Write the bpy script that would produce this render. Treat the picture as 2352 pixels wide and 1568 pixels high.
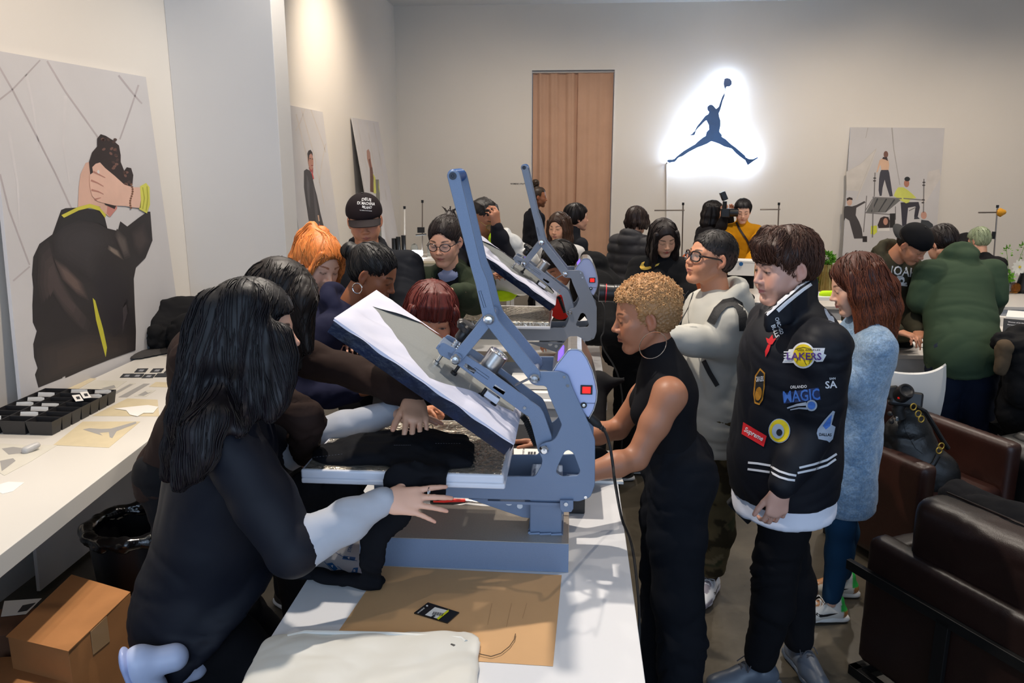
import bpy, bmesh, math, random
import numpy as np
from mathutils import Vector, Matrix
from mathutils.bvhtree import BVHTree
SC = bpy.context.scene
COL = SC.collection
for o_ in list(bpy.data.objects):
 bpy.data.objects.remove(o_)
PI = math.pi
# ---------------------------------------------------------------- camera
FPX, CXP, CYP = 1829.0, 1176.0, 784.0
PITCH = math.atan(419/FPX)
YAW = math.atan(142/FPX*math.cos(PITCH))
CAMP = Vector((0, 0, 2.05))
cd = bpy.data.cameras.new('camera')
cam = bpy.data.objects.new('camera', cd); COL.objects.link(cam)
cam.location = CAMP
cam.rotation_euler = (PI/2-PITCH, 0, YAW)
cd.sensor_width = 36.0
cd.lens = 36.0*FPX/2352
cd.clip_start = 0.05
SC.camera = cam
# ---------------------------------------------------------------- light and exposure
SC.view_settings.view_transform = 'Standard'
SC.view_settings.look = 'None'
SC.view_settings.gamma = 1
SC.view_settings.use_curve_mapping = False
SC.view_settings.exposure = 0.45
wd = bpy.data.worlds.new('world'); SC.world = wd; wd.use_nodes = True
wd.node_tree.nodes['Background'].inputs[0].default_value = (0.62, 0.76, 1.0, 1)
wd.node_tree.nodes['Background'].inputs[1].default_value = 0.38
def lamp(name, kind, loc, target, power, color, size=0.1, sizey=None, spot=None, blend=0.5):
 l = bpy.data.lights.new(name, kind)
 l.energy = power; l.color = color
 if kind == 'AREA':
  l.shape = 'RECTANGLE'; l.size = size; l.size_y = sizey or size
 else:
  l.shadow_soft_size = size
 if kind == 'SPOT':
  l.spot_size = math.radians(spot); l.spot_blend = blend
 o = bpy.data.objects.new(name, l); COL.objects.link(o)
 o.location = loc
 d = Vector(target)-Vector(loc)
 o.rotation_euler = d.to_track_quat('-Z', 'Y').to_euler()
 return o
WARM = (1.0, 0.82, 0.63); NEUT = (1.0, 0.90, 0.78); COOL = (0.55, 0.74, 1.0)
lamp('assumed_daylight_fill', 'AREA', (1.0, -3.2, 2.2), (0.2, 3.0, 1.3), 125, COOL, 8.0, 3.0)  # assumed daylight behind the camera, an added area light; no window modelled
lamp('assumed_key_spot', 'SPOT', (-0.85, 2.95, 3.9), (-0.15, 1.9, 0.9), 230, NEUT, 0.035, spot=100, blend=0.6)  # unseen ceiling lamp, its place assumed from the shadows on the table
for i_, (x_, y_, e_) in enumerate([(0.6, 4.6, 60), (-1.4, 5.2, 60), (1.9, 3.2, 36), (2.4, 6.8, 75), (-0.2, 8.2, 80), (4.0, 5.0, 65), (4.6, 8.6, 75), (-1.6, 1.2, 12)]):
 lamp('assumed_ceiling_spot', 'SPOT', (x_, y_, 4.15), (x_+0.05, y_-0.1, 0), e_*2.2, NEUT, 0.05, spot=120, blend=0.8)  # assumed overhead lamps, out of view, added for the general light
for (x_, y_, tx, ty, tz, e_) in [(-1.25, 8.3, -2.72, 8.9, 2.6, 95), (-1.0, 2.9, -2.75, 3.4, 2.1, 85), (0.9, 9.3, 0.4, 11.0, 2.2, 60),
     (4.0, 9.3, 4.2, 11.0, 2.4, 85), (2.6, 9.2, 2.4, 11, 2.5, 55), (-1.0, 9.3, -1.3, 11, 2.4, 35), (6.0, 9.3, 6.3, 11, 2.2, 50)]:
 lamp('assumed_wall_washer', 'SPOT', (x_, y_, 4.12), (tx, ty, tz), e_*1.9, WARM, 0.08, spot=95, blend=1.0)  # assumed track lamps out of view, added for the bright patches on the walls
# ---------------------------------------------------------------- pixel helpers (photo pixel -> point at a real depth)
_f = Vector((-math.sin(YAW)*math.cos(PITCH), math.cos(YAW)*math.cos(PITCH), -math.sin(PITCH)))
_r = Vector((math.cos(YAW), math.sin(YAW), 0))
_u = _r.cross(_f)
def ray(px, py):
 return _f + _r*((px-CXP)/FPX) + _u*((CYP-py)/FPX)
def atY(px, py, Y):
 d = ray(px, py); return CAMP + d*(Y/d.y)
def atZ(px, py, Z):
 d = ray(px, py); return CAMP + d*((Z-CAMP.z)/d.z)
def atX(px, py, X):
 d = ray(px, py); return CAMP + d*(X/d.x)
def proj(p):
 v = Vector(p)-CAMP; z = v.dot(_f)
 return (CXP+FPX*v.dot(_r)/z, CYP-FPX*v.dot(_u)/z)
def V(*a): return Vector(a)
def srgb(r, g=None, b=None):
 if g is None: r, g, b = r
 f = lambda c: (c/255/12.92) if c/255 <= 0.04045 else ((c/255+0.055)/1.055)**2.4
 return (f(r), f(g), f(b))
# ---------------------------------------------------------------- materials
MATS = {}
def mat(name, color=(0.8, 0.8, 0.8), rough=0.5, metal=0.0, attr=False, nscale=0, namp=0.0, bump=0.0, bscale=200,
  emit=None, estr=0, spec=None, coat=0, sss=0, alpha=None, trans=0, sheen=0, aniso=None, bdist=0.002, ior=None):
 if name in MATS: return MATS[name]
 m = bpy.data.materials.new(name); m.use_nodes = True
 nt = m.node_tree; N = nt.nodes; L = nt.links
 b = N['Principled BSDF']
 b.inputs['Base Color'].default_value = (*color[:3], 1)
 b.inputs['Roughness'].default_value = rough
 b.inputs['Metallic'].default_value = metal
 if spec is not None: b.inputs['Specular IOR Level'].default_value = spec
 if coat: b.inputs['Coat Weight'].default_value = coat; b.inputs['Coat Roughness'].default_value = 0.15
 if sss:
  b.inputs['Subsurface Weight'].default_value = sss
  b.inputs['Subsurface Radius'].default_value = (1.0, 0.35, 0.2)
  b.inputs['Subsurface Scale'].default_value = 0.006
 if trans: b.inputs['Transmission Weight'].default_value = trans
 if ior: b.inputs['IOR'].default_value = ior
 if alpha is not None: b.inputs['Alpha'].default_value = alpha
 if sheen: b.inputs['Sheen Weight'].default_value = sheen; b.inputs['Sheen Roughness'].default_value = 0.4
 if emit:
  b.inputs['Emission Color'].default_value = (*emit[:3], 1); b.inputs['Emission Strength'].default_value = estr
 src = None
 if attr:
  a = N.new('ShaderNodeAttribute'); a.attribute_name = 'Col'; src = a.outputs['Color']
 if nscale or bump:
  tc = N.new('ShaderNodeTexCoord')
 if nscale:
  n = N.new('ShaderNodeTexNoise'); n.inputs['Scale'].default_value = nscale; n.inputs['Detail'].default_value = 5
  L.new(tc.outputs['Object'], n.inputs['Vector'])
  mr = N.new('ShaderNodeMapRange'); mr.inputs[1].default_value = 0.3; mr.inputs[2].default_value = 0.7
  mr.inputs[3].default_value = 1-namp; mr.inputs[4].default_value = 1+namp
  L.new(n.outputs['Fac'], mr.inputs[0])
  mx = N.new('ShaderNodeVectorMath'); mx.operation = 'SCALE'
  if src: L.new(src, mx.inputs[0])
  else: mx.inputs[0].default_value = color[:3]
  L.new(mr.outputs[0], mx.inputs['Scale']); src = mx.outputs[0]
 if src: L.new(src, b.inputs['Base Color'])
 if bump:
  n2 = N.new('ShaderNodeTexNoise'); n2.inputs['Scale'].default_value = bscale; n2.inputs['Detail'].default_value = 3
  L.new(tc.outputs['Object'], n2.inputs['Vector'])
  bp = N.new('ShaderNodeBump'); bp.inputs['Strength'].default_value = bump; bp.inputs['Distance'].default_value = bdist
  L.new(n2.outputs['Fac'], bp.inputs['Height']); L.new(bp.outputs[0], b.inputs['Normal'])
 MATS[name] = m
 return m
# ---------------------------------------------------------------- object helpers
def tag(o, label=None, cat=None, group=None, kind=None):
 if label: o['label'] = label
 if cat: o['category'] = cat
 if group: o['group'] = group
 if kind: o['kind'] = kind
 return o
def thing(name, label, cat, loc=(0, 0, 0), rz=0, group=None):
 o = bpy.data.objects.new(name, None); COL.objects.link(o)
 o.location = loc; o.rotation_euler = (0, 0, rz); o.empty_display_size = 0.1
 return tag(o, label, cat, group)
def link(name, me, m, parent=None, smooth=False, world=True):
 o = bpy.data.objects.new(name, me); COL.objects.link(o)
 for mm in (m if isinstance(m, (list, tuple)) else [m]): me.materials.append(mm)
 if smooth: me.polygons.foreach_set('use_smooth', [True]*len(me.polygons))
 if parent is not None:
  o.parent = parent
  if world:
   W = wmat(parent)
   me.transform(W.inverted())
 return o
def wmat(o):
 M = Matrix.LocRotScale(o.location, o.rotation_euler, o.scale)
 if o.parent is not None: M = wmat(o.parent) @ o.matrix_parent_inverse @ M
 return M
def copy_tree(o, parent=None):
 c = o.copy(); COL.objects.link(c)
 if parent is not None: c.parent = parent
 for ch in list(o.children): copy_tree(ch, c)
 return c
class MB:
 """mesh builder in world coordinates"""
 def __init__(s): s.v = []; s.f = []
 def add(s, vs, fs):
  n = len(s.v); s.v += [tuple(p) for p in vs]; s.f += [tuple(n+i for i in f) for f in fs]; return s
 def box(s, c, h, R=None):
  P = [Vector((x*h[0], y*h[1], z*h[2])) for x in (-1, 1) for y in (-1, 1) for z in (-1, 1)]
  if R is not None: P = [R @ p for p in P]
  c = Vector(c)
  return s.add([c+p for p in P], [(0, 1, 3, 2), (4, 6, 7, 5), (0, 4, 5, 1), (2, 3, 7, 6), (0, 2, 6, 4), (1, 5, 7, 3)])
 def box2(s, a, b):
  a, b = Vector(a), Vector(b); return s.box((a+b)/2, [abs(x)/2 for x in (b-a)])
 def quad(s, a, b, c, d): return s.add([a, b, c, d], [(0, 1, 2, 3)])
 def prism(s, pts, d):
  """polygon pts (3D, planar), extruded by vector d"""
  n = len(pts); d = Vector(d)
  P = [Vector(p) for p in pts]
  return s.add(P+[p+d for p in P], [tuple(range(n))[::-1], tuple(range(n, 2*n))]+[(i, (i+1) % n, n+(i+1) % n, n+i) for i in range(n)])
 def tube(s, pts, r, n=8, cap=True, flat=None):
  pts = [Vector(p) for p in pts]
  R = r if isinstance(r, (list, tuple)) else [r]*len(pts)
  vs = []; t0 = None; nrm = None
  for i, p in enumerate(pts):
   t = (pts[min(i+1, len(pts)-1)]-pts[max(i-1, 0)])
   if t.length < 1e-9: t = Vector((0, 0, 1))
   t.normalize()
   if nrm is None:
    nrm = t.cross(Vector((0, 0, 1)) if abs(t.z) < 0.9 else Vector((1, 0, 0))).normalized()
    if flat is not None: nrm = (Vector(flat)-t*t.dot(Vector(flat))).normalized()
   else:
    nrm = (nrm-t*nrm.dot(t)).normalized()
   b = t.cross(nrm)
   q = 1.0 if flat is None else 0.35
   for k in range(n):
    a = 2*PI*k/n
    vs.append(p+(nrm*math.cos(a)*q+b*math.sin(a))*R[i])
  fs = []
  for i in range(len(pts)-1):
   for k in range(n):
    a = i*n+k; b = i*n+(k+1) % n
    fs.append((a, b, b+n, a+n))
  if cap:
   fs.append(tuple(range(n))[::-1]); fs.append(tuple(range((len(pts)-1)*n, len(pts)*n)))
  return s.add(vs, fs)
 def lathe(s, c, prof, n=24, axis=(0, 0, 1)):
  ax = Vector(axis).normalized(); e1 = ax.orthogonal().normalized(); e2 = ax.cross(e1); c = Vector(c)
  vs = []
  for (r, z) in prof:
   for k in range(n):
    a = 2*PI*k/n; vs.append(c+ax*z+(e1*math.cos(a)+e2*math.sin(a))*max(r, 1e-5))
  fs = []
  for i in range(len(prof)-1):
   for k in range(n):
    a = i*n+k; b = i*n+(k+1) % n; fs.append((a, b, b+n, a+n))
  fs.append(tuple(range(n))[::-1]); fs.append(tuple(range((len(prof)-1)*n, len(prof)*n)))
  return s.add(vs, fs)
 def mesh(s, name):
  me = bpy.data.meshes.new(name); me.from_pydata(s.v, [], s.f); me.update(); return me
 def build(s, name, m, parent=None, smooth=False, bevel=0, seg=2, ang=40):
  me = s.mesh(name)
  bm = bmesh.new(); bm.from_mesh(me)
  bmesh.ops.recalc_face_normals(bm, faces=bm.faces)
  if bevel:
   es = [e for e in bm.edges if len(e.link_faces) == 2 and e.calc_face_angle(0) > math.radians(ang)]
   bmesh.ops.bevel(bm, geom=es, offset=bevel, segments=seg, affect='EDGES', profile=0.5)
  bm.to_mesh(me); bm.free()
  if smooth:
   me.polygons.foreach_set('use_smooth', [True]*len(me.polygons))
   try: me.set_sharp_from_angle(angle=math.radians(35))
   except Exception: pass
  return link(name, me, m, parent)
def rotm(az=0, pitch=0, roll=0):
 """local (x right, y forward, z up) -> world; az 0 looks +y, 90 looks +x; pitch>0 looks down; roll>0 tilts to own right"""
 return (Matrix.Rotation(-math.radians(az), 3, 'Z') @ Matrix.Rotation(-math.radians(pitch), 3, 'X') @ Matrix.Rotation(math.radians(roll), 3, 'Y'))
def ngon_round(pts, rad=None, seg=4):
 """round the corners of a 2D/3D polygon. rad: per corner or scalar"""
 out = []; n = len(pts); P = [Vector(p) for p in pts]
 for i in range(n):
  r = rad[i] if isinstance(rad, (list, tuple)) else rad
  a, b, c = P[i-1], P[i], P[(i+1) % n]
  if not r: out.append(b); continue
  d1 = (a-b); d2 = (c-b); k = min(r, d1.length*0.45, d2.length*0.45)
  p1 = b+d1.normalized()*k; p2 = b+d2.normalized()*k
  for j in range(seg+1):
   t = j/seg; out.append(p1*(1-t)**2+b*2*t*(1-t)+p2*t*t)
 return out
# ---------------------------------------------------------------- noise
def _hash(ix, iy, iz, seed):
 h = (ix.astype(np.int64)*374761393 + iy.astype(np.int64)*668265263 + iz.astype(np.int64)*2147483647 + seed*1274126177) & 0xffffffff
 h = ((h ^ (h >> 13))*1274126177) & 0xffffffff
 h = (h ^ (h >> 16)) & 0xffffff
 return h/float(0xffffff)*2-1
def vnoise(P, seed=0):
 P = np.asarray(P, dtype=np.float64)
 i = np.floor(P); f = P-i; f = f*f*(3-2*f)
 x, y, z = i[:, 0], i[:, 1], i[:, 2]
 def H(a, b, c): return _hash(x+a, y+b, z+c, seed)
 def lp(a, b, t): return a+(b-a)*t
 return lp(lp(lp(H(0, 0, 0), H(1, 0, 0), f[:, 0]), lp(H(0, 1, 0), H(1, 1, 0), f[:, 0]), f[:, 1]),
     lp(lp(H(0, 0, 1), H(1, 0, 1), f[:, 0]), lp(H(0, 1, 1), H(1, 1, 1), f[:, 0]), f[:, 1]), f[:, 2])
def fbm(P, seed=0, oc=3):
 r = 0; a = 1.0; s = 1.0
 for k in range(oc):
  r = r+a*vnoise(np.asarray(P)*s, seed+k*17); a *= 0.5; s *= 2.03
 return r
def sstep(a, b, x):
 t = np.clip((x-a)/(b-a), 0, 1); return t*t*(3-2*t)
# ---------------------------------------------------------------- implicit surfaces
class SDF:
 def __init__(s, vox): s.vox = vox; s.ops = []
 def _add(s, fn, lo, hi, k, mode): s.ops.append((fn, np.array(lo, float), np.array(hi, float), k, mode)); return s
 def cone(s, a, b, ra, rb=None, k=0.01, mode='u', flat=None):
  a = np.array(a, float); b = np.array(b, float); rb = ra if rb is None else rb
  ba = b-a; L2 = max(ba.dot(ba), 1e-12); fl = None
  if flat is not None: fl = (np.array(flat[0], float)/np.linalg.norm(np.array(flat[0], float)), flat[1])
  def fn(X, Y, Z):
   px, py, pz = X-a[0], Y-a[1], Z-a[2]
   h = np.clip((px*ba[0]+py*ba[1]+pz*ba[2])/L2, 0, 1)
   qx, qy, qz = px-ba[0]*h, py-ba[1]*h, pz-ba[2]*h
   l2 = qx*qx+qy*qy+qz*qz
   if fl is not None:
    c = qx*fl[0][0]+qy*fl[0][1]+qz*fl[0][2]
    l2 = l2+c*c*(1/fl[1]**2-1)
   return np.sqrt(np.maximum(l2, 0))-(ra+(rb-ra)*h)
  r = max(ra, rb)
  return s._add(fn, np.minimum(a, b)-r, np.maximum(a, b)+r, k, mode)
 def chain(s, pts, rs, k=0.01, mode='u', flat=None):
  for i in range(len(pts)-1): s.cone(pts[i], pts[i+1], rs[i], rs[i+1], k, mode, flat)
  return s
 def ell(s, c, r, R=None, k=0.01, mode='u'):
  c = np.array(c, float); r = np.array(r, float)
  M = np.array(R.transposed(), float) if R is not None else None
  def fn(X, Y, Z):
   px, py, pz = X-c[0], Y-c[1], Z-c[2]
   if M is not None:
    px, py, pz = (M[0, 0]*px+M[0, 1]*py+M[0, 2]*pz, M[1, 0]*px+M[1, 1]*py+M[1, 2]*pz, M[2, 0]*px+M[2, 1]*py+M[2, 2]*pz)
   k0 = np.sqrt((px/r[0])**2+(py/r[1])**2+(pz/r[2])**2)
   k1 = np.sqrt((px/r[0]**2)**2+(py/r[1]**2)**2+(pz/r[2]**2)**2)
   return k0*(k0-1)/np.maximum(k1, 1e-9)
  m = r.max() if R is not None else r
  return s._add(fn, c-m, c+m, k, mode)
 def box(s, c, h, R=None, rd=0.01, k=0.01, mode='u'):
  c = np.array(c, float); h = np.array(h, float)-rd
  M = np.array(R.transposed(), float) if R is not None else None
  def fn(X, Y, Z):
   px, py, pz = X-c[0], Y-c[1], Z-c[2]
   if M is not None:
    px, py, pz = (M[0, 0]*px+M[0, 1]*py+M[0, 2]*pz, M[1, 0]*px+M[1, 1]*py+M[1, 2]*pz, M[2, 0]*px+M[2, 1]*py+M[2, 2]*pz)
   qx, qy, qz = np.abs(px)-h[0], np.abs(py)-h[1], np.abs(pz)-h[2]
   return np.sqrt(np.maximum(qx, 0)**2+np.maximum(qy, 0)**2+np.maximum(qz, 0)**2)+np.minimum(np.maximum(qx, np.maximum(qy, qz)), 0)-rd
  m = np.linalg.norm(h)+rd if R is not None else h+rd
  return s._add(fn, c-m, c+m, k, mode)
 def half(s, p, n, k=0.005):
  """keep the side opposite to n (intersection with a half space)"""
  p = np.array(p, float); n = np.array(n, float); n = n/np.linalg.norm(n)
  def fn(X, Y, Z): return (X-p[0])*n[0]+(Y-p[1])*n[1]+(Z-p[2])*n[2]
  return s._add(fn, None, None, k, 'i')
 def mesh(s, smooth=1):
  v = s.vox
  us = [o for o in s.ops if o[4] == 'u']
  lo = np.min([o[1] for o in us], 0)-3*v; hi = np.max([o[2] for o in us], 0)+3*v
  n = np.ceil((hi-lo)/v).astype(int)+1
  ax = [lo[i]+np.arange(n[i])*v for i in range(3)]
  F = np.full(n, 1.0, np.float32)
  for fn, a, b, k, mode in s.ops:
   if mode == 'i':
    d = fn(ax[0][:, None, None], ax[1][None, :, None], ax[2][None, None, :]).astype(np.float32)
    h = np.clip(0.5-0.5*(d-F)/k, 0, 1)
    F = d*(1-h)+F*h+k*h*(1-h)
    continue
   m = k+2.5*v
   i0 = np.clip(np.floor((a-m-lo)/v).astype(int), 0, n-1); i1 = np.clip(np.ceil((b+m-lo)/v).astype(int)+1, 1, n)
   sl = tuple(slice(i0[j], i1[j]) for j in range(3))
   if any(i1 <= i0): continue
   d = fn(ax[0][sl[0]][:, None, None], ax[1][sl[1]][None, :, None], ax[2][sl[2]][None, None, :]).astype(np.float32)
   G = F[sl]
   if mode == 'u':
    h = np.clip(0.5+0.5*(d-G)/k, 0, 1)
    F[sl] = d*(1-h)+G*h-k*h*(1-h)
   else:
    d = -d
    h = np.clip(0.5-0.5*(d-G)/k, 0, 1)
    F[sl] = d*(1-h)+G*h+k*h*(1-h)
  S = F < 0
  c = np.zeros(n-1, np.int8)
  for dx in (0, 1):
   for dy in (0, 1):
    for dz in (0, 1):
     c += S[dx:n[0]-1+dx, dy:n[1]-1+dy, dz:n[2]-1+dz]
  act = (c > 0) & (c < 8)
  idx = np.full(n-1, -1, np.int64)
  I = np.argwhere(act); N = len(I)
  idx[act] = np.arange(N)
  if N == 0: return np.zeros((0, 3)), np.zeros((0, 4), int)
  offs = np.array([(x, y, z) for x in (0, 1) for y in (0, 1) for z in (0, 1)])
  vals = np.stack([F[I[:, 0]+o[0], I[:, 1]+o[1], I[:, 2]+o[2]] for o in offs], 1).astype(np.float64)
  acc = np.zeros((N, 3)); cnt = np.zeros(N)
  for a in range(8):
   for b in range(a+1, 8):
    if np.abs(offs[a]-offs[b]).sum() != 1: continue
    fa, fb = vals[:, a], vals[:, b]
    mk = (fa < 0) != (fb < 0)
    t = np.where(mk, fa/np.where(mk, fa-fb, 1), 0)
    p = offs[a]+(offs[b]-offs[a])*t[:, None]
    acc += p*mk[:, None]; cnt += mk
  P = lo+(I+acc/cnt[:, None])*v
  quads = []
  for axi in range(3):
   u, w = (axi+1) % 3, (axi+2) % 3
   sa = [slice(None)]*3; sb = [slice(None)]*3
   sa[axi] = slice(0, -1); sb[axi] = slice(1, None)
   A, B = S[tuple(sa)], S[tuple(sb)]
   for fl in (0, 1):
    E = np.argwhere((A & ~B) if fl == 0 else (~A & B))
    if len(E) == 0: continue
    ok = (E[:, u] > 0) & (E[:, w] > 0) & (E[:, u] < n[u]-1) & (E[:, w] < n[w]-1); E = E[ok]
    def g(du, dw):
     q = E.copy(); q[:, u] -= du; q[:, w] -= dw
     return idx[q[:, 0], q[:, 1], q[:, 2]]
    q = np.stack([g(1, 1), g(0, 1), g(0, 0), g(1, 0)], 1)
    quads.append(q if fl == 0 else q[:, ::-1])
  Q = np.concatenate(quads)
  Q = Q[(Q >= 0).all(1)]
  for _ in range(smooth): P = lap(P, Q, 0.5)
  return P, Q
def lap(P, Q, f):
 acc = np.zeros_like(P); cnt = np.zeros(len(P))
 for j in range(4):
  a, b = Q[:, j], Q[:, (j+1) % 4]
  for c in range(3):
   acc[:, c] += np.bincount(a, P[b, c], len(P))+np.bincount(b, P[a, c], len(P))
  cnt += np.bincount(a, minlength=len(P))+np.bincount(b, minlength=len(P))
 cnt = np.maximum(cnt, 1)
 return P+(acc/cnt[:, None]-P)*f
def vnormals(P, Q):
 n = np.cross(P[Q[:, 2]]-P[Q[:, 0]], P[Q[:, 3]]-P[Q[:, 1]])
 N = np.zeros_like(P)
 for j in range(4):
  for c in range(3): N[:, c] += np.bincount(Q[:, j], n[:, c], len(P))
 return N/np.maximum(np.linalg.norm(N, axis=1), 1e-12)[:, None]
def np_mesh(name, P, Q, C=None):
 me = bpy.data.meshes.new(name)
 nv, nf = len(P), len(Q); k = Q.shape[1]
 me.vertices.add(nv); me.vertices.foreach_set('co', np.asarray(P, np.float32).ravel())
 me.loops.add(nf*k); me.loops.foreach_set('vertex_index', np.asarray(Q, np.int32).ravel())
 me.polygons.add(nf); me.polygons.foreach_set('loop_start', np.arange(0, nf*k, k, dtype=np.int32))
 me.polygons.foreach_set('use_smooth', np.ones(nf, bool))
 if C is not None:
  at = me.attributes.new('Col', 'FLOAT_COLOR', 'POINT')
  at.data.foreach_set('color', np.concatenate([C, np.ones((nv, 1))], 1).astype(np.float32).ravel())
 me.update(calc_edges=True); me.validate()
 return me
def merge(*ms):
 P = []; Q = []; C = []; n = 0
 for (p, q, c) in ms:
  P.append(p); Q.append(q+n); C.append(c); n += len(p)
 return np.concatenate(P), np.concatenate(Q), np.concatenate(C)
# ---------------------------------------------------------------- flat print / patches: outlines laid on a real surface
def bvh_of(*objs):
 vs = []; fs = []
 for o in objs:
  M = wmat(o); n = len(vs)
  vs += [M @ v.co for v in o.data.vertices]; fs += [tuple(n+i for i in p.vertices) for p in o.data.polygons]
 return BVHTree.FromPolygons(vs, fs)
def hit_bvh(bvh, lift=0.002):
 def f(px, py):
  d = ray(px, py).normalized(); h = bvh.ray_cast(CAMP, d)
  return None if h[0] is None else h[0]-d*lift
 return f
def hit_plane(p0, n, lift=0.0006):
 p0 = Vector(p0); n = Vector(n).normalized()
 def f(px, py):
  d = ray(px, py); t = (p0-CAMP).dot(n)/d.dot(n); q = CAMP+d*t
  return q+n*(lift if n.dot(CAMP-p0) > 0 else -lift)
 return f
def fill2d(polys, maxe=None):
 bm = bmesh.new()
 for poly in polys:
  vs = [bm.verts.new((x, y, 0)) for x, y in poly]
  for i in range(len(vs)): bm.edges.new((vs[i], vs[(i+1) % len(vs)]))
 bmesh.ops.triangle_fill(bm, use_beauty=True, use_dissolve=False, edges=bm.edges[:])
 if maxe:
  for _ in range(6):
   es = [e for e in bm.edges if e.calc_length() > maxe]
   if not es: break
   bmesh.ops.subdivide_edges(bm, edges=es, cuts=1)
   bmesh.ops.triangulate(bm, faces=bm.faces[:])
 v = [(a.co.x, a.co.y) for a in bm.verts]; bm.verts.index_update()
 f = [tuple(a.index for a in p.verts) for p in bm.faces]
 bm.free(); return v, f
def decal(name, polys, hit, m, parent, maxe=None, color=None):
 v, f = fill2d(polys, maxe)
 P = [hit(*p) for p in v]
 ok = [p is not None for p in P]
 f = [t for t in f if all(ok[i] for i in t)]
 mp = {}; vs = []; ff = []
 for t in f:
  r = []
  for i in t:
   if i not in mp: mp[i] = len(vs); vs.append(P[i])
   r.append(mp[i])
  a, b, c = vs[r[0]], vs[r[1]], vs[r[2]]
  nn = (b-a).cross(c-a)
  if nn.dot(CAMP-a) < 0: r = r[::-1]
  ff.append(tuple(r))
 me = bpy.data.meshes.new(name); me.from_pydata(vs, [], ff)
 o = link(name, me, m, parent)
 return o
_txt = {}
def text2d(s, bold=False):
 """triangulated outline of a text, unit height, in 2D"""
 key = (s, bold)
 if key in _txt: return _txt[key]
 c = bpy.data.curves.new('t', 'FONT'); c.body = s; c.align_x = 'CENTER'; c.align_y = 'CENTER'; c.resolution_u = 2
 if bold: c.offset = 0.018
 o = bpy.data.objects.new('t', c); COL.objects.link(o)
 me = bpy.data.meshes.new_from_object(o.evaluated_get(bpy.context.evaluated_depsgraph_get()))
 v = [(p.co.x, p.co.y) for p in me.vertices]; f = [tuple(p.vertices) for p in me.polygons]
 bpy.data.objects.remove(o); bpy.data.curves.remove(c); bpy.data.meshes.remove(me)
 if v:
  xs = [p[0] for p in v]; ys = [p[1] for p in v]; w = max(xs)-min(xs) or 1; h = max(ys)-min(ys) or 1
  cx, cy = (max(xs)+min(xs))/2, (max(ys)+min(ys))/2
  v = [((x-cx)/w, (y-cy)/h) for x, y in v]
 _txt[key] = (v, f); return _txt[key]
def text_px(name, s, cx, cy, w, h, ang, hit, m, parent, bold=True, arc=0, shear=0):
 """text centred at a photo pixel, w x h pixels, turned ang degrees (clockwise in the picture)"""
 v, f = text2d(s, bold); a = math.radians(ang); P = []
 for (x, y) in v:
  X = x*w+shear*y*h; Y = -y*h+arc*((2*x)**2)
  P.append(hit(cx+X*math.cos(a)-Y*math.sin(a), cy+X*math.sin(a)+Y*math.cos(a)))
 ff = [t for t in f if all(P[i] is not None for i in t)]
 P = [p or Vector((0, 0, 0)) for p in P]
 me = bpy.data.meshes.new(name); me.from_pydata(P, [], ff)
 bm = bmesh.new(); bm.from_mesh(me)
 bmesh.ops.delete(bm, geom=[q for q in bm.verts if not q.link_faces], context='VERTS')
 bm.to_mesh(me); bm.free()
 return link(name, me, m, parent)
def text_3d(name, s, c, ex, ey, w, h, m, parent, bold=True):
 v, f = text2d(s, bold); c = Vector(c); ex = Vector(ex).normalized(); ey = Vector(ey).normalized()
 me = bpy.data.meshes.new(name); me.from_pydata([c+ex*x*w+ey*y*h for x, y in v], [], f)
 return link(name, me, m, parent)
def ellpoly(cx, cy, rx, ry, n=24, ang=0):
 a = math.radians(ang)
 return [(cx+rx*math.cos(t)*math.cos(a)-ry*math.sin(t)*math.sin(a), cy+rx*math.cos(t)*math.sin(a)+ry*math.sin(t)*math.cos(a)) for t in [2*PI*i/n for i in range(n)]]
# ================================================================ the setting
XL, YB, ZC = -2.68, 12.35, 4.24
YS = 5.36
m_wall = mat('wall_paint', srgb(224, 220, 214), 0.7, nscale=1.2, namp=0.015, bump=0.05, bscale=60)
m_wall2 = mat('wall_paint_cool', srgb(222, 220, 218), 0.7, nscale=1.2, namp=0.015, bump=0.05, bscale=60)
m_ceil = mat('ceiling_paint', srgb(214, 216, 218), 0.8, nscale=1, namp=0.02)
def floor_mat():
 m = bpy.data.materials.new('polished_concrete'); m.use_nodes = True
 nt = m.node_tree; N = nt.nodes; L = nt.links; b = N['Principled BSDF']
 tc = N.new('ShaderNodeTexCoord')
 n = N.new('ShaderNodeTexNoise'); n.inputs['Scale'].default_value = 1.7; n.inputs['Detail'].default_value = 8; n.inputs['Roughness'].default_value = 0.62
 cr = N.new('ShaderNodeValToRGB')
 cr.color_ramp.elements[0].position = 0.32; cr.color_ramp.elements[0].color = (*srgb(60, 55, 46), 1)
 cr.color_ramp.elements[1].position = 0.7; cr.color_ramp.elements[1].color = (*srgb(98, 90, 77), 1)
 n2 = N.new('ShaderNodeTexNoise'); n2.inputs['Scale'].default_value = 45; n2.inputs['Detail'].default_value = 4
 mr = N.new('ShaderNodeMapRange'); mr.inputs[3].default_value = 0.22; mr.inputs[4].default_value = 0.42
 L.new(tc.outputs['Object'], n.inputs['Vector']); L.new(tc.outputs['Object'], n2.inputs['Vector'])
 L.new(n.outputs['Fac'], cr.inputs[0]); L.new(n2.outputs['Fac'], mr.inputs[0])
 mx = N.new('ShaderNodeMixRGB'); mx.blend_type = 'MULTIPLY'; mx.inputs[0].default_value = 0.25
 L.new(cr.outputs[0], mx.inputs[1]); L.new(n2.outputs['Fac'], mx.inputs[2])
 L.new(mx.outputs[0], b.inputs['Base Color']); L.new(mr.outputs[0], b.inputs['Roughness'])
 return m
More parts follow.
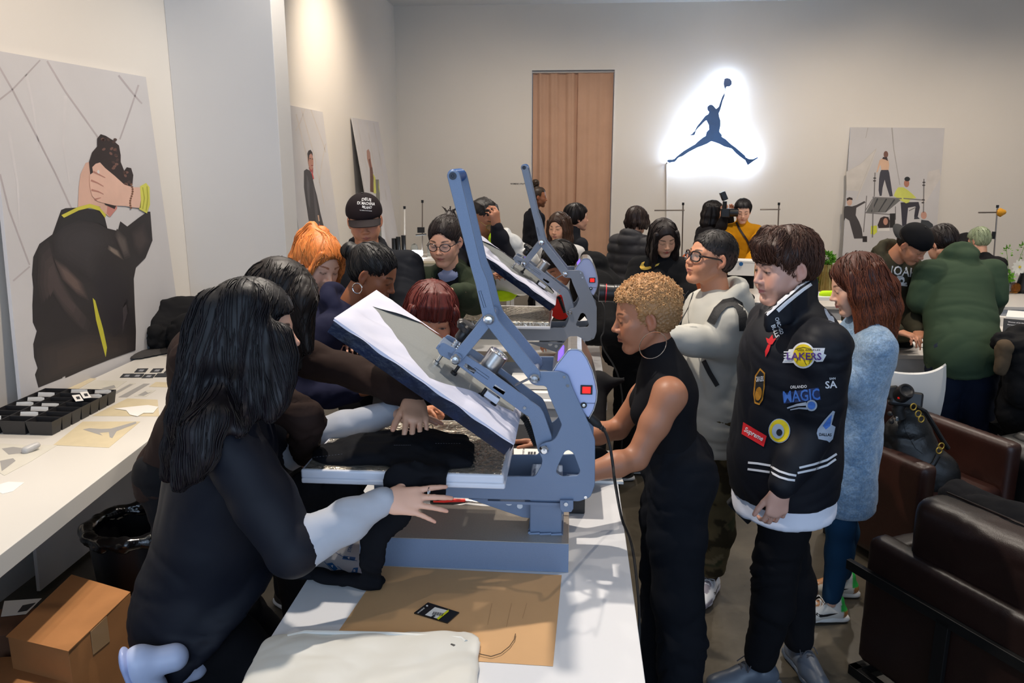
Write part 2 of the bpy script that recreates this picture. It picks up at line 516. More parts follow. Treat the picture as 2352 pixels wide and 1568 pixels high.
def struct(name, mb, m, parent=None, **k):
 o = mb.build(name, m, parent, **k)
 if parent is None: o['kind'] = 'structure'
 return o
struct('floor', MB().box2((-2.9, -3.4, -0.1), (7.2, YB+0.2, 0)), floor_mat())
struct('ceiling', MB().box2((-2.9, -3.4, ZC), (7.2, YB+0.2, ZC+0.12)), m_ceil)
struct('wall_left', MB().box2((XL-0.15, -3.4, 0), (XL, YB+0.15, ZC)), m_wall)
struct('wall_left', MB().box2((XL, YS, 0), (-1.967, YS+0.26, ZC)), m_wall2, bevel=0.004)
struct('wall_right', MB().box2((7.0, -3.4, 0), (7.2, YB+0.15, ZC)), m_wall)
_k = YB/11.0
cx0, cx1, cz1 = atY(1222, 161, YB).x, atY(1412, 161, YB).x, atY(1317, 161, YB).z
struct('wall_back', MB().box2((XL, YB, 0), (cx0, YB+0.15, ZC)).box2((cx1, YB, 0), (7.0, YB+0.15, ZC)).box2((cx0, YB, cz1), (cx1, YB+0.15, ZC)), m_wall)
struct('door_1', MB().box2((cx0-0.5, YB+0.6, 0), (cx1+0.5, YB+0.65, ZC)).box2((cx0-0.012, YB-0.008, 0), (cx0, YB+0.15, cz1+0.012)).box2((cx1, YB-0.008, 0), (cx1+0.012, YB+0.15, cz1+0.012)).box2((cx0, YB-0.008, cz1), (cx1, YB+0.15, cz1+0.012)), m_wall2)
def curtain():
 t = thing('curtain', 'tall brown pleated curtain filling the doorway in the back wall', 'curtain', ((cx0+cx1)/2, YB+0.1, 0.02))
 nx, nz = 220, 14; vs = []; fs = []
 for j in range(nz+1):
  z = 0.02+(cz1-0.03)*j/nz
  for i in range(nx+1):
   u = i/nx; x = cx0+0.01+(cx1-cx0-0.02)*u
   ph = u*11+0.35*math.sin(u*9)+0.05*math.sin(z*2)
   y = YB+0.11+0.028*math.sin(ph*2*PI*0.55)*(0.9+0.2*math.sin(z*1.3+u*5))+0.006*math.sin(u*90+z)
   if u > 0.56: y = YB+0.09+0.008*math.sin(u*50)
   vs.append((x, y, z))
 for j in range(nz):
  for i in range(nx):
   a = j*(nx+1)+i; fs.append((a, a+1, a+nx+2, a+nx+1))
 n = len(vs); vs += [(x, y+0.004, z) for x, y, z in vs]; fs += [tuple(n+i for i in f[::-1]) for f in fs]
 MB().add(vs, fs).build('fabric', mat('curtain_cloth', srgb(196, 158, 134), 0.85, nscale=3, namp=0.05, bump=0.2, bscale=500), t, smooth=True)
 MB().box2((cx0, YB+0.06, cz1-0.03), (cx1, YB+0.14, cz1)).build('rail', mat('rail_white', srgb(200, 195, 190), 0.4), t)
curtain()
_l = thing('wall_lettering', 'small line of dark lettering on the back wall left of the curtain', 'lettering', atY(1188, 422, YB-0.003))
text_px('letters', 'WOMENS UTILITY', 1190, 422, 36, 3.6, 0, hit_plane((0, YB, 0), (0, -1, 0), 0.003), mat('letter_dark', srgb(70, 66, 64), 0.6), _l)
# ---------------------------------------------------------------- lit wall sign
sign_px = [(1664, 181), (1670, 179), (1677, 181), (1681, 187), (1681, 193), (1677, 198), (1671, 199), (1667.5, 201), (1667, 206), (1665, 214), (1664.5, 222), (1660, 233), (1657, 245), (1655, 252), (1651, 260),
 (1652, 268), (1655, 277), (1655, 287), (1652, 302), (1655, 306), (1658.5, 310), (1657.5, 314), (1666, 319), (1680, 332), (1690, 339), (1712, 358), (1712.5, 361), (1720, 365), (1728, 365), (1733, 364), (1740, 361), (1741, 363), (1733, 368), (1726, 373),
 (1718, 379), (1716, 376), (1712, 368), (1702, 361), (1692, 353), (1680, 341), (1663, 336), (1652, 330), (1634, 324), (1624, 330), (1600, 340), (1581, 350), (1568, 359), (1559, 362), (1554, 367), (1549, 372), (1543, 372), (1538, 374), (1532, 370), (1534, 367),
 (1548, 365), (1555, 359), (1560, 355), (1570, 347), (1583, 339), (1597, 331), (1603, 325), (1614, 316), (1621, 312), (1623, 303), (1629, 297), (1628, 287), (1623, 277), (1620, 278), (1613, 285), (1604, 294), (1599, 300), (1597, 306), (1595, 310), (1590, 311), (1584, 310), (1590, 307), (1596, 300), (1601, 290), (1610, 279),
 (1620, 266), (1627, 262), (1629, 257), (1625, 252), (1625, 245), (1630, 240.5), (1636, 240.5), (1641, 245), (1645, 250), (1651, 245), (1655, 233), (1659, 222), (1664, 212), (1665, 204), (1662, 192)]
def sign():
 Yf = YB-0.15; t = thing('neon_sign', 'backlit dark wall sign of a leaping figure holding a ball aloft', 'sign', atY(1636, 320, YB-0.05))
 front = [atY(x, y, Yf) for x, y in sign_px]
 MB().prism(front, (0, 0.02, 0)).build('silhouette', mat('sign_face', srgb(38, 84, 150), 0.3, nscale=3, namp=0.25, coat=0.5), t)
 cx = sum(p.x for p in front)/len(front)
 mb = MB(); pts = front+[front[0]]
 c2 = [(x, y) for x, y in sign_px]
 mid = []
 skel = [[(1671, 190), (1666, 205), (1661, 228), (1652, 252), (1645, 262)], [(1634, 250), (1640, 275), (1639, 300), (1637, 316)], [(1625, 272), (1608, 288), (1596, 303)],
   [(1636, 318), (1612, 331), (1590, 344), (1565, 358), (1542, 369)], [(1638, 318), (1662, 328), (1684, 343), (1703, 358), (1718, 370), (1732, 365)]]
 for ln in skel:
  mb.tube([atY(x, y, YB-0.10) for x, y in ln], 0.018, 8)
 mb.tube([atY(1671, 190, YB-0.11), atY(1671, 190, YB-0.09)], 0.04, 10)
 mb.build('light_tube', mat('sign_glow', (1, 1, 1), 0.5, emit=(0.72, 0.85, 1.0), estr=60), t)
 MB().tube([atY(1533, 372, YB-0.06), atY(1531, 376, YB-0.012), atY(1530.5, 460, YB-0.012), atY(1531, 640, YB-0.012)], 0.014, 8).build('power_cord', mat('cord_white', srgb(205, 200, 195), 0.5), t, smooth=True)
 for (x, y) in [(1634, 262), (1590, 342), (1686, 342)]:
  MB().tube([atY(x, y, Yf+0.02), atY(x, y, YB-0.001)], 0.008, 8).build('standoff', mat('steel', (0.6, 0.6, 0.6), 0.3, 1), t)
sign()
# ---------------------------------------------------------------- printed posters
m_pbg = mat('poster_paper', srgb(198, 197, 200), 0.55, nscale=1.6, namp=0.05)
pm = {}
def ink(r, g, b, n=0.08):
 k = (r, g, b)
 if k not in pm: pm[k] = mat('print_ink_%d_%d_%d' % k, srgb(r, g, b), 0.55, nscale=6, namp=n)
 return pm[k]
def poster(label, corners, cat='poster'):
 """corners: four 3D points tl, tr, br, bl"""
 tl, tr, br, bl = [Vector(c) for c in corners]
 n = (tr-tl).cross(bl-tl).normalized()
 if n.dot(CAMP-tl) < 0: n = -n
 t = thing('poster', label, cat, (bl+br)/2)
 MB().prism([tl-n*0.0, tr, br, bl], -n*0.018).build('panel', m_pbg, t, bevel=0.001)
 def hit(px, py, lift):
  h = hit_plane(tl, n, lift); return h(px, py)
 def lay(name, polys, m, k, maxe=None):
  return decal(name, polys, hit_plane(tl, n, 0.0004+0.0005*k), m, t, maxe)
 return t, lay, n
def strokes(pts, w0, w1=None):
 """a tapering line as a polygon in pixels"""
 w1 = w0 if w1 is None else w1; L = []; Rr = []; n = len(pts)
 for i, p in enumerate(pts):
  a = pts[max(i-1, 0)]; b = pts[min(i+1, n-1)]; dx, dy = b[0]-a[0], b[1]-a[1]; d = math.hypot(dx, dy) or 1
  w = (w0+(w1-w0)*i/(n-1))/2
  L.append((p[0]-dy/d*w, p[1]+dx/d*w)); Rr.append((p[0]+dy/d*w, p[1]-dx/d*w))
 return L+Rr[::-1]
def big_poster():
 tl = Vector((XL+0.03, 3.25, 2.56)); tr = Vector((XL+0.03, 4.985, 2.545)); br = Vector((XL+0.14, 4.985, 0.02)); bl = Vector((XL+0.14, 3.40, 0.02))
 tl = atX(-30, 112, XL+0.03); a = atX(48, 891, XL+0.1); bl = a+(a-tl).normalized()*1.1; bl.z = 0.02
 t, lay, n = poster('large print of a person from behind in a black leather jacket', (tl, tr, br, bl))
 line = ink(176, 170, 174)
 for p in [[(-5, 148), (28, 205), (80, 305), (128, 400), (165, 480)], [(108, 140), (150, 210), (200, 280), (228, 320)], [(-5, 232), (28, 206), (60, 172), (92, 138)],
     [(0, 400), (20, 480), (68, 608)], [(272, 173), (310, 220), (326, 238)], [(318, 195), (300, 250), (275, 320)], [(30, 645), (68, 612)]]:
  lay('cord_line', [strokes(p, 4.2, 3.5)], line, 0)
 for p in [[(60, 170), (75, 240), (90, 340)], [(150, 220), (145, 330), (160, 420)], [(20, 300), (40, 420), (45, 520)]]:
  lay('cloth_fold', [strokes(p, 7, 3)], ink(204, 202, 205), 0)
 J = [(140, 482), (150, 478), (186, 476), (232, 484), (240, 500), (246, 524), (270, 530), (276, 508), (292, 520), (318, 500), (338, 486), (345, 486), (350, 552), (334, 592), (312, 614), (307, 640), (309, 700), (312, 760), (311, 804), (250, 826), (190, 850), (150, 868), (148, 842), (143, 868), (88, 890), (80, 860), (86, 845), (78, 820), (76, 790), (84, 760), (75, 740), (74, 700), (76, 660), (73, 630), (76, 590), (90, 560), (120, 538), (130, 510)]
 lay('jacket', [J], ink(40, 36, 38), 1)
 for p, c in [([(120, 545), (138, 520), (180, 506), (224, 512), (250, 528), (262, 560), (244, 570), (210, 640), (168, 615), (126, 585)], (52, 48, 50)), ([(88, 575), (110, 552), (122, 590), (140, 640), (176, 700), (208, 740), (200, 770), (150, 720), (112, 660), (95, 700), (84, 650)], (70, 60, 60)),
     ([(118, 590), (150, 610), (190, 650), (204, 690), (180, 680), (140, 640)], (96, 80, 76)), ([(268, 525), (290, 545), (300, 590), (286, 596), (270, 560), (262, 540)], (84, 76, 74)), ([(300, 530), (330, 510), (346, 555), (322, 590), (306, 570)], (62, 54, 54)),
     ([(246, 560), (272, 575), (284, 598), (262, 585), (246, 572)], (120, 108, 100)), ([(82, 800), (200, 760), (308, 770), (309, 802), (200, 845), (90, 885), (84, 830)], (58, 50, 48)), ([(212, 640), (240, 600), (300, 625), (306, 740), (262, 790), (236, 740)], (33, 29, 34)),
     ([(276, 700), (292, 680), (296, 720), (280, 770)], (58, 52, 56))]:
  gx, gy = sum(q[0] for q in p)/len(p), sum(q[1] for q in p)/len(p)
  for j, (sh_, mx_) in enumerate([(1.0, 0.25), (0.86, 0.5), (0.7, 0.75), (0.52, 1.0)]):
   cc = tuple(int(b_+(a_-b_)*mx_) for a_, b_ in zip(c, (40, 36, 38)))
   decal('sheen', [[(gx+(x-gx)*sh_, gy+(y-gy)*sh_) for x, y in p]], hit_plane(tl, n, 0.0014+0.00015*j), ink(*cc), t)
 lay('yellow_lining', [[(212, 684), (218, 690), (226, 720), (236, 755), (245, 798), (242, 820), (234, 790), (220, 735)]], ink(190, 186, 60), 3)
 lay('collar', [[(124, 540), (132, 512), (142, 496), (176, 484), (226, 487), (240, 500), (246, 524), (226, 512), (182, 505), (146, 520)]], ink(34, 32, 34), 3)
 lay('yellow_trim', [[(140, 494), (176, 476), (205, 468), (230, 474), (243, 494), (240, 500), (228, 484), (205, 477), (180, 483), (146, 500)]], ink(196, 190, 70), 4)
 skin = ink(206, 168, 152)
 lay('neck', [[(178, 476), (180, 430), (184, 400), (196, 374), (212, 370), (216, 400), (262, 470), (268, 480), (250, 498), (240, 490), (226, 474), (205, 468)]], skin, 4)
 lay('jaw', [[(246, 470), (266, 462), (268, 478), (252, 498), (244, 490)]], ink(190, 128, 120), 5)
 hair = ink(44, 34, 34)
 lay('hair', [[(203, 372), (210, 350), (222, 336), (222, 318), (230, 308), (242, 312), (258, 322), (272, 334), (276, 356), (276, 372), (284, 392), (290, 384), (300, 386), (305, 402), (303, 424), (290, 432), (286, 430), (262, 480), (240, 470), (215, 420), (206, 400)]], hair, 6)
 random.seed(4)
 for i in range(26):
  x = random.uniform(228, 268); y = random.uniform(316, 366)
  if i > 17: x, y = random.uniform(284, 301), random.uniform(390, 424)
  elif i > 12: x, y = random.uniform(250, 272), random.uniform(366, 400)
  lay('braid', [ellpoly(x, y, 4.5, 3, 8, random.uniform(-60, 60))], ink(108, 78, 70) if i % 2 else ink(70, 52, 48), 7)
 hand = ink(214, 176, 160); hd = ink(170, 122, 110)
 lay('hand', [[(218, 376), (228, 373), (240, 386), (262, 404), (284, 424), (304, 430), (324, 430), (322, 478), (304, 476), (286, 473), (262, 472), (236, 466), (222, 462), (210, 450), (206, 436), (204, 416), (204, 402), (212, 396), (210, 384)]], hand, 8)
 for p in [[(212, 394), (224, 400), (240, 408)], [(207, 414), (222, 420), (236, 428)], [(208, 436), (224, 440), (236, 446)], [(216, 458), (230, 454)]]:
  lay('finger_line', [strokes(p, 4.5, 1.5)], hd, 9)
 lay('sleeve_cuff', [[(320, 428), (334, 420), (342, 430), (343, 470), (336, 490), (318, 480), (322, 460)]], ink(205, 205, 90), 8)
 for p in [[(326, 430), (330, 455), (326, 480)], [(336, 428), (338, 455), (334, 484)]]: lay('cuff_fold', [strokes(p, 2.5)], ink(170, 170, 60), 9)
 for i in range(11): lay('bead', [ellpoly(300+3*math.sin(i*0.6), 424+i*5.3, 2.6, 2.6, 8)], ink(120, 84, 66), 9)
 lay('ring', [ellpoly(224, 395, 3, 5, 8)], ink(210, 205, 205), 9)
big_poster()
def side_poster(which):
 if which == 0:
  tl = atX(675, 243, XL+0.03); tr = atX(741, 257, XL+0.03)
  tl.y -= 0.35
  t, lay, n = poster('narrow print of a person in a long dark coat behind the partition', (tl, tr, tr+V(0.22, 0.0, -tr.z+0.02), tl+V(0.22, 0, -tl.z+0.02)))
  for p in [[(680, 262), (705, 360), (725, 470)], [(692, 250), (720, 350), (745, 470)], [(714, 252), (742, 330), (748, 350)], [(700, 250), (690, 280), (679, 300)], [(748, 330), (740, 370), (733, 420)]]:
   lay('cord_line', [strokes(p, 2.2)], ink(198, 192, 188), 0)
  lay('coat', [[(698, 392), (704, 388), (712, 392), (716, 400), (722, 428), (728, 450), (736, 490), (745, 525), (738, 527), (740, 540), (714, 534), (708, 500), (702, 460), (698, 430)]], ink(62, 60, 64), 1)
  lay('coat_fold', [[(718, 420), (726, 460), (732, 500), (735, 530), (727, 528), (722, 480)]], ink(82, 80, 84), 2)
  lay('sleeve_light', [[(704, 400), (710, 420), (712, 480), (708, 470), (704, 430)]], ink(86, 84, 88), 2)
  lay('face', [ellpoly(713, 368, 6.2, 22, 18, -5), [(709, 388), (718, 388), (718, 400), (712, 394)]][:1], ink(176, 128, 112), 3)
  lay('neck', [[(709, 384), (719, 384), (719, 398), (712, 394)]], ink(150, 70, 72), 2)
  lay('hair', [[(706, 352), (708, 346), (713, 344), (717, 350), (718, 358), (714, 352), (710, 356), (708, 372)]], ink(40, 34, 34), 4)
  lay('eye_line', [strokes([(710, 364), (714, 364)], 1.6), strokes([(716, 365), (718.5, 365)], 1.6)], ink(70, 46, 40), 5)
  lay('mouth', [strokes([(714, 380), (718.5, 380)], 2)], ink(140, 60, 60), 5)
  lay('red_scarf', [[(717, 394), (721, 410), (719, 412), (715, 398)], [(733, 512), (738, 526), (741, 542), (736, 541), (731, 520)]], ink(190, 70, 74), 3)
  lay('hand', [[(729, 494), (732, 494), (734, 508), (731, 508)]], ink(214, 176, 150), 3)
 else:
  tl = atX(809, 270, XL+0.03); tr = atX(869, 280, XL+0.03)
  t, lay, n = poster('narrow print of a person in a yellow-trimmed top near the corner', (tl, tr, tr+V(0.36, 0.0, -tr.z+0.02), tl+V(0.36, 0, -tl.z+0.02)))
  for p in [[(820, 275), (832, 340), (850, 420)], [(842, 280), (856, 360), (876, 460)], [(858, 282), (874, 370), (888, 460)]]:
   lay('fold', [strokes(p, 3)], ink(196, 194, 194), 0)
  lay('face', [[(842, 346), (846, 342), (850, 350), (852, 370), (855, 384), (852, 392), (848, 384), (843, 364)]], ink(170, 132, 118), 1)
  lay('cheek', [[(846, 366), (850, 364), (853, 384), (850, 386)]], ink(120, 74, 64), 2)
  lay('neck', [[(849, 384), (855, 384), (858, 405), (857, 436), (850, 436), (850, 410)]], ink(104, 70, 58), 1)
  lay('top', [[(851, 404), (857, 404), (858, 442), (850, 440)]], ink(96, 66, 52), 2)
  lay('yellow_trim', [[(856, 398), (862, 408), (864, 444), (858, 444), (858, 410)]], ink(196, 198, 96), 3)
  lay('jacket', [[(862, 412), (870, 412), (872, 444), (877, 560), (868, 560), (864, 470)]], ink(112, 112, 104), 2)
  lay('yellow_edge', [[(869, 412), (871, 430), (871, 444), (869, 430)]], ink(190, 196, 90), 4)
side_poster(0); side_poster(1)
def group_poster():
 Y0 = YB-0.03
 tl, tr = atY(1954, 292, Y0), atY(2170, 294, Y0)
 bl = tl+V(0, -0.22, 0); br = tr+V(0, -0.22, 0); bl.z = br.z = 0.02
 t, lay, n = poster('large print of five models on a scaffold, leaning on the back wall', (tl, tr, br, bl))
 S = 4.9
 def q(l): return [(1920+x/S, 280+y/S) for x, y in l]
 gr = ink(190, 186, 184); g2 = ink(168, 166, 166); dk = ink(52, 54, 66); st = ink(120, 118, 120)
 lay('cord_line', [q(strokes([(360, 65), (335, 180)], 9, 6))], g2, 0)
 lay('cord_line', [q(strokes([(630, 65), (650, 300), (720, 710)], 14, 8))], g2, 0)
 lay('hanging_net', [q([(460, 300), (400, 480), (240, 870), (225, 880), (260, 780), (120, 770), (115, 560), (280, 470)])], ink(204, 200, 196), 0)
 lay('hanging_net', [q([(1040, 560), (1165, 530), (1180, 620), (1100, 900), (990, 1000), (960, 900), (1010, 700)])], ink(204, 200, 198), 0)
 for p in [[(455, 300), (280, 470), (120, 565)], [(450, 310), (260, 780), (235, 880)]]: lay('net_edge', [q(strokes(p, 6, 3))], gr, 1)
 lay('trousers', [q([(510, 540), (590, 540), (600, 570), (612, 650), (630, 770), (640, 835), (605, 838), (570, 730), (548, 650), (525, 740), (515, 830), (492, 832), (480, 770), (486, 640), (496, 570)])], ink(62, 62, 74), 1)
 lay('torso', [q([(490, 430), (520, 410), (560, 408), (590, 430), (600, 480), (592, 540), (512, 540), (500, 480), (470, 560), (455, 570), (470, 510)])], ink(214, 178, 152), 2)
 lay('head', [q(ellpoly(562, 365, 26, 38, 16))], ink(120, 84, 74), 3)
 lay('scarf', [q([(530, 395), (575, 395), (585, 440), (560, 425), (520, 415)])], ink(60, 48, 52), 4)
 lay('yellow_top', [q([(700, 735), (760, 735), (800, 760), (850, 800), (905, 855), (840, 868), (820, 905), (790, 915), (740, 890), (650, 830), (670, 780)])], ink(208, 214, 104), 2)
 lay('head', [q(ellpoly(795, 690, 30, 44, 16))], ink(176, 120, 100), 3)
 lay('hair', [q(ellpoly(802, 642, 32, 26, 14))], ink(34, 40, 44), 4)
 lay('trousers', [q([(728, 905), (930, 900), (945, 960), (920, 1070), (880, 1065), (895, 950), (812, 965), (790, 1180), (745, 1175), (735, 1000)])], ink(52, 50, 62), 1)
 lay('boot', [q([(882, 1065), (918, 1065), (945, 1090), (880, 1095)])], ink(60, 62, 72), 2)
 lay('platform', [q([(430, 850), (740, 870), (560, 1020), (335, 1020)])], ink(112, 112, 112), 0)
 for a, b in [((470, 860), (400, 1010)), ((570, 865), (480, 1010)), ((660, 872), (560, 1010))]: lay('deck_stripe', [q(strokes([a, b], 16, 10))], ink(58, 60, 64), 1)
 for p, w in [([(440, 570), (430, 840)], 12), ([(420, 840), (410, 1300)], 14), ([(345, 830), (310, 1240)], 10), ([(990, 640), (985, 1020)], 12), ([(670, 950), (670, 1100)], 10), ([(430, 850), (740, 862)], 14), ([(760, 860), (1000, 880)], 12), ([(330, 1020), (610, 1040)], 12), ([(410, 870), (330, 1000)], 10), ([(820, 1000), (900, 960)], 10)]:
  lay('scaffold_pole', [q(strokes(p, w))], st, 3)
 for x, y in [(436, 632), (434, 662), (990, 680), (988, 712), (982, 876), (978, 908)]: lay('clamp', [q(ellpoly(x, y, 18, 9, 8))], ink(70, 66, 68), 4)
 lay('boiler_suit', [q([(95, 950), (130, 945), (180, 950), (230, 935), (320, 890), (335, 905), (230, 965), (222, 1050), (260, 1120), (290, 1200), (305, 1310), (205, 1312), (180, 1220), (150, 1110), (105, 1080), (90, 1120), (88, 1000)])], ink(66, 62, 64), 2)
 lay('head', [q(ellpoly(152, 900, 30, 42, 14))], ink(206, 170, 152), 3)
 lay('hair', [q([(120, 860), (150, 845), (185, 855), (188, 880), (150, 872), (125, 890)])], ink(52, 38, 36), 4)
 lay('white_top', [q([(480, 1190), (600, 1180), (605, 1225), (470, 1228)])], ink(226, 224, 222), 2)
 lay('hair', [q([(500, 1080), (540, 1062), (590, 1070), (605, 1110), (600, 1190), (480, 1195), (468, 1160)])], ink(54, 40, 40), 3)
 lay('face', [q(ellpoly(558, 1120, 26, 40, 14))], ink(190, 140, 122), 4)
 lay('yellow_garment', [q([(395, 1170), (460, 1165), (462, 1240), (430, 1268), (390, 1260)])], ink(206, 212, 70), 3)
 lay('speaker_case', [q([(606, 1030), (668, 1028), (664, 1188), (604, 1190)])], ink(36, 34, 34), 4)
 lay('case', [q([(300, 1285), (350, 1285), (350, 1350), (300, 1350)])], ink(40, 34, 34), 4)
 lay('face', [q(ellpoly(988, 1050, 34, 44, 14))], ink(196, 150, 134), 3)
 lay('dark_top', [q([(960, 1100), (1040, 1110), (1090, 1150), (1110, 1240), (940, 1240)])], ink(56, 60, 66), 2)
group_poster()
# ================================================================ tables and heat presses
ZT = 0.9
m_tab = mat('white_laminate', srgb(222, 222, 224), 0.32, nscale=2, namp=0.01)
m_press = mat('hammered_paint_cool_lit', srgb(116, 131, 156), 0.45, 0.25, nscale=900, namp=0.10, bump=0.15, bscale=1500, bdist=0.0006)  # near press: blue of the cool daylight is put into the paint colour
m_edge = mat('bare_steel_edge', (0.62, 0.64, 0.67), 0.3, 0.9)
m_steel = mat('brushed_steel', (0.62, 0.60, 0.58), 0.28, 1.0, nscale=60, namp=0.1)
m_chrome = mat('chrome', (0.75, 0.76, 0.78), 0.12, 1.0)
m_base = mat('galvanised_sheet', srgb(196, 186, 174), 0.42, 0.6, nscale=200, namp=0.06)
m_blackp = mat('black_plastic', srgb(22, 22, 25), 0.35)
m_rubber = mat('black_rubber', srgb(18, 18, 20), 0.6)
m_cover = mat('white_press_cover', srgb(206, 206, 222), 0.75, nscale=12, namp=0.03, bump=0.25, bscale=25, bdist=0.004)
m_film = mat('blue_black_film', srgb(5, 17, 44), 0.3, 0.0, nscale=14, namp=0.6, bump=0.5, bscale=30, spec=0.3, bdist=0.006)
m_plate = mat('grey_plate', srgb(140, 143, 142), 0.5, 0.3, nscale=150, namp=0.04)
m_foil = mat('crinkled_foil', srgb(214, 204, 188), 0.24, 0.75, nscale=6, namp=0.06, bump=1.0, bscale=55, bdist=0.008)
m_tray = mat('white_tray', srgb(214, 216, 226), 0.35)
def table(label, x0, x1, y0, y1, z=ZT, th=0.24):
 t = thing('work_table', label, 'table', ((x0+x1)/2, (y0+y1)/2, 0))
 MB().box2((x0, y0, z-0.04), (x1, y1, z)).build('table_top', m_tab, t, bevel=0.002)
 MB().box2((x0+0.012, y0+0.012, z-th), (x1-0.012, y0+0.04, z-0.04)).box2((x0+0.012, y1-0.04, z-th), (x1-0.012, y1-0.012, z-0.04)).box2((x0+0.012, y0+0.04, z-th), (x0+0.04, y1-0.04, z-0.04)).box2((x1-0.04, y0+0.04, z-th), (x1-0.012, y1-0.04, z-0.04)).build('apron', m_tab, t)
 for a in (x0+0.04, x1-0.04):
  for b in (y0+0.08, y1-0.08):
   MB().box((a, b, (z-0.04)/2), (0.026, 0.026, (z-0.04)/2)).build('leg', m_tab, t, bevel=0.003)
 return t
TX0, TX1 = -0.727, 0.181
table('long white work table in the foreground under the near heat press', TX0, TX1, 0.75, 2.93)
table('white work table behind the first one, under the far heat press', TX0, TX1, 3.72, 6.3)
def press(label, dx, dy, full=True, m_press=m_press):
 """heat press, traced on its real side planes; the frame plates stand at y=2.12 and 2.29"""
 YA, YC = 2.12, 2.29
 t = thing('heat_press', label, 'heat press', (-0.25, 2.2, ZT))
 def pl(pts, Y, rad=0): return ngon_round([atY(x, y, Y) for x, y in pts], rad) if rad else [atY(x, y, Y) for x, y in pts]
 def plate(name, pts, Y, th=0.006, rad=None, hole=None, y2=None, m=None):
  P = pl(pts, Y, rad or 0)
  if y2 is not None:
   P = [Vector((p.x, y2, p.z)) for p in P]; Y = y2
  if hole:
   bm = bmesh.new()
   H = [Vector((p.x, Y, p.z)) for p in pl(hole, YA, 0.012)]
   for ring in (P, H):
    vs = [bm.verts.new((p.x, p.z, 0)) for p in ring]
    for i in range(len(vs)): bm.edges.new((vs[i], vs[(i+1) % len(vs)]))
   bmesh.ops.triangle_fill(bm, use_beauty=True, use_dissolve=True, edges=bm.edges[:])
   r = bmesh.ops.extrude_face_region(bm, geom=bm.faces[:])
   for v in [g for g in r['geom'] if isinstance(g, bmesh.types.BMVert)]: v.co.z += th
   bm.verts.index_update()
   mb = MB().add([(v.co.x, Y+v.co.z, v.co.y) for v in bm.verts], [tuple(v.index for v in f.verts) for f in bm.faces]); bm.free()
  else:
   mb = MB().prism(P, (0, th, 0))
  return mb.build(name, m or m_press, t, bevel=0.0012, seg=1)
 x0, x1 = -0.60, 0.004; zb = ZT+0.085
 MB().prism([V(x0, 2.075, ZT), V(x0, 2.083, zb), V(x0, 2.318, zb), V(x0, 2.345, ZT)], V(x1-x0, 0, 0)).build('base_box', m_base, t, bevel=0.002)
 MB().prism([V(x0, 2.0735, ZT+0.001), V(x0, 2.0815, zb-0.001), V(x0, 2.0828, zb-0.001), V(x0, 2.0745, ZT+0.001)], V(x1-x0, 0, 0)).build('base_front', m_press, t)
 p0 = atY(1217, 1157, 2.15); p1 = atY(1290, 1222, 2.15)
 MB().box2((p0.x, 2.14, zb), (p1.x, 2.27, ZT+0.25)).build('post', m_press, t, bevel=0.004)
 mb = MB()
 for k in range(14):
  a = 2*PI*k/14
  mb.tube([V((p0.x+p1.x)/2+0.047*max(-1, min(1, 1.6*math.cos(a))), 2.205+0.07*max(-1, min(1, 1.6*math.sin(a))), zb), V((p0.x+p1.x)/2+0.047*max(-1, min(1, 1.6*math.cos(a+0.45))), 2.205+0.07*max(-1, min(1, 1.6*math.sin(a+0.45))), zb+0.003)], 0.0045, 6)
 mb.build('weld_bead', m_press, t, smooth=True)
 g = [(1075, 1145), (1295, 1145), (1295, 1180), (1217, 1190), (1200, 1188)]
 plate('gusset', g, YA+0.05, 0.008)
 for (x, y, r) in [(1169, 1152, 10), (1194, 1162, 7)]:
  c = atY(x, y, YA+0.048); rr = r/830
  MB().tube([c, c+V(0, 0.0005, 0)], rr, 18).build('gusset_hole', m_tab, t)
 b0 = atY(1287, 1150, YA-0.012)
 plate('swivel_bracket', [(1286, 1149), (1317, 1149), (1317, 1168), (1312, 1176), (1291, 1176), (1286, 1168)], YA-0.012, 0.012)
 c = atY(1300, 1157, YA-0.014); MB().lathe(c, [(0.006, -0.004), (0.006, 0), (0.0, 0.001)], 8, (0, 1, 0)).build('bolt', m_chrome, t)
 MB().box2(tuple(atY(1120, 1150, YA+0.01)), (p1.x+0.03, YC, atY(1120, 1156, YA+0.01).z)).build('swivel_plate', m_press, t)
 fr = [(1217, 853), (1288, 853), (1305, 861), (1316, 892), (1353, 973), (1367, 1010), (1366.5, 1114), (1356, 1142), (1330, 1151.5), (1288, 1150), (1120, 1146), (860, 1136), (858, 1090), (1165, 1094), (1229, 1094), (1243, 1070), (1246, 1055), (1238, 1040),
     (1240, 1024), (1252, 1016), (1266, 1014), (1278, 1004), (1290.7, 976), (1260, 906), (1255, 889), (1249, 886), (1229, 885), (1217, 878), (1213, 865)]
 hole = [(1297, 1037), (1306, 1033), (1317, 1040), (1333, 1082), (1328, 1092), (1288, 1094), (1277, 1085), (1280, 1073)]
 plate('side_frame', fr, YA, 0.006, 0.008, hole)
 plate('side_frame', fr, YA, 0.006, 0.008, hole, y2=YC)
 a, b = atY(1240, 1096, YA+0.006), atY(1362, 1140, YA+0.006)
 MB().box2((a.x, YA+0.006, b.z), (b.x-0.01, YC, b.z+0.004)).build('frame_floor', m_press, t)
 for (x, y) in [(1296, 865), (1304, 885), (1345, 1141)]:
  c = atY(x, y, YA-0.001); MB().lathe(c, [(0.0045, -0.003), (0.0045, 0.001)], 8, (0, 1, 0)).build('screw', m_chrome, t)
 arm = [(1016, 785), (1048, 802), (1077, 820), (1123, 850), (1242, 937), (1249, 948), (1268, 1003), (1267, 1028), (1252, 1046), (1236, 1038), (1228, 1005), (1215, 957), (1204, 951), (1050, 838), (1034, 827), (1010, 815), (1004, 803), (1009, 791)]
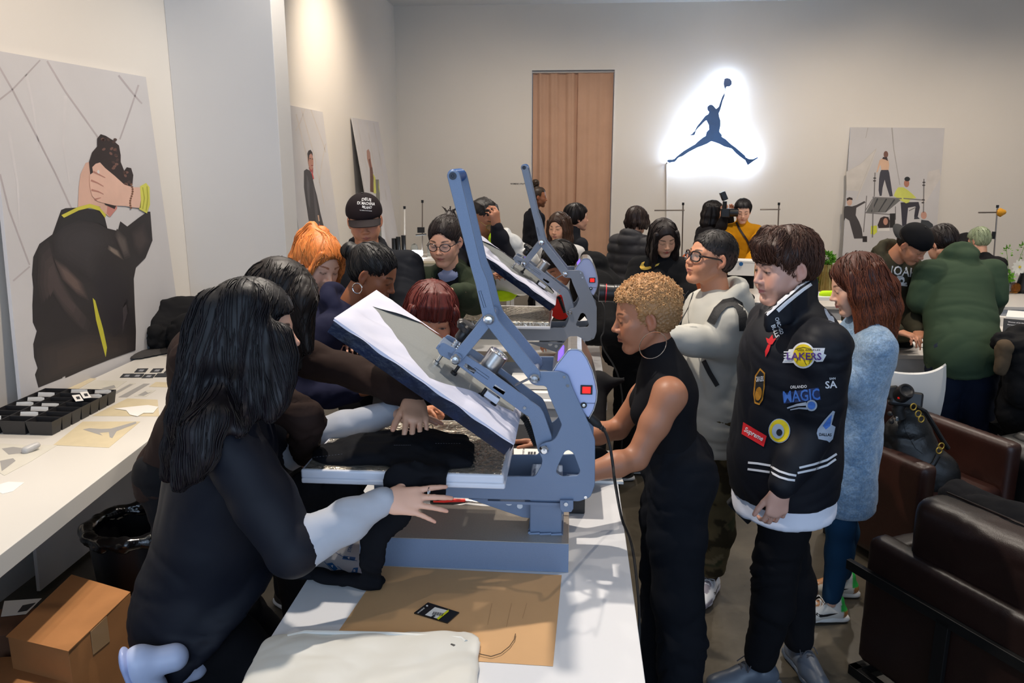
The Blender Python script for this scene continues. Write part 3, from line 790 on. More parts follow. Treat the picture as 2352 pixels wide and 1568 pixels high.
 plate('carrier_arm', arm, YA+0.016, 0.006, 0.006)
 plate('carrier_arm', arm, YA+0.016, 0.006, 0.006, y2=YA+0.11)
 c1 = atY(1205, 936, YA+0.013); MB().lathe(c1, [(0.0045, -0.003), (0.0045, 0.001)], 8, (0, 1, 0)).build('screw', m_chrome, t)
 def slot(a, b, w, Y):
  (ax, ay), (bx, by) = a, b; L = math.hypot(bx-ax, by-ay); nx, ny = -(by-ay)/L*w, (bx-ax)/L*w
  q = [(ax+nx, ay+ny), (bx+nx, by+ny), (bx-nx, by-ny), (ax-nx, ay-ny), (ax+nx, ay+ny)]
  MB().tube([atY(x, y, Y-0.0002) for x, y in q], 0.0006, 4).build('slot_outline', mat('groove_dark', srgb(40, 48, 66), 0.6), t)
 slot((1089, 846), (1122, 869), 3, YA+0.016)
 u = (atY(1242, 937, YA)-atY(1048, 802, YA)).normalized()
 for (x, y, l) in [(1030, 800, 0.03), (1084, 836, 0.02), (1150, 884, 0.02)]:
  c = atY(x, y, YA+0.063); M = Matrix((u, Vector((0, 1, 0)), u.cross(Vector((0, 1, 0))))).transposed()
  MB().box(c, (l, 0.047, 0.008), M).build('cross_block', m_steel if l < 0.03 else m_press, t, bevel=0.002)
 nrm = u.cross(Vector((0, 1, 0)));  nrm = nrm if nrm.z > 0 else -nrm
 c = atY(1040, 802, YA+0.063)
 MB().lathe(c, [(0.010, -0.03)]+[(0.010+0.002*(i % 2), -0.02+i*0.004) for i in range(14)], 14, nrm).build('threaded_rod', m_chrome, t, smooth=False)
 MB().lathe(c+nrm*0.035, [(0.016, 0), (0.018, 0.004), (0.018, 0.026), (0.016, 0.03)], 20, nrm).build('knob_collar', m_blackp, t, smooth=True)
 prof = [(0.012, 0), (0.03, 0.002), (0.034, 0.008), (0.034, 0.018), (0.028, 0.024), (0.0, 0.026)]
 mb = MB(); ax = nrm; e1 = ax.orthogonal().normalized(); e2 = ax.cross(e1); cc = c+nrm*0.064; vs = []; n = 48
 for (r, z) in prof:
  for k in range(n):
   a_ = 2*PI*k/n; rr = r*(1+0.10*math.cos(6*a_)) if r > 0.02 else r
   vs.append(cc+ax*z+(e1*math.cos(a_)+e2*math.sin(a_))*max(rr, 1e-4))
 fs = [(i*n+k, i*n+(k+1) % n, (i+1)*n+(k+1) % n, (i+1)*n+k) for i in range(len(prof)-1) for k in range(n)]
 mb.add(vs, fs).build('knob', m_blackp, t, smooth=True)
 c = atY(1118, 850, YA+0.063)
 MB().lathe(c, [(0.03, -0.015), (0.03, 0.062), (0.028, 0.064), (0.027, 0.061), (0.012, 0.061), (0.011, 0.064), (0.006, 0.064), (0.005, 0.061), (0.0, 0.061)], 32, nrm).build('magnet_cylinder', m_steel, t, smooth=True)
 def bolt(px, py, Y, r=0.017):
  c = atY(px, py, Y)
  o = MB().lathe(c, [(r, 0.012), (r, 0.0), (r*0.92, -0.006), (r*0.62, -0.011), (r*0.6, -0.013), (0, -0.0135)], 12, (0, 1, 0)).build('pivot_bolt', m_chrome, t)
  return o
 def capsule(a, b, w, n=7):
  (ax, ay), (bx, by) = a, b; th = math.atan2(by-ay, bx-ax); o = []
  for i in range(n+1): q = th+PI/2+PI*i/n; o.append((ax+w*math.cos(q), ay+w*math.sin(q)))
  for i in range(n+1): q = th-PI/2+PI*i/n; o.append((bx+w*math.cos(q), by+w*math.sin(q)))
  return o
 lev = [(1027, 406), (1028, 399), (1033, 393), (1040, 391), (1048, 392.5), (1054, 397), (1057, 405), (1105, 610), (1119, 643), (1137, 716), (1146, 737), (1240, 853), (1242, 866), (1236, 878), (1225, 881), (1215, 872), (1124, 755), (1111, 738), (1092, 652), (1081, 614)]
 lk = capsule((1047, 825), (1123, 733), 13)
 plate('link_bar', lk, YA+0.006, 0.006); plate('link_bar', lk, YA+0.006, 0.006, y2=YA+0.12)
 plate('lever_arm', lev, YA-0.004, 0.006); plate('lever_arm', lev, YA-0.004, 0.006, y2=YA+0.135)
 slot((1102, 668), (1114, 706), 2.5, YA-0.004)
 for (x, y, r) in [(1123, 733, 0.0165), (1047, 825, 0.0155), (1228, 869, 0.0155), (1250, 1032, 0.014)]:
  bolt(x, y, YA-0.010, r)
  a = atY(x, y, YA-0.004); MB().tube([a+V(0, 0.002, 0), V(a.x, YC+0.004, a.z)], 0.009, 14).build('pivot_shaft', m_edge, t, smooth=True)
 a = atY(1041, 404, YA+0.002); n = 26
 MB().lathe(a, [(0.0145+0.0035*abs(math.sin(i*PI/4)), 0.13*i/n) for i in range(n+1)], 20, (0, 1, 0)).build('ribbed_grip', mat('blue_grip', srgb(10, 82, 150), 0.35), t, smooth=True)
 c = atY(1040, 404, YA-0.0045)
 MB().lathe(c, [(0.010, 0.0), (0.010, -0.002), (0.004, -0.002), (0.003, -0.001), (0, -0.001)], 20, (0, 1, 0)).build('end_cap', mat('dark_cap', srgb(24, 30, 48), 0.4), t)
 MB().tube([atY(1222, 866, YA+0.02), atY(1184, 884, YA+0.06)], 0.0035, 8).build('stay_rod', m_edge, t)
 MB().tube([atY(1133, 852, YA+0.07), atY(1160, 872, YA+0.075), atY(1190, 900, YA+0.075), atY(1215, 925, YA+0.07), atY(1250, 960, YA+0.09), atY(1262, 1000, YA+0.11)], 0.004, 8).build('cable', m_rubber, t, smooth=True)
 pts = [atY(x, y, YA+0.07) for x, y in [(1199, 955), (1208, 965), (1216, 985), (1224, 1005), (1232, 1022)]]
 q = [pts[0].lerp(pts[-1], i/34.) for i in range(35)]
 q = [pts[int(min(3, i/34*4))].lerp(pts[int(min(3, i/34*4))+1], (i/34*4)-int(min(3, i/34*4))) for i in range(35)]
 MB().tube(q, [0.010 if i % 2 else 0.0075 for i in range(35)], 10).build('conduit', m_rubber, t)
 bx = [(1271, 853), (1280, 838), (1305, 806), (1311, 803.5), (1326, 803.5), (1336, 808), (1348, 825), (1360, 853), (1367, 880), (1370, 898), (1369, 918), (1363, 940), (1352, 960), (1335, 940), (1300, 905)]
 plate('control_box', bx, YA+0.012, 0.15, 0.003, m=mat('control_box_face', srgb(176, 186, 224), 0.38, 0.1))
 sh = [(1271, 853), (1280, 838), (1305, 806), (1311, 803.5), (1326, 803.5), (1336, 808), (1348, 825), (1360, 853), (1367, 880), (1370, 898), (1369, 918), (1363, 940), (1352, 960)]
 P = [atY(x, y, YA+0.008) for x, y in sh]; cen = atY(1325, 890, YA+0.008)
 mb = MB(); n = len(P); O = [p+(p-cen).normalized()*0.004 for p in P]
 ring = P+O[::-1]
 mb.prism(ring, (0, 0.158, 0))
 mb.build('box_shell', m_steel, t, bevel=0.001, seg=1)
 c = atY(1347, 895, YA+0.0105)
 MB().box(c, (0.0165, 0.002, 0.0135)).build('switch_frame', m_blackp, t, bevel=0.001)
 MB().box(c+V(0, -0.0022, 0), (0.0115, 0.0015, 0.0095)).build('red_switch', mat('red_lamp', srgb(235, 20, 20), 0.3, emit=(1.0, 0.02, 0.01), estr=0.7), t, bevel=0.001)
 c = atY(1341, 930, YA+0.010)
 MB().lathe(c, [(0.0085, 0.0), (0.0085, -0.003), (0.005, -0.003), (0.005, -0.001)], 16, (0, 1, 0)).build('fuse_ring', m_blackp, t)
 MB().lathe(c, [(0.0045, 0.0), (0.0045, -0.004), (0.001, -0.0045)], 12, (0, 1, 0)).build('fuse_cap', m_edge, t)
 MB().box2(tuple(atY(1334, 925, YA+0.010)), tuple(atY(1369, 926.5, YA+0.0115))).build('box_seam', mat('seam_grey', srgb(90, 96, 120), 0.5), t)
 a, b = atY(1284, 831, YA+0.02), atY(1296, 815, YA+0.02); d = (b-a).normalized(); nn = Vector((-d.z, 0, d.x)); nn = nn if nn.x < 0 else -nn
 MB().prism([a+nn*0.004, b+nn*0.004, b+nn*0.005, a+nn*0.005], (0, 0.11, 0)).build('display', mat('violet_display', srgb(60, 50, 200), 0.3, emit=(0.16, 0.08, 1.0), estr=1.6), t)
 ax = (atY(1385, 985, YA+0.02)-atY(1352, 955, YA+0.02)).normalized()
 MB().lathe(atY(1352, 955, YA+0.02), [(0.012, 0), (0.013, 0.03), (0.009, 0.04)]+[(0.0085-0.0015*(i % 2)-i*0.0003, 0.042+i*0.004) for i in range(6)], 12, ax).build('plug', m_rubber, t, smooth=True)
 if full: cp = [(1385, 984), (1394, 1000), (1402, 1030), (1408, 1070), (1413, 1110)]
 else: cp = [(1385, 984), (1398, 1010), (1402, 1060), (1396, 1120), (1390, 1180)]
 pts = [atY(x, y, YA+0.02-0.02*i) for i, (x, y) in enumerate(cp)]
 if full: pts += [atZ(1428, 1190, ZT+0.02), V(TX1+0.012, 2.25, ZT+0.012), V(TX1+0.02, 2.12, ZT-0.03), V(TX1+0.018, 1.95, ZT-0.1), V(TX1+0.016, 1.9, ZT-0.5), V(TX1+0.03, 1.95, 0.02)]
 else: pts += [V(TX1+0.04, 2.1, ZT-0.1), V(TX1+0.03, 2.1, 0.02)]
 sm = []
 for i in range(len(pts)-1):
  p_, a_, b_, c_ = pts[max(i-1, 0)], pts[i], pts[i+1], pts[min(i+2, len(pts)-1)]
  for j in range(6):
   s = j/6; sm.append(0.5*((2*a_)+(b_-p_)*s+(2*p_-5*a_+4*b_-c_)*s*s+(3*a_-p_-3*b_+c_)*s**3))
 MB().tube(sm+[pts[-1]], 0.0042, 8).build('power_cord', m_rubber, t, smooth=True)
 # ------------- upper platen (tilted slab)
 F, B = 1.985, 2.435
 a = atY(771, 733, F); b = atY(1179, 1017, F); c = atY(1166, 1049, F); d = atY(747, 754.5, F)
 ux = (b-a).normalized(); up = Vector((0, 1, 0)).cross(ux); up = up if up.z > 0 else -up
 th = 0.042; L = (b-a).length
 nx = 40; mb = MB(); body = []
 MB().prism([a-up*0.003, b-up*0.003, b-up*th, a-up*th], (0, B-F, 0)).build('heated_plate', m_film, t, bevel=0.007, seg=3)
 rr = random.Random(5); vs = []; fs = []; nu, nv = 60, 5
 for j in range(nv+1):
  for i in range(nu+1):
   p = a+ux*(L*i/nu)-up*(0.001+(th-0.002)*j/nv); amp = 0.0022
   vs.append(p+V(0, -0.0015-abs(rr.gauss(0, amp))*(0.35 if 0 < j < nv else 0.1), 0))
 for j in range(nv):
  for i in range(nu):
   q = j*(nu+1)+i; fs.append((q, q+1, q+nu+2, q+nu+1))
 MB().add(vs, fs).build('film_wrap', m_film, t, smooth=True)
 MB().prism([a+ux*0.02+V(0, 0.02, 0), b-ux*0.01+V(0, 0.02, 0), b-ux*0.01+V(0, B-F-0.02, 0), a+ux*0.02+V(0, B-F-0.02, 0)], up*0.0015).build('plate_top', m_plate, t)
 D = B-F; P0 = a; hp = hit_plane(a, up, 0)
 win = [(855, 705), (911, 781), (954, 843), (984, 871), (1034, 888), (1088, 906), (1136, 927), (1175, 950), (1188, 930), (1150, 880), (1090, 820), (1032, 770), (1008, 758), (967, 744), (927, 730), (887, 717)]
 def uv(x, y): q = hp(x, y)-a; return (min(0.97, max(0.02, q.dot(ux)/L))*L, min(0.96, max(0.03, q.y/D))*D)
 W_ = [uv(*q) for q in win]; fv, ff = fill2d([[(-0.005, -0.004), (L*0.33, -0.004), (L*0.66, -0.004), (L+0.004, -0.004), (L+0.004, D*0.5), (L+0.004, D+0.004), (L*0.5, D+0.004), (-0.005, D+0.004), (-0.005, D*0.5)], W_], 0.03)
 def hgt(x, y):
  e = min(x+0.005, L+0.004-x, y+0.004, D+0.004-y)/0.02; e = max(0.0, min(1.0, e)); return 0.001+e*(0.005+0.0022*math.sin(30*x+14*y)+0.0016*math.sin(62*x-37*y+1))
 MB().add([P0+ux*x+V(0, y, 0)+up*hgt(x, y) for x, y in fv], ff).build('cloth_cover', m_cover, t, smooth=True)
 nu, nv = 90, 60
 sk = MB(); sv = []; sf = []
 for i in range(nu+1):
  s = i/nu; p = P0+ux*(L*(s*1.01-0.005))
  sv += [p+V(0, -0.003, 0)+up*0.001, p+V(0, -0.0075, 0)-up*(0.004+0.003*math.sin(30*s)*math.sin(7*s))]
 for i in range(nu): sf.append((2*i, 2*i+1, 2*i+3, 2*i+2))
 n0 = len(sv)
 for i in range(nv+1):
  v = i/nv; p = b+V(0, D*v, 0)
  sv += [p+ux*0.004+up*0.001, p+ux*0.007-up*(0.026+0.004*math.sin(v*9))]
 for i in range(nv): sf.append((n0+2*i, n0+2*i+1, n0+2*i+3, n0+2*i+2))
 n0 = len(sv)
 for i in range(nv+1):
  v = i/nv; p = a+V(0, D*v, 0)
  sv += [p-ux*0.004+up*0.001, p-ux*0.008-up*(0.010+0.004*math.sin(v*7))]
 for i in range(nv): sf.append((n0+2*i, n0+2*i+1, n0+2*i+3, n0+2*i+2))
 sk.add(sv, sf).build('cover_hem', m_cover, t, smooth=True)
 for (x, y, Y) in [(1010, 822, 2.16), (1050, 846, 2.15), (1112, 898, 2.15), (1140, 918, 2.15)]:
  c = atY(x, y, Y)
  MB().lathe(c-up*0.02, [(0.010, 0), (0.010, 0.008), (0.005, 0.010), (0.005, 0.03)], 12, up).build('mounting_stud', m_blackp if x > 1020 else m_chrome, t, smooth=True)
 c = atY(1132, 908, 2.15); M = Matrix((ux, Vector((0, 1, 0)), up)).transposed()
 MB().box(c-up*0.004, (0.022, 0.012, 0.009), M).build('terminal_block', m_tray, t, bevel=0.002)
 # ------------- lower platen
 zt = atY(1157, 1104.5, F).z; xl = atY(690, 1081, F).x; xr = atY(1157, 1104, F).x
 MB().box2((xl, F, zt-0.012), (xr, B, zt+0.016)).build('lower_plate', m_tray if full else m_foil, t, bevel=0.006, seg=3)
 MB().box2((xl+0.002, F-0.006, zt-0.022), (xr+0.004, B+0.006, zt-0.006)).build('plate_tray', m_tray, t, bevel=0.005, seg=3)
 vs = []; fs = []; nu, nv = 110, 90
 nz = None
 G = np.array([(i/nu, j/nv, 0.0) for j in range(nv+1) for i in range(nu+1)])
 P3 = np.stack([xl+0.004+(xr-xl-0.008)*G[:, 0], F+0.004+(B-F-0.008)*G[:, 1], np.zeros(len(G))], 1)
 cr = (1-np.abs(fbm(P3*38, 3, 3)))**3*0.0022*(0.35+0.65*sstep(-0.28, -0.18, P3[:, 0]) if full else 0.5)
 for k in range(len(G)):
  e = min(G[k, 0], 1-G[k, 0], G[k, 1], 1-G[k, 1]); vs.append((P3[k, 0], P3[k, 1], zt+0.0165+cr[k]-(0.004 if e < 0.005 else 0)))
 for j in range(nv):
  for i in range(nu):
   q = j*(nu+1)+i; fs.append((q, q+1, q+nu+2, q+nu+1))
 MB().add(vs, fs).build('foil_top', m_foil, t, smooth=True)
 t.location = (t.location[0]+dx, t.location[1]+dy, t.location[2])
 return t, zt
press1, ZP = press('near blue-grey heat press standing open on the foreground table', 0, 0, True)
press2, _ = press('far grey heat press standing open on the second table', 0.062, 2.06, False, mat('hammered_paint_neutral_lit', srgb(136, 142, 154), 0.45, 0.25, nscale=900, namp=0.10, bump=0.15, bscale=1500, bdist=0.0006))  # same paint as the near press, its weaker cool light set as greyer colour
# ================================================================ people
from mathutils.kdtree import KDTree
m_skin = mat('skin', rough=0.45, attr=True, bump=0.06, bscale=700, sss=0.04, spec=0.35)
m_hair = mat('hair', rough=0.42, attr=True, bump=0.5, bscale=900, bdist=0.0008, spec=0.35)
m_cloth = mat('cloth', rough=0.85, attr=True, bump=0.25, bscale=1400, bdist=0.0006, spec=0.15)
m_nylon = mat('nylon', rough=0.6, attr=True, bump=0.12, bscale=900, bdist=0.0005, spec=0.25)
m_fuzzy = mat('fuzzy_wool', rough=0.95, attr=True, nscale=130, namp=0.28, bump=0.9, bscale=350, bdist=0.004, sheen=0.4, spec=0.1)
m_shoe = mat('shoe_leather', rough=0.4, attr=True, bump=0.1, bscale=600, bdist=0.0005)
SK = dict(light=(218, 164, 136), pale=(228, 178, 152), tan=(206, 146, 114), mid=(188, 128, 98), brown=(150, 96, 68), dark=(104, 66, 48), asian=(216, 164, 134), warm=(200, 138, 106))
def npv(v): return np.array(v, float)
def head_sdf(vox, F, detail=True):
 """head in its own frame: x right, y forward, z up, origin between the eyes' depth and the ears"""
 fem = F.get('fem', 0.5); jw = 1-0.10*fem; w = F.get('wide', 1.0)
 s = SDF(vox)
 s.ell((0, -0.015, 0.030), (0.0745*w, 0.095, 0.085), k=0.01)
 s.ell((0, 0.018, -0.010), (0.0635*w, 0.068, 0.088), k=0.02)
 s.ell((0, 0.030, -0.066), (0.048*jw*w, 0.050, 0.042), k=0.025)
 s.ell((0, 0.068-0.004*fem, -0.098), (0.021*jw, 0.019, 0.016), k=0.022)
 for x in (-1, 1):
  s.cone((x*0.056*jw*w, -0.004, -0.052), (x*0.018*jw, 0.062, -0.100), 0.016, 0.014, k=0.022)
  s.ell((x*0.043*w, 0.050, -0.022), (0.022, 0.026, 0.022), k=0.02)
  s.ell((x*0.036*w, 0.056, -0.048), (0.020+F.get('cheek', 0)*0.006, 0.026, 0.024), k=0.02)
  s.cone((x*0.045, 0.066, 0.017), (x*0.014, 0.077, 0.014), 0.011-0.003*fem, 0.010-0.003*fem, k=0.014)
  s.ell((x*0.0305, 0.095, 0.000), (0.0155, 0.014, 0.0105), k=0.012, mode='s')
  s.ell((x*0.0310, 0.0695, -0.0015), (0.0165, 0.0145, 0.0125), k=0.003)
  s.cone((x*0.019, 0.084, 0.006), (x*0.043, 0.073, 0.005), 0.0028, 0.0028, k=0.004)
 nw = F.get('nose', 1.0); nl = F.get('nosel', 1.0)
 s.cone((0, 0.079, 0.008), (0, 0.079+0.021*nl, -0.028), 0.0065, 0.0080*nw, k=0.010)
 s.ell((0, 0.078+0.023*nl, -0.031), (0.0095*nw, 0.0095, 0.0085), k=0.006)
 for x in (-1, 1):
  s.ell((x*0.0115*nw, 0.087+0.004*nl, -0.0345), (0.0078*nw, 0.0105, 0.0070), k=0.005)
  if detail: s.ell((x*0.0060*nw, 0.092+0.008*nl, -0.0425), (0.0034, 0.0045, 0.0035), k=0.002, mode='s')
 s.ell((0, 0.068, -0.058), (0.028, 0.022, 0.024), k=0.012)
 lp = F.get('lips', 1.0); mo = F.get('pout', 0.0)
 for x in (-1, 1):
  s.cone((x*0.022, 0.079, -0.0625), (x*0.004, 0.090+mo, -0.0575), 0.0030, 0.0052*lp, k=0.004)
  s.cone((x*0.021, 0.078, -0.0635), (0, 0.0885+mo, -0.0680), 0.0030, 0.0060*lp, k=0.004)
 if detail: s.cone((-0.021, 0.0905, -0.0632), (0.021, 0.0905, -0.0632), 0.0016, 0.0016, k=0.002, mode='s') if False else s.chain([(-0.024, 0.083, -0.0640), (0, 0.0985+mo, -0.0628), (0.024, 0.083, -0.0640)], [0.0019, 0.0024, 0.0019], k=0.002, mode='s')
 s.ell((0, 0.084, -0.083), (0.016, 0.007, 0.006), k=0.008, mode='s')
 for x in (-1, 1):
  R = Matrix.Rotation(x*0.45, 3, 'Z') @ Matrix.Rotation(-0.12, 3, 'X')
  s.ell((x*0.0765*w, -0.010, -0.006), (0.0075, 0.0175, 0.0295), R, k=0.004)
  s.ell((x*0.0735*w, -0.004, -0.030), (0.0065, 0.009, 0.010), R, k=0.004)
  if detail:
   s.ell((x*0.0835*w, -0.006, -0.003), (0.006, 0.0095, 0.0185), R, k=0.003, mode='s')
 return s
def face_color(L, F, N=None):
 """L: local points at scale 1 -> colours"""
 base = npv(srgb(SK[F['skin']] if isinstance(F['skin'], str) else F['skin']))
 C = np.tile(base, (len(L), 1)); x, y, z = np.abs(L[:, 0]), L[:, 1], L[:, 2]
 def mix(m, col): m = np.clip(m, 0, 1)[:, None]; C[:] = C*(1-m)+npv(col)*m
 front = sstep(0.045, 0.06, y)
 blush = np.exp(-(((x-0.042)/0.02)**2+((z+0.03)/0.018)**2))*front
 mix(blush*0.30, base*npv((1.08, 0.70, 0.66)))
 mix(np.exp(-((x/0.014)**2+((z+0.034)/0.010)**2))*front*0.25, base*npv((1.05, 0.72, 0.68)))
 mix(np.exp(-(((L[:, 1]+0.008)/0.02)**2+((z+0.005)/0.03)**2))*sstep(0.07, 0.078, x)*0.35, base*npv((1.05, 0.62, 0.56)))
 lipc = npv(srgb(F.get('lip', (176, 96, 92))))
 lz = -0.0630; up = 0.0068+0.0012*np.cos(x/0.007); lo = 0.0085
 e = sstep(0.0245, 0.020, x+np.abs(z-lz)*0.9)*sstep(1.15, 0.85, np.where(z > lz, (z-lz)/(up*(1-x/0.03)+1e-4), (lz-z)/(lo*(1-x/0.028)+1e-4)))*sstep(0.06, 0.07, y)
 mix(e*0.85, lipc)
 mix(np.exp(-((z-lz)/0.0016)**2)*sstep(0.025, 0.021, x)*sstep(0.06, 0.07, y)*0.6, lipc*0.25)
 hc = npv(srgb(F.get('brow', (40, 30, 26))))
 bz = 0.0205+0.0045*np.sin(np.clip((x-0.012)/0.040, 0, 1)*PI*0.75)-F.get('frown', 0)*0.004*sstep(0.03, 0.012, x)
 th = F.get('browt', 1.0)*(0.0038-0.0018*np.clip((x-0.02)/0.03, 0, 1))
 mix(sstep(1.5, 0.6, np.abs(z-bz)/th)*sstep(0.011, 0.016, x)*sstep(0.054, 0.047, x)*sstep(0.03, 0.05, y)*0.97, hc)
 eye = F.get('eye', 'down'); ex = (x-0.0310)/0.0150; cz = -0.0015
 inx = sstep(1.05, 0.9, np.abs(ex))*sstep(0.055, 0.062, y); arc = 1-np.clip(np.abs(ex), 0, 1)**2
 if eye == 'open': top, bot = cz+0.0058*arc, cz-0.0042*arc
 elif eye == 'half': top, bot = cz+0.0028*arc, cz-0.0040*arc
 elif eye == 'down': top, bot = cz-0.0028*arc, cz-0.0050*arc
 else: top, bot = cz-0.0050*arc, cz-0.0055*arc
 mix(inx*np.exp(-((z-0.006)/0.006)**2)*0.25, base*0.72)
 ins = inx*sstep(0.0006, -0.0006, z-top)*sstep(-0.0006, 0.0006, z-bot)
 mix(ins*(0.3 if eye in ('down', 'closed') else 0.85), (0.36, 0.32, 0.30))
 ix = F.get('gaze', 0.0); ir = np.sqrt(((np.sign(L[:, 0])*(x-0.031)-ix)/0.0062)**2+((z-(bot+top)/2+0.0004)/0.0062)**2)
 if eye in ('open', 'half'): mix(ins*sstep(1.1, 0.85, ir), npv(srgb(F.get('iris', (42, 28, 22)))))
 mix(inx*np.exp(-((z-top)/0.0019)**2)*0.97, (0.012, 0.009, 0.008))
 mix(inx*np.exp(-((z-top-0.0052)/0.0012)**2)*0.45, base*0.45)
 mix(inx*np.exp(-((z-bot)/0.0010)**2)*0.35, base*0.35)
 if F.get('beard'):
  mix(sstep(-0.05, -0.075, z)*sstep(0.0, 0.03, y)*F['beard']*(1-e), hc)
 if F.get('stubble'):
  mix(sstep(-0.045, -0.07, z)*sstep(0.0, 0.03, y)*0.25*(1-e), base*0.6)
 return C
HANDS = dict(relaxed=[(18, 28, 18), (24, 32, 20), (28, 34, 22), (32, 36, 24)], flat=[(4, 8, 5)]*4, fist=[(62, 78, 50)]*4, grip=[(42, 50, 30)]*4,
     spread=[(6, 14, 8), (4, 10, 6), (6, 12, 8), (8, 16, 10)], pinch=[(46, 30, 14), (50, 42, 26), (48, 44, 30), (44, 46, 32)], type=[(30, 40, 22)]*4)
def hand_prims(s, W, d, nrm, side, pose='relaxed', sc=1.0, k=0.004):
 """W wrist, d towards the fingers, nrm back of the hand"""
 d = Vector(d).normalized(); n = Vector(nrm); n = (n-d*n.dot(d)).normalized(); x = d.cross(n)   # right hand, back up: x points right
 th = -1 if side == 'R' else 1
 def T(a, b, c): return Vector(W)+(x*(a*th)+d*b+n*c)*sc       # a>0 towards the thumb
 s.cone(T(0, -0.02, 0), T(0, 0.03, 0), 0.026*sc, 0.029*sc, k=0.01, flat=(n, 0.66))
 fl = (n, 0.50)
 s.cone(T(0.014, 0.030, 0), T(0.023, 0.082, 0.002), 0.024*sc, 0.0165*sc, k=0.012, flat=(n, 0.62))
 s.cone(T(0, 0.030, 0), T(0.003, 0.086, 0.003), 0.027*sc, 0.0175*sc, k=0.012, flat=(n, 0.58))
 s.cone(T(-0.014, 0.030, 0), T(-0.024, 0.076, 0), 0.023*sc, 0.0155*sc, k=0.012, flat=(n, 0.62))
 P = HANDS[pose] if isinstance(pose, str) else pose
 spr = {'spread': (13, 3, -7, -19), 'flat': (4, 1, -2, -6), 'relaxed': (5, 1, -3, -8)}.get(pose if isinstance(pose, str) else '', (4, 1, -3, -8))
 base = [(0.029, 0.084), (0.0095, 0.089), (-0.0105, 0.085), (-0.029, 0.076)]
 ln = [(0.040, 0.024, 0.020), (0.044, 0.027, 0.021), (0.041, 0.025, 0.020), (0.032, 0.019, 0.018)]
 rd = [0.0090, 0.0092, 0.0086, 0.0077]
 tips = []
 for i in range(4):
  a = math.radians(spr[i]); fd = d*math.cos(a)+x*(th*math.sin(a)); p = T(base[i][0], base[i][1], 0.001); ang = 0
  pts = [p-fd*0.012*sc, p]; rs = [rd[i]*1.1*sc, rd[i]*1.08*sc]
  for j in range(3):
   ang += math.radians(P[i][j]); v = fd*math.cos(ang)-n*math.sin(ang)
   p = p+v*ln[i][j]*sc; pts.append(p); rs.append(rd[i]*(1.0-0.1*(j+1))*sc)
  for j in range(len(pts)-1): s.cone(pts[j], pts[j+1], rs[j], rs[j+1], k=k*sc*(1.6 if j < 1 else 0.7))
  tips.append(pts[-1])
 oa = {'spread': 52, 'pinch': 22, 'fist': 20, 'grip': 30, 'flat': 30}.get(pose if isinstance(pose, str) else '', 34)
 dn = {'pinch': 0.75, 'fist': 0.6, 'grip': 0.6}.get(pose if isinstance(pose, str) else '', 0.32)
 a = math.radians(oa); v = (d*math.cos(a)+x*(th*math.sin(a))-n*dn).normalized(); p = T(0.018, 0.022, -0.004)
 p1 = p+v*0.044*sc; v2 = (v+d*0.35-n*0.05).normalized(); p2 = p1+v2*0.031*sc; v3 = (v2+d*0.35).normalized(); p3 = p2+v3*0.024*sc
 s.cone(p, p1, 0.0155*sc, 0.0112*sc, k=0.012); s.cone(p1, p2, 0.0110*sc, 0.0098*sc, k=0.003); s.cone(p2, p3, 0.0100*sc, 0.0082*sc, k=0.003)
 return tips, p3
def fold_disp(P, N, amp, seed, scale=1.0, stretch=(7, 7, 9)):
 """cloth relief: round swells with sharper valleys, turned at an angle that differs per garment"""
 A = Matrix.Rotation(0.5+seed*0.7, 3, 'Z') @ Matrix.Rotation(0.55*math.sin(seed*1.3), 3, 'X')
 Q = (P @ np.array(A).T)*npv(stretch)*scale
 w = Q+0.9*np.stack([vnoise(Q*0.55+5, seed+1), vnoise(Q*0.55+9, seed+2), vnoise(Q*0.55+3, seed+3)], 1)
 n1 = np.abs(vnoise(w, seed+4)); n2 = np.abs(vnoise(w*2.2+3, seed+6)); g = 0.35+0.65*sstep(-0.4, 0.5, vnoise(P*3.1, seed+9))
 r = np.minimum(n1*2.2, 1.0)**0.7+0.35*np.minimum(n2*2.2, 1.0)**0.7-0.85
 return P+N*(r*amp*g)[:, None]
def bumps(P, N, amp, sc, seed): return P+N*(fbm(P*sc, seed, 2)*amp)[:, None]
class Sk: pass
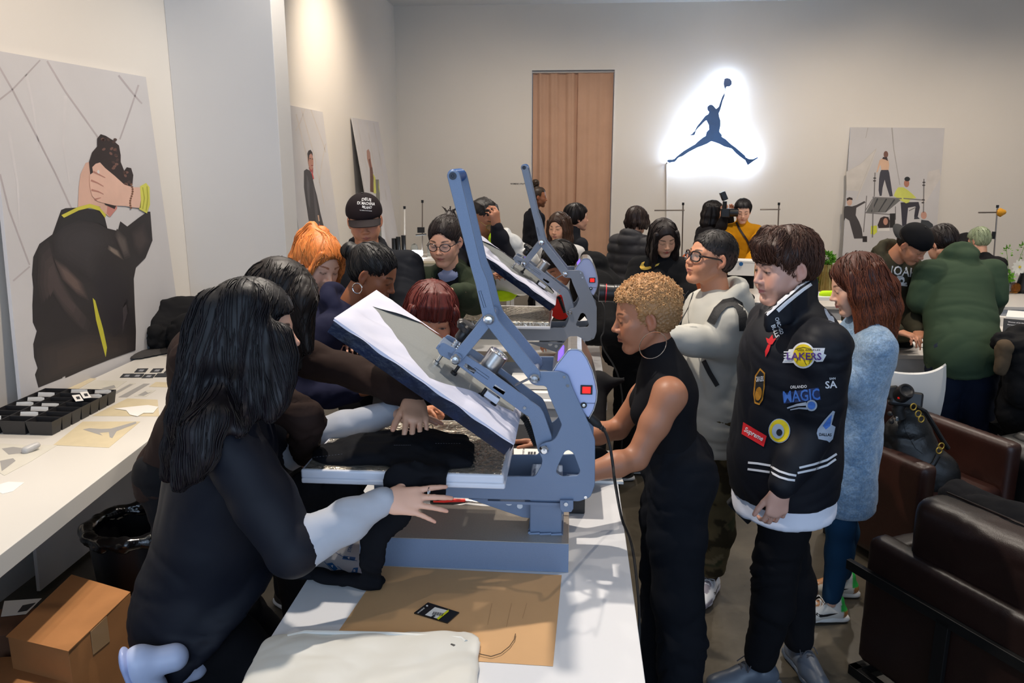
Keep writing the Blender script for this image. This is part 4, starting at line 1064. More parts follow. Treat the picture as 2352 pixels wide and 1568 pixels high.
def skeleton(d):
 k = Sk(); H = d.get('H', 1.66); s = H/1.70; k.s = s; k.H = H; k.d = d
 k.C = Vector(d['C']) if 'C' in d else atY(*d['head']); k.hs = d.get('hs', 1.0)
 k.R = rotm(d.get('faz', d['az']), d.get('fp', 5), d.get('fr', 0))
 T = rotm(d['az'], d.get('lean', 3), d.get('roll', 0)); k.T = T
 k.f, k.r, k.u = T @ V(0, 1, 0), T @ V(1, 0, 0), T @ V(0, 0, 1)
 k.gf = rotm(d['az']) @ V(0, 1, 0); k.gr = rotm(d['az']) @ V(1, 0, 0)
 k.N = k.C + k.R @ V(0, -0.035, -0.065)*k.hs - k.u*(0.098*s) + (Vector(d['noff']) if 'noff' in d else V(0, 0, 0))
 sw = d.get('sw', 0.158 if d.get('fem', 1) else 0.182)*s; k.sw = sw
 sh = d.get('shz', 0.078)
 k.sR = k.N - k.u*sh*s + k.r*sw; k.sL = k.N - k.u*sh*s - k.r*sw
 k.chest = k.N - k.u*0.17*s; k.waist = k.N-k.u*0.345*s; k.pel = k.N-k.u*0.52*s
 if 'pel' in d: k.pel = Vector(d['pel']); k.waist = k.N.lerp(k.pel, 0.66); k.chest = k.N.lerp(k.pel, 0.32)
 hw = 0.088*s; k.hR = k.pel+k.gr*hw; k.hL = k.pel-k.gr*hw
 ft = d.get('feet')
 base = k.pel + k.gf*d.get('ffwd', 0.02)
 k.aR = V(base.x, base.y, 0.085)+k.gr*0.11*s; k.aL = V(base.x, base.y, 0.085)-k.gr*0.11*s
 if ft: k.aL, k.aR = V(ft[0][0], ft[0][1], ft[0][2] if len(ft[0]) > 2 else 0.085), V(ft[1][0], ft[1][1], ft[1][2] if len(ft[1]) > 2 else 0.085)
 def ik(a, b, l1, l2, pole):
  a = Vector(a); b = Vector(b); D = (b-a); L = D.length; u = D.normalized()
  if L > l1+l2-0.002: return a+D*(l1/(l1+l2))
  x = (l1*l1-l2*l2+L*L)/(2*L); h = math.sqrt(max(0, l1*l1-x*x)); p = Vector(pole); p = (p-u*p.dot(u)).normalized()
  return a+u*x+p*h
 k.kR = ik(k.hR, k.aR, 0.245*H, 0.235*H, k.gf) if 'knees' not in d else Vector(d['knees'][1])
 k.kL = ik(k.hL, k.aL, 0.245*H, 0.235*H, k.gf) if 'knees' not in d else Vector(d['knees'][0])
 def arm(spec, S, sgn):
  a = 0.168*H+0.01; b = 0.150*H
  if spec is None:
   E = S-V(0, 0, a*0.98)+k.gr*sgn*0.035*s-k.gf*0.02; W = E-V(0, 0, b*0.96)+k.gf*0.06
   return E, W
  if spec[0] == 'ik':      # wrist target, pole
   W = Vector(spec[1]);
   if (W-S).length > (a+b)*0.995: W = S+(W-S).normalized()*(a+b)*0.995
   E = ik(S, W, a, b, spec[2] if len(spec) > 2 else (V(0, 0, -1)+k.gr*sgn*0.4-k.gf*0.2)); return E, W
  return Vector(spec[1]), Vector(spec[2])
 k.eR, k.wR = arm(d.get('armR'), k.sR, 1); k.eL, k.wL = arm(d.get('armL'), k.sL, -1)
 k.feet_dir = d.get('fdir', [rotm(d['az']-8) @ V(0, 1, 0), rotm(d['az']+8) @ V(0, 1, 0)])
 return k
def body_mesh(k):
 d = k.d; lod = d.get('lod', 1); s = k.s; F = d['F']
 hv = (0.0033 if k.C.y < 3.0 or k.hs > 1.01 else 0.0044, 0.0062, 0.0085)[lod]; hs = k.hs
 S = head_sdf(hv, F, lod < 2)
 Ri = k.R.transposed()
 nb = Ri @ (k.N-k.C)/hs; st = Vector((0, -0.024, -0.050))
 S.cone(st, nb, 0.052*(0.90 if F.get('fem', .5) > .4 else 1.06), 0.056*(0.88 if F.get('fem', .5) > .4 else 1.08), k=0.016)
 ur = Ri @ k.r/hs
 if d.get('neckline', 0): S.cone(nb-ur*0.07*s, nb+ur*0.07*s, 0.04, 0.04, k=0.05)
 P, Q = S.mesh(1)
 C = face_color(P, F)
 Rn = np.array(k.R); P = (P*hs) @ Rn.T + npv(k.C)
 parts = [(P, Q, C)]
 base = npv(srgb(SK[F['skin']] if isinstance(F['skin'], str) else F['skin']))
 B = SDF(0.028)
 fl = (k.f, 0.62)
 B.cone(k.N-k.u*0.02, k.N+k.u*0.03, 0.05*s, 0.045*s, k=0.03)
 B.cone(k.sL, k.sR, 0.045*s, 0.045*s, k=0.04)
 B.cone(k.chest, k.waist, 0.135*s, 0.112*s, k=0.05, flat=fl); B.cone(k.waist, k.pel, 0.112*s, 0.135*s, k=0.05, flat=fl)
 for h_, n_, a_ in ((k.hR, k.kR, k.aR), (k.hL, k.kL, k.aL)):
  B.cone(h_, n_, 0.066*s, 0.046*s, k=0.03); B.cone(n_, a_, 0.046*s, 0.033*s, k=0.02)
 bare = d.get('bare', False)
 if not bare:
  for S_, E_, W_ in ((k.sR, k.eR, k.wR), (k.sL, k.eL, k.wL)):
   B.cone(S_, E_, 0.042*s, 0.035*s, k=0.03); B.cone(E_, W_, 0.035*s, 0.026*s, k=0.02)
 P, Q = B.mesh(0); parts.append((P, Q, np.tile(base, (len(P), 1))))
 for side, S_, E_, W_ in (('R', k.sR, k.eR, k.wR), ('L', k.sL, k.eL, k.wL)):
  hd = d.get('hand'+side)
  if hd is False: continue
  hd = hd or {}
  dr = Vector(hd['dir']) if 'dir' in hd else (W_-E_); nr = Vector(hd['nrm']) if 'nrm' in hd else (V(0, 0, 1) if abs((W_-E_).normalized().z) < 0.7 else k.gr*(1 if side == 'R' else -1))
  A = SDF((0.0042 if k.C.y < 3.0 else 0.0065, 0.009, 0.011)[lod])
  tips, tt = hand_prims(A, W_, dr, nr, side, hd.get('pose', 'relaxed'), hd.get('sc', 0.95*s))
  fd = (W_-E_).normalized()
  if bare:
   A.cone(S_, S_.lerp(E_, 0.45), 0.053*s, 0.048*s, k=0.03); A.cone(S_.lerp(E_, 0.45), E_, 0.047*s, 0.037*s, k=0.02)
   m = E_.lerp(W_, 0.3); A.cone(E_, m, 0.037*s, 0.041*s, k=0.02); A.cone(m, W_, 0.040*s, 0.025*s, k=0.02)
   A.cone(S_, k.N-k.u*0.05*s, 0.05*s, 0.05*s, k=0.03)
  else: A.cone(W_-fd*0.09*s, W_, 0.031*s, 0.0255*s, k=0.014, flat=(nr, 0.85))
  P, Q = A.mesh(1 if lod == 0 else 0)
  c = np.tile(base, (len(P), 1))
  for t in tips+[tt]:
   dd = np.linalg.norm(P-npv(t), axis=1); m = (sstep(0.022, 0.006, dd)*0.25)[:, None]; c = c*(1-m)+base*npv((1.08, 0.66, 0.62))*m
  parts.append((P, Q, c))
 return merge(*parts)
def add_part(name, P, Q, C, m, root, label=None):
 if C is not None and np.ndim(C) == 1: C = np.tile(npv(C), (len(P), 1))
 M = wmat(root).inverted(); P = P @ np.array(M.to_3x3()).T + npv(M.translation)
 me = np_mesh(name, P, Q, C); o = bpy.data.objects.new(name, me); COL.objects.link(o); me.materials.append(m); o.parent = root
 if label: o['label'] = label
 return o
# ------------------------------------------------- clothes
def jitter(P, base, amp=0.08, sc=14, seed=3):
 n = fbm(P*sc, seed, 3); return npv(base)[None, :]*(1+amp*n)[:, None]
def make_top(k, spec):
 """spec: t thickness, hem length from the neck base, color, mat, fold, collar kind, sleeve: 'long'|'none'|fraction"""
 s = k.s; t = spec.get('t', 0.02); lod = k.d.get('lod', 1)
 S = SDF(max(spec.get('vox', 0.009)*1.35, (0.0098, 0.0135, 0.019)[lod])); q = spec.get('q', 0.68); fl = (k.f, q); w = spec.get('w', 1.0)
 cw = (0.150 if k.d.get('fem', 1) else 0.168)*s*w+t
 ww = spec.get('waist', (0.128 if k.d.get('fem', 1) else 0.152)*s*w+t*1.2); hw = spec.get('hip', (0.150 if k.d.get('fem', 1) else 0.156)*s*w+t*1.2)
 S.cone(k.N-k.u*0.045*s, k.N-k.u*0.10*s, 0.075*s+t*0.5, 0.12*s+t, k=0.05, flat=(k.f, 0.72))
 nk = spec.get('slope', 0.0)
 S.cone(k.N-k.u*(0.035)*s, k.sR, 0.036*s+t*0.6, 0.040*s+t, k=0.05); S.cone(k.N-k.u*(0.035)*s, k.sL, 0.036*s+t*0.6, 0.040*s+t, k=0.05)
 S.cone(k.chest, k.waist, cw, ww, k=0.06, flat=fl)
 if spec.get('bust'):
  for x in (-1, 1): S.ell(k.chest-k.u*0.035*s+k.r*x*0.066*s+k.f*(0.068*s+t*0.5), (0.062*s*spec['bust'],)*3, k=0.04)
 if spec.get('belly'): S.ell(k.waist+k.f*(0.05*s), (0.13*s, 0.13*s, 0.15*s), k=0.06)
 hem = spec.get('hem', 0.58)*s
 if hem > 0.36*s:
  S.cone(k.waist, k.pel, ww, hw, k=0.05, flat=fl)
 if hem > 0.54*s:
  low = k.pel.lerp((k.kR+k.kL)/2, (hem-0.52*s)/(0.27*k.H))
  S.cone(k.pel, low, hw, spec.get('flare', hw), k=0.05, flat=(k.f, spec.get('q2', q+0.06)))
  ax = (low-k.pel).normalized(); S.half(k.pel+ax*(hem-0.52*s), ax, k=0.006)
 else: S.half(k.N-k.u*hem, -k.u, k=0.006)
 sl = spec.get('sleeve', 'long'); st = spec.get('st', t)
 if sl != 'none':
  fr = 1.0 if sl == 'long' else sl
  cf = spec.get('cuff', 0.030*s+st*0.5)
  for S_, E_, W_ in ((k.sR, k.eR, k.wR), (k.sL, k.eL, k.wL)):
   S.cone(S_, S_.lerp(E_, 0.6), 0.050*s+st, 0.046*s+st, k=0.035); S.cone(S_.lerp(E_, 0.6), E_, 0.048*s+st, 0.042*s+st, k=0.02)
   if fr > 0.5:
    W2 = E_.lerp(W_, (fr-0.5)*2*spec.get('sl', 0.97)); m = E_.lerp(W2, 0.6)
    S.cone(E_, m, 0.042*s+st, 0.036*s+st*0.9, k=0.02); S.cone(m, W2, 0.036*s+st*0.9, cf, k=0.015)
    if spec.get('cut', True):
     ax = (W_-E_).normalized(); S.ell(W2+ax*(cf*0.9+0.004), (cf*1.0,)*3, k=0.003, mode='s') if False else None
 else:
  for S_, x in ((k.sR, 1), (k.sL, -1)):
   S.ell(S_+k.r*x*0.035*s+k.u*0.005, (0.062*s, 0.085*s, 0.085*s), rotm(k.d['az'], k.d.get('lean', 3)), k=0.012, mode='s')
 nk_dir = (k.C+k.R @ V(0, -0.02, -0.06)*k.hs-k.N).normalized()
 col = spec.get('collar', 'crew')
 def ring(c, ax, fw, r1, r2, th, n=14, rise=0.0, gap=None, k_=0.012, back=0):
  ax = Vector(ax).normalized(); f = (Vector(fw)-ax*Vector(fw).dot(ax)).normalized(); r = f.cross(ax); pts = []
  for i in range(n+1):
   a = 2*PI*i/n-PI/2 if gap is None else (-PI/2+gap)+(2*PI-2*gap)*i/n-0
   cf_, sf_ = -math.sin(a), math.cos(a)
   pts.append(Vector(c)+f*(cf_*r1)+r*(sf_*r2)+ax*(rise*(-cf_))-f*(back if cf_ < 0 else 0))
  for i in range(n): S.cone(pts[i], pts[i+1], th, th, k=k_)
 nb = k.N+nk_dir*0.0
 if col == 'crew': ring(nb-k.u*0.004, nk_dir, k.f, 0.064*s, 0.064*s, 0.012, rise=0.012*s)
 elif col == 'ribbig':
  for j in range(5): ring(nb+nk_dir*(0.014*j-0.012)*s-k.f*0.004, nk_dir, k.f, (0.094-0.003*j)*s, (0.092-0.003*j)*s, 0.013, rise=0.034*s, gap=0.42)
 elif col == 'turtle':
  S.cone(k.N-k.u*0.02, k.N+nk_dir*spec.get('ch', 0.055)*s, 0.066*s, 0.060*s, k=0.02)
 elif col == 'rib':
  for j in range(4): ring(nb+nk_dir*(0.012*j)*s, nk_dir, k.f, (0.072-0.002*j)*s+t*0.4, (0.074-0.002*j)*s+t*0.4, 0.011, rise=0.016*s, gap=0.5)
 elif col == 'shirt':
  for j in range(3): ring(nb+nk_dir*(0.010*j)*s, nk_dir, k.f, (0.072)*s+t*0.3, (0.072)*s+t*0.3, 0.009, rise=0.018*s, gap=0.55)
 elif col == 'hood':
  ring(nb+k.u*0.0*s-k.f*0.01, nk_dir, k.f, 0.088*s, 0.094*s, 0.028*s, rise=0.028*s, k_=0.02, back=0.012)
  b = nb-k.f*0.085*s
  hz = spec.get('hz', 1.0)
  S.ell(b-k.u*0.035*s-k.f*0.02*s*hz, (0.095*s*hz, 0.055*s*hz, 0.075*s*hz), rotm(k.d['az'], k.d.get('lean', 3)), k=0.03)
  S.cone(nb-k.f*0.085*s+k.r*0.075*s, nb-k.f*0.085*s-k.r*0.075*s, 0.028*s, 0.028*s, k=0.02)
 elif col == 'open': ring(nb-k.u*0.01, nk_dir, k.f, 0.085*s, 0.082*s, 0.015, rise=0.022*s, gap=0.7)
 for fn in spec.get('extra', []): fn(S, k)
 if spec.get('vneck'): S.cone(k.N+k.f*0.10*s+k.u*0.03, k.N+k.f*0.15*s-k.u*spec['vneck']*s, spec.get('vw', 0.055)*s, spec.get('vb', 0.02), k=0.01, mode='s')
 P, Q = S.mesh(1)
 N = vnormals(P, Q)
 if spec.get('quilt'): P = P+N*(np.abs(np.sin(P[:, 2]*PI*spec['quilt']))**0.6*0.016)[:, None]
 P = fold_disp(P, N, spec.get('fold', 0.009), spec.get('seed', int(abs(k.C.x)*100)+7), spec.get('fscale', 1.0), spec.get('stretch', (6, 6, 11)))
 return P, Q
def make_legs(k, spec):
 s = k.s; t = spec.get('t', 0.012); lod = k.d.get('lod', 1)
 S = SDF(max(spec.get('vox', 0.009)*1.4, (0.0125, 0.020, 0.026)[lod]))
 S.cone(k.pel+k.u*0.06*s, k.pel-V(0, 0, 0.01), 0.122*s+t, 0.142*s+t, k=0.05, flat=(k.f, 0.72))
 for h_, n_, a_ in ((k.hR, k.kR, k.aR), (k.hL, k.kL, k.aL)):
  th = spec.get('thigh', 0.084)*s+t; kn = spec.get('knee', 0.058)*s+t; an = spec.get('ank', 0.042)*s+t
  S.cone(h_-k.gf*0.015, h_.lerp(n_, 0.5), th, (th+kn)/2, k=0.04); S.cone(h_.lerp(n_, 0.5), n_, (th+kn)/2, kn, k=0.03)
  m = n_.lerp(a_, 0.35)-k.gf*0.012; S.cone(n_, m, kn, kn*0.98, k=0.03)
  e = n_.lerp(a_, spec.get('len', 0.97)); S.cone(m, e, kn*0.98, an, k=0.03)
  if spec.get('cuff'): S.cone(e-(a_-n_).normalized()*0.05, e, an*0.8, an*0.8, k=0.01)
 if spec.get('butt', 1):
  for x in (-1, 1): S.ell(k.pel-k.gf*0.055*s+k.gr*x*0.055*s-V(0, 0, 0.03), (0.075*s+t,)*3, k=0.05)
 for fn in spec.get('extra', []): fn(S, k)
 P, Q = S.mesh(1); N = vnormals(P, Q)
 P = fold_disp(P, N, spec.get('fold', 0.007), spec.get('seed', 11), spec.get('fscale', 1.0), (7, 7, 12))
 return P, Q
def shoe_mesh(A, fd, sc=1.0, vox=0.005, h=0.085, tall=False):
 """trainer: upper and sole as two implicit meshes; A ankle point, fd toe direction"""
 f = Vector(fd).normalized(); f.z = 0 if not tall else f.z; f.normalize(); u = V(0, 0, 1); u = (u-f*u.dot(f)).normalized(); r = f.cross(u)
 g = Vector(A)-u*h
 def T(a, b, c): return g+r*a*sc+f*b*sc+u*c*sc
 R = Matrix((r, f, u)).transposed()
 up = SDF(vox)
 up.cone(T(0, -0.045, 0.045), T(0, 0.06, 0.05), 0.037*sc, 0.036*sc, k=0.02)
 up.cone(T(0, 0.03, 0.07), T(0.002, 0.15, 0.038), 0.034*sc, 0.028*sc, k=0.03, flat=(u, 0.9))
 up.cone(T(0, 0.09, 0.035), T(0.004, 0.165, 0.030), 0.043*sc, 0.034*sc, k=0.03, flat=(u, 0.62))
 up.cone(T(0, -0.03, 0.06), T(0, -0.028, 0.10), 0.036*sc, 0.034*sc, k=0.02)
 up.cone(T(0, 0.0, 0.12), T(0, 0.0, 0.075), 0.027*sc, 0.025*sc, k=0.008, mode='s')
 so = SDF(vox)
 so.cone(T(0, -0.05, 0.016), T(0, 0.03, 0.014), 0.038*sc, 0.034*sc, k=0.01, flat=(u, 0.42)); so.cone(T(0, 0.03, 0.014), T(0.004, 0.10, 0.014), 0.034*sc, 0.044*sc, k=0.01, flat=(u, 0.36)); so.cone(T(0.004, 0.10, 0.014), T(0.006, 0.168, 0.018), 0.044*sc, 0.032*sc, k=0.01, flat=(u, 0.36))
 so.box(T(0, -0.035, 0.022), (0.034*sc, 0.05*sc, 0.014*sc), R, rd=0.008, k=0.01)
 return up.mesh(1), so.mesh(1), T, (r, f, u)
# ------------------------------------------------- hair
def hair_cap(k, spec, S=None):
 """cap in the head's frame; returns SDF ops in head-local space"""
 vox = (0.0050, 0.0068, 0.010)[k.d.get('lod', 1)]*(0.62 if spec.get('curly') else 1)
 S = SDF(vox); v = spec.get('vol', 0.0)
 S.ell((0, -0.018-v*0.2, 0.036+v*0.3), (0.0805+v, 0.101+v, 0.0855+v), k=0.01)
 if spec.get('back', 1): S.ell((0, -0.045, -0.005), (0.066+v*0.8, 0.062+v, 0.060), k=0.03)
 hl = spec.get('hl', 0.058); yb = spec.get('yb', 0.030)
 if spec.get('round'):
  S.ell((0, 0.105, -0.030), (0.070, 0.105-yb*0.6, hl+0.040), k=0.010, mode='s'); S.box((0, 0.20+yb, 0.012-0.20), (0.2, 0.20, 0.20), rd=0.015, k=0.012, mode='s')
 else:
  S.box((0, 0.20+yb, hl-0.20), (0.2, 0.20, 0.20), rd=0.02, k=0.012, mode='s')
  S.ell((0, 0.075, -0.01), (0.055, 0.060, hl+0.012), k=0.012, mode='s')
 S.box((0, 0.0, -0.30+spec.get('nape', -0.055)), (0.3, 0.3, 0.2), rd=0.02, k=0.02, mode='s')
 if spec.get('ear', True):
  for x in (-1, 1): S.ell((x*0.085, -0.006, -0.012), (0.020, 0.024, 0.034), k=0.006, mode='s')
 return S
def hair_color(P, base, k, streak=0.35, tip=None, seed=1):
 L = (P-npv(k.C)) @ np.array(k.R)
 a = np.arctan2(L[:, 0], L[:, 1]); n = fbm(np.stack([a*16, L[:, 2]*5, np.zeros(len(a))], 1), seed, 3)
 c = npv(base)[None, :]*(1+streak*n)[:, None]
 if tip is not None:
  m = sstep(0.0, -0.35, L[:, 2])[:, None]; c = c*(1-m)+npv(tip)*m*(1+streak*n)[:, None]
 return np.clip(c, 0, 1)
def strands(k, P, Q, base, n, steps, step, rad, seed=0, grav=0.0, lift=0.0015, pole=(0, -0.02, 0.125), jit=0.25, zr=None, var=0.4, tip=None, curl=0.0, part=None):
 """locks that follow the hair surface away from the crown, then down"""
 rnd = np.random.RandomState(seed); N = vnormals(P, Q); kd = KDTree(len(P))
 for i, p in enumerate(P): kd.insert(p, i)
 kd.balance()
 pole_w = k.C+k.R @ Vector(pole)*k.hs
 cand = np.arange(len(P))
 if zr is not None:
  L = (P-npv(k.C)) @ np.array(k.R); cand = cand[(L[:, 2] > zr[0]) & (L[:, 2] < zr[1])]
 if len(cand) == 0: return None
 vs = []; fs = []; cs = []; M = 3
 for i in rnd.choice(cand, n):
  p = Vector(P[i]); out = []; nn = Vector(N[i]); jd = Vector(rnd.normal(0, jit, 3)); d0 = None
  for j in range(steps):
   d = (p-pole_w); L_ = d.length
   if part is not None:
    lx = (k.R.transposed() @ (p-k.C)).x-part; d = k.R @ V(math.copysign(0.06+abs(lx)*0.3, lx), 0.0, -abs(lx)*0.5) if L_ < 0.12 else d
   d = d.normalized()+V(0, 0, -1)*(0.6+grav)+jd
   d = (d-nn*d.dot(nn)).normalized()
   if d0 is not None: d = (d*0.5+d0*0.5).normalized()
   d0 = d; out.append(p+nn*lift*(1 if j < steps-2 else 1.8))
   p = p+d*step+nn*(curl*math.sin(j*1.7))
   co, ix, ds = kd.find(p); nn = Vector(N[ix])
   if ds < step*2: p = Vector(co)+nn*0.0005
   else: p = p+V(0, 0, -step*0.4)
  b = len(vs); f = 1+rnd.uniform(-var, var); c0 = np.clip(npv(base)*f, 0, 1)
  for j, q in enumerate(out):
   t = (out[min(j+1, steps-1)]-out[max(j-1, 0)]).normalized(); s1 = t.orthogonal().normalized(); s2 = t.cross(s1)
   r = rad*(1-0.85*(j/(steps-1))**2)*(0.4 if j == 0 else 1)
   for m in range(M):
    a = 2*PI*m/M; vs.append(q+(s1*math.cos(a)+s2*math.sin(a))*r)
   cs += [c0 if tip is None else c0*(1-j/steps)+npv(tip)*f*(j/steps)]*M
  for j in range(len(out)-1):
   for m in range(M):
    a = b+j*M+m; a2 = b+j*M+(m+1) % M; fs.append((a, a2, a2+M, a+M))
 return npv(vs), np.array(fs), np.clip(npv(cs), 0, 1)
def glasses(k, root, color=(14, 14, 16), r=0.023, h=0.019, th=0.0016, round_=True, z=-0.003, oy=0.0):
 hs = k.hs; mb = MB()
 def W(x, y, z): return k.C+k.R @ V(x, y, z)*hs
 for x in (-1, 1):
  pts = [];
  for i in range(21):
   a = 2*PI*i/20; c, s_ = math.cos(a), math.sin(a)
   if not round_: c = math.copysign(abs(c)**0.65, c); s_ = math.copysign(abs(s_)**0.65, s_)
   xx = 0.033+c*r
   pts.append(W(x*xx, 0.097+oy-0.012*((xx-0.01)/0.045)**2, z+s_*h))
  mb.tube(pts, th*hs, 6, cap=False)
  mb.tube([W(x*0.055, 0.088+oy, z+0.006), W(x*0.066, 0.080+oy, z+0.006), W(x*0.079, 0.0, z+0.004), W(x*0.080, -0.012, z-0.004)], th*1.1*hs, 6)
 mb.tube([W(-0.011, 0.098+oy, z+0.004), W(0, 0.100+oy, z+0.007), W(0.011, 0.098+oy, z+0.004)], th*hs, 6)
 g = mb.build('glasses', mat('spectacle_%d_%d_%d' % color, srgb(*color), 0.2, coat=0.5), root, smooth=True)
 lm = MB()
 for x in (-1, 1):
  lm.add([W(x*(0.033+c_*r*0.97), 0.0965+oy-0.012*((0.033+c_*r-0.01)/0.045)**2, z+s_*h*0.97) for c_, s_ in [(math.cos(2*PI*i/16), math.sin(2*PI*i/16)) for i in range(16)]], [tuple(range(16))])
 lm.build('lens', mat('lens_glass', (1, 1, 1), 0.0, alpha=0.12, spec=0.8), g)
 return g
def person(d):
 k = skeleton(d)
 g = (k.aR+k.aL)/2
 root = thing('person', d['label'], 'person', (g.x, g.y, min(k.aR.z, k.aL.z)-0.085), 0, d.get('group'))
 P, Q, C = body_mesh(k)
 body = add_part('body', P, Q, C, m_skin, root)
 k.root = root; k.body = body
 for nm, kind, spec in d.get('wear', []):
  if kind == 'top': P, Q = make_top(k, spec)
  elif kind == 'legs': P, Q = make_legs(k, spec)
  c = spec['color']
  Cc = c(P, k) if callable(c) else jitter(P, srgb(*c), spec.get('cj', 0.06), 9, 5)
  o = add_part(nm, P, Q, Cc, spec.get('mat', m_cloth), root, spec.get('label'))
  setattr(k, nm, o)
 sh = d.get('shoes')
 if sh is not False:
  sh = sh or {}
  for A_, fd in ((k.aL, k.feet_dir[0]), (k.aR, k.feet_dir[1])):
   (P1, Q1), (P2, Q2), T, fr = shoe_mesh(A_, fd, sh.get('sc', 0.98), (0.0075, 0.015, 0.02)[d.get('lod', 1)])
   cu = sh.get('upper', (40, 40, 42)); c1 = cu(P1, T, fr) if callable(cu) else npv(srgb(*cu))
   o = add_part('shoe', P1, Q1, c1, m_shoe, root)
   add_part('sole', P2, Q2, npv(srgb(*sh.get('sole', (200, 200, 200)))), m_shoe, o)
   if sh.get('laces'):
    mb = MB()
    for i in range(5):
     y = 0.045+i*0.018; z = 0.104-i*0.0115
     mb.tube([T(-0.024, y, z-0.014), T(-0.008, y+0.004, z+0.0015), T(0.010, y+0.010, z), T(0.025, y+0.012, z-0.016)], 0.0028, 6)
     mb.tube([T(0.024, y, z-0.014), T(0.008, y+0.004, z+0.002), T(-0.010, y+0.010, z), T(-0.025, y+0.012, z-0.016)], 0.0028, 6)
    mb.tube([T(0.0, 0.04, 0.108), T(0.03, 0.045, 0.112), T(0.035, 0.07, 0.09)], 0.0026, 6); mb.tube([T(0.0, 0.04, 0.108), T(-0.03, 0.045, 0.110), T(-0.038, 0.06, 0.09)], 0.0026, 6)
    mb.build('laces', mat('lace_%d' % sh['laces'][0], srgb(*sh['laces']), 0.8), o, smooth=True)
   if sh.get('fn'): sh['fn'](o, T, fr)
 h = d.get('hair')
 if h and h.get('kind') != 'none':
  parts = []; base = npv(srgb(*h['color'])); tip = npv(srgb(*h['tip'])) if 'tip' in h else None
  S = hair_cap(k, h)
  for fn in h.get('prims', []): fn(S)
  P, Q = S.mesh(1); P = (P*k.hs) @ np.array(k.R).T + npv(k.C)
  if h.get('hang'):
   G = SDF((0.0062, 0.0085, 0.012)[d.get('lod', 1)]); h['hang'](G, k); P2, Q2 = G.mesh(1)
   Pc, Qc, _ = merge((P, Q, np.zeros((len(P), 3))), (P2, Q2, np.zeros((len(P2), 3))))
   P, Q = Pc, Qc
  N = vnormals(P, Q); L = (P-npv(k.C)) @ np.array(k.R)
  a = np.arctan2(L[:, 0], L[:, 1]+0.02)
  if h.get('curly'):
   n = fbm(P*h['curly'], 3, 2); P = P+N*(np.abs(n)*h.get('camp', 0.006))[:, None]
   Cc = base[None, :]*(1+0.35*(np.abs(n)-0.3))[:, None]
   if h.get('roots'): m = sstep(0.045, 0.0, L[:, 2])[:, None]*0.6; Cc = Cc*(1-m)+npv(srgb(*h['roots']))*m
  else:
   n = fbm(np.stack([a*h.get('freq', 14), L[:, 2]*7, L[:, 1]*7], 1), 3, 3)
   P = P+N*(n*h.get('amp', 0.0022))[:, None]; Cc = hair_color(P, base, k, h.get('streak', 0.3), tip)
  if h.get('fade'): m = sstep(0.055, 0.01, L[:, 2])[:, None]*0.55; Cc = Cc*(1-m)+npv(srgb(96, 72, 62))*m
  hp = add_part('hair', P, Q, np.clip(Cc, 0, 1), m_hair, root)
  ns = h.get('n', (900, 260, 90)[d.get('lod', 1)])
  if ns and not h.get('curly'):
   st = strands(k, P, Q, base, int(ns*0.5), h.get('steps', 8), h.get('step', 0.014), 1.4*h.get('rad', (0.0014, 0.0022, 0.003)[d.get('lod', 1)]), seed=int(abs(k.C.x*97)) % 1000, tip=tip, jit=h.get('jit', 0.22), part=h.get('part'), lift=h.get('lift', 0.001), var=h.get('var', 0.35), pole=h.get('pole', (0, -0.02, 0.125)))
   if st: o = add_part('hair_locks', st[0], st[1], st[2], m_hair, hp); o['kind'] = 'stuff'
  k.hair = hp
 return k
def HL(k, x, y, z): return k.C+k.R @ V(x, y, z)*k.hs
# ================================================================ the people (photo pixel + real distance for each joint)
def Y(px, py, y): return atY(px, py, y)
def px_ik(px, py, y, pole=None): return ('ik', atY(px, py, y), Vector(pole)) if pole else ('ik', atY(px, py, y))
def j2(e, w): return ('j', atY(*e), atY(*w))
BLK = (22, 22, 25)
def lines(mb, k, pts, r): mb.tube([HL(k, *p) for p in pts], r*k.hs, 6)
# ---- 1 kneeling woman with very long hair at the near press
def hang_A(G, k):
 h = hit_bvh(bvh_of(k.jacket), 0.018)
 for pts, r in [([(545, 690), (490, 712), (468, 760), (455, 820), (438, 890), (418, 960), (400, 1030), (386, 1090)], 0.046), ([(560, 690), (520, 740), (498, 810), (474, 900), (450, 990), (430, 1060), (412, 1110)], 0.046), ([(575, 700), (555, 760), (542, 820), (522, 890), (498, 960), (472, 1040), (450, 1090)], 0.042), ([(600, 760), (600, 830), (590, 890), (575, 940), (552, 990)], 0.036), ([(645, 770), (652, 820), (650, 870), (640, 920), (622, 960)], 0.030)]:
  P_ = []; y_ = k.C.y-0.10
  for i, (x, y) in enumerate(pts):
   q = h(x, y) if i > 1 else None
   if q is None or (P_ and q.y > y_+0.02): q = atY(x, y, y_-(0.015 if i else 0))
   y_ = q.y if i else q.y; P_.append(q)
  G.chain(P_, [r*(1-0.55*(i/(len(P_)-1))**2) for i in range(len(P_))], k=0.03)
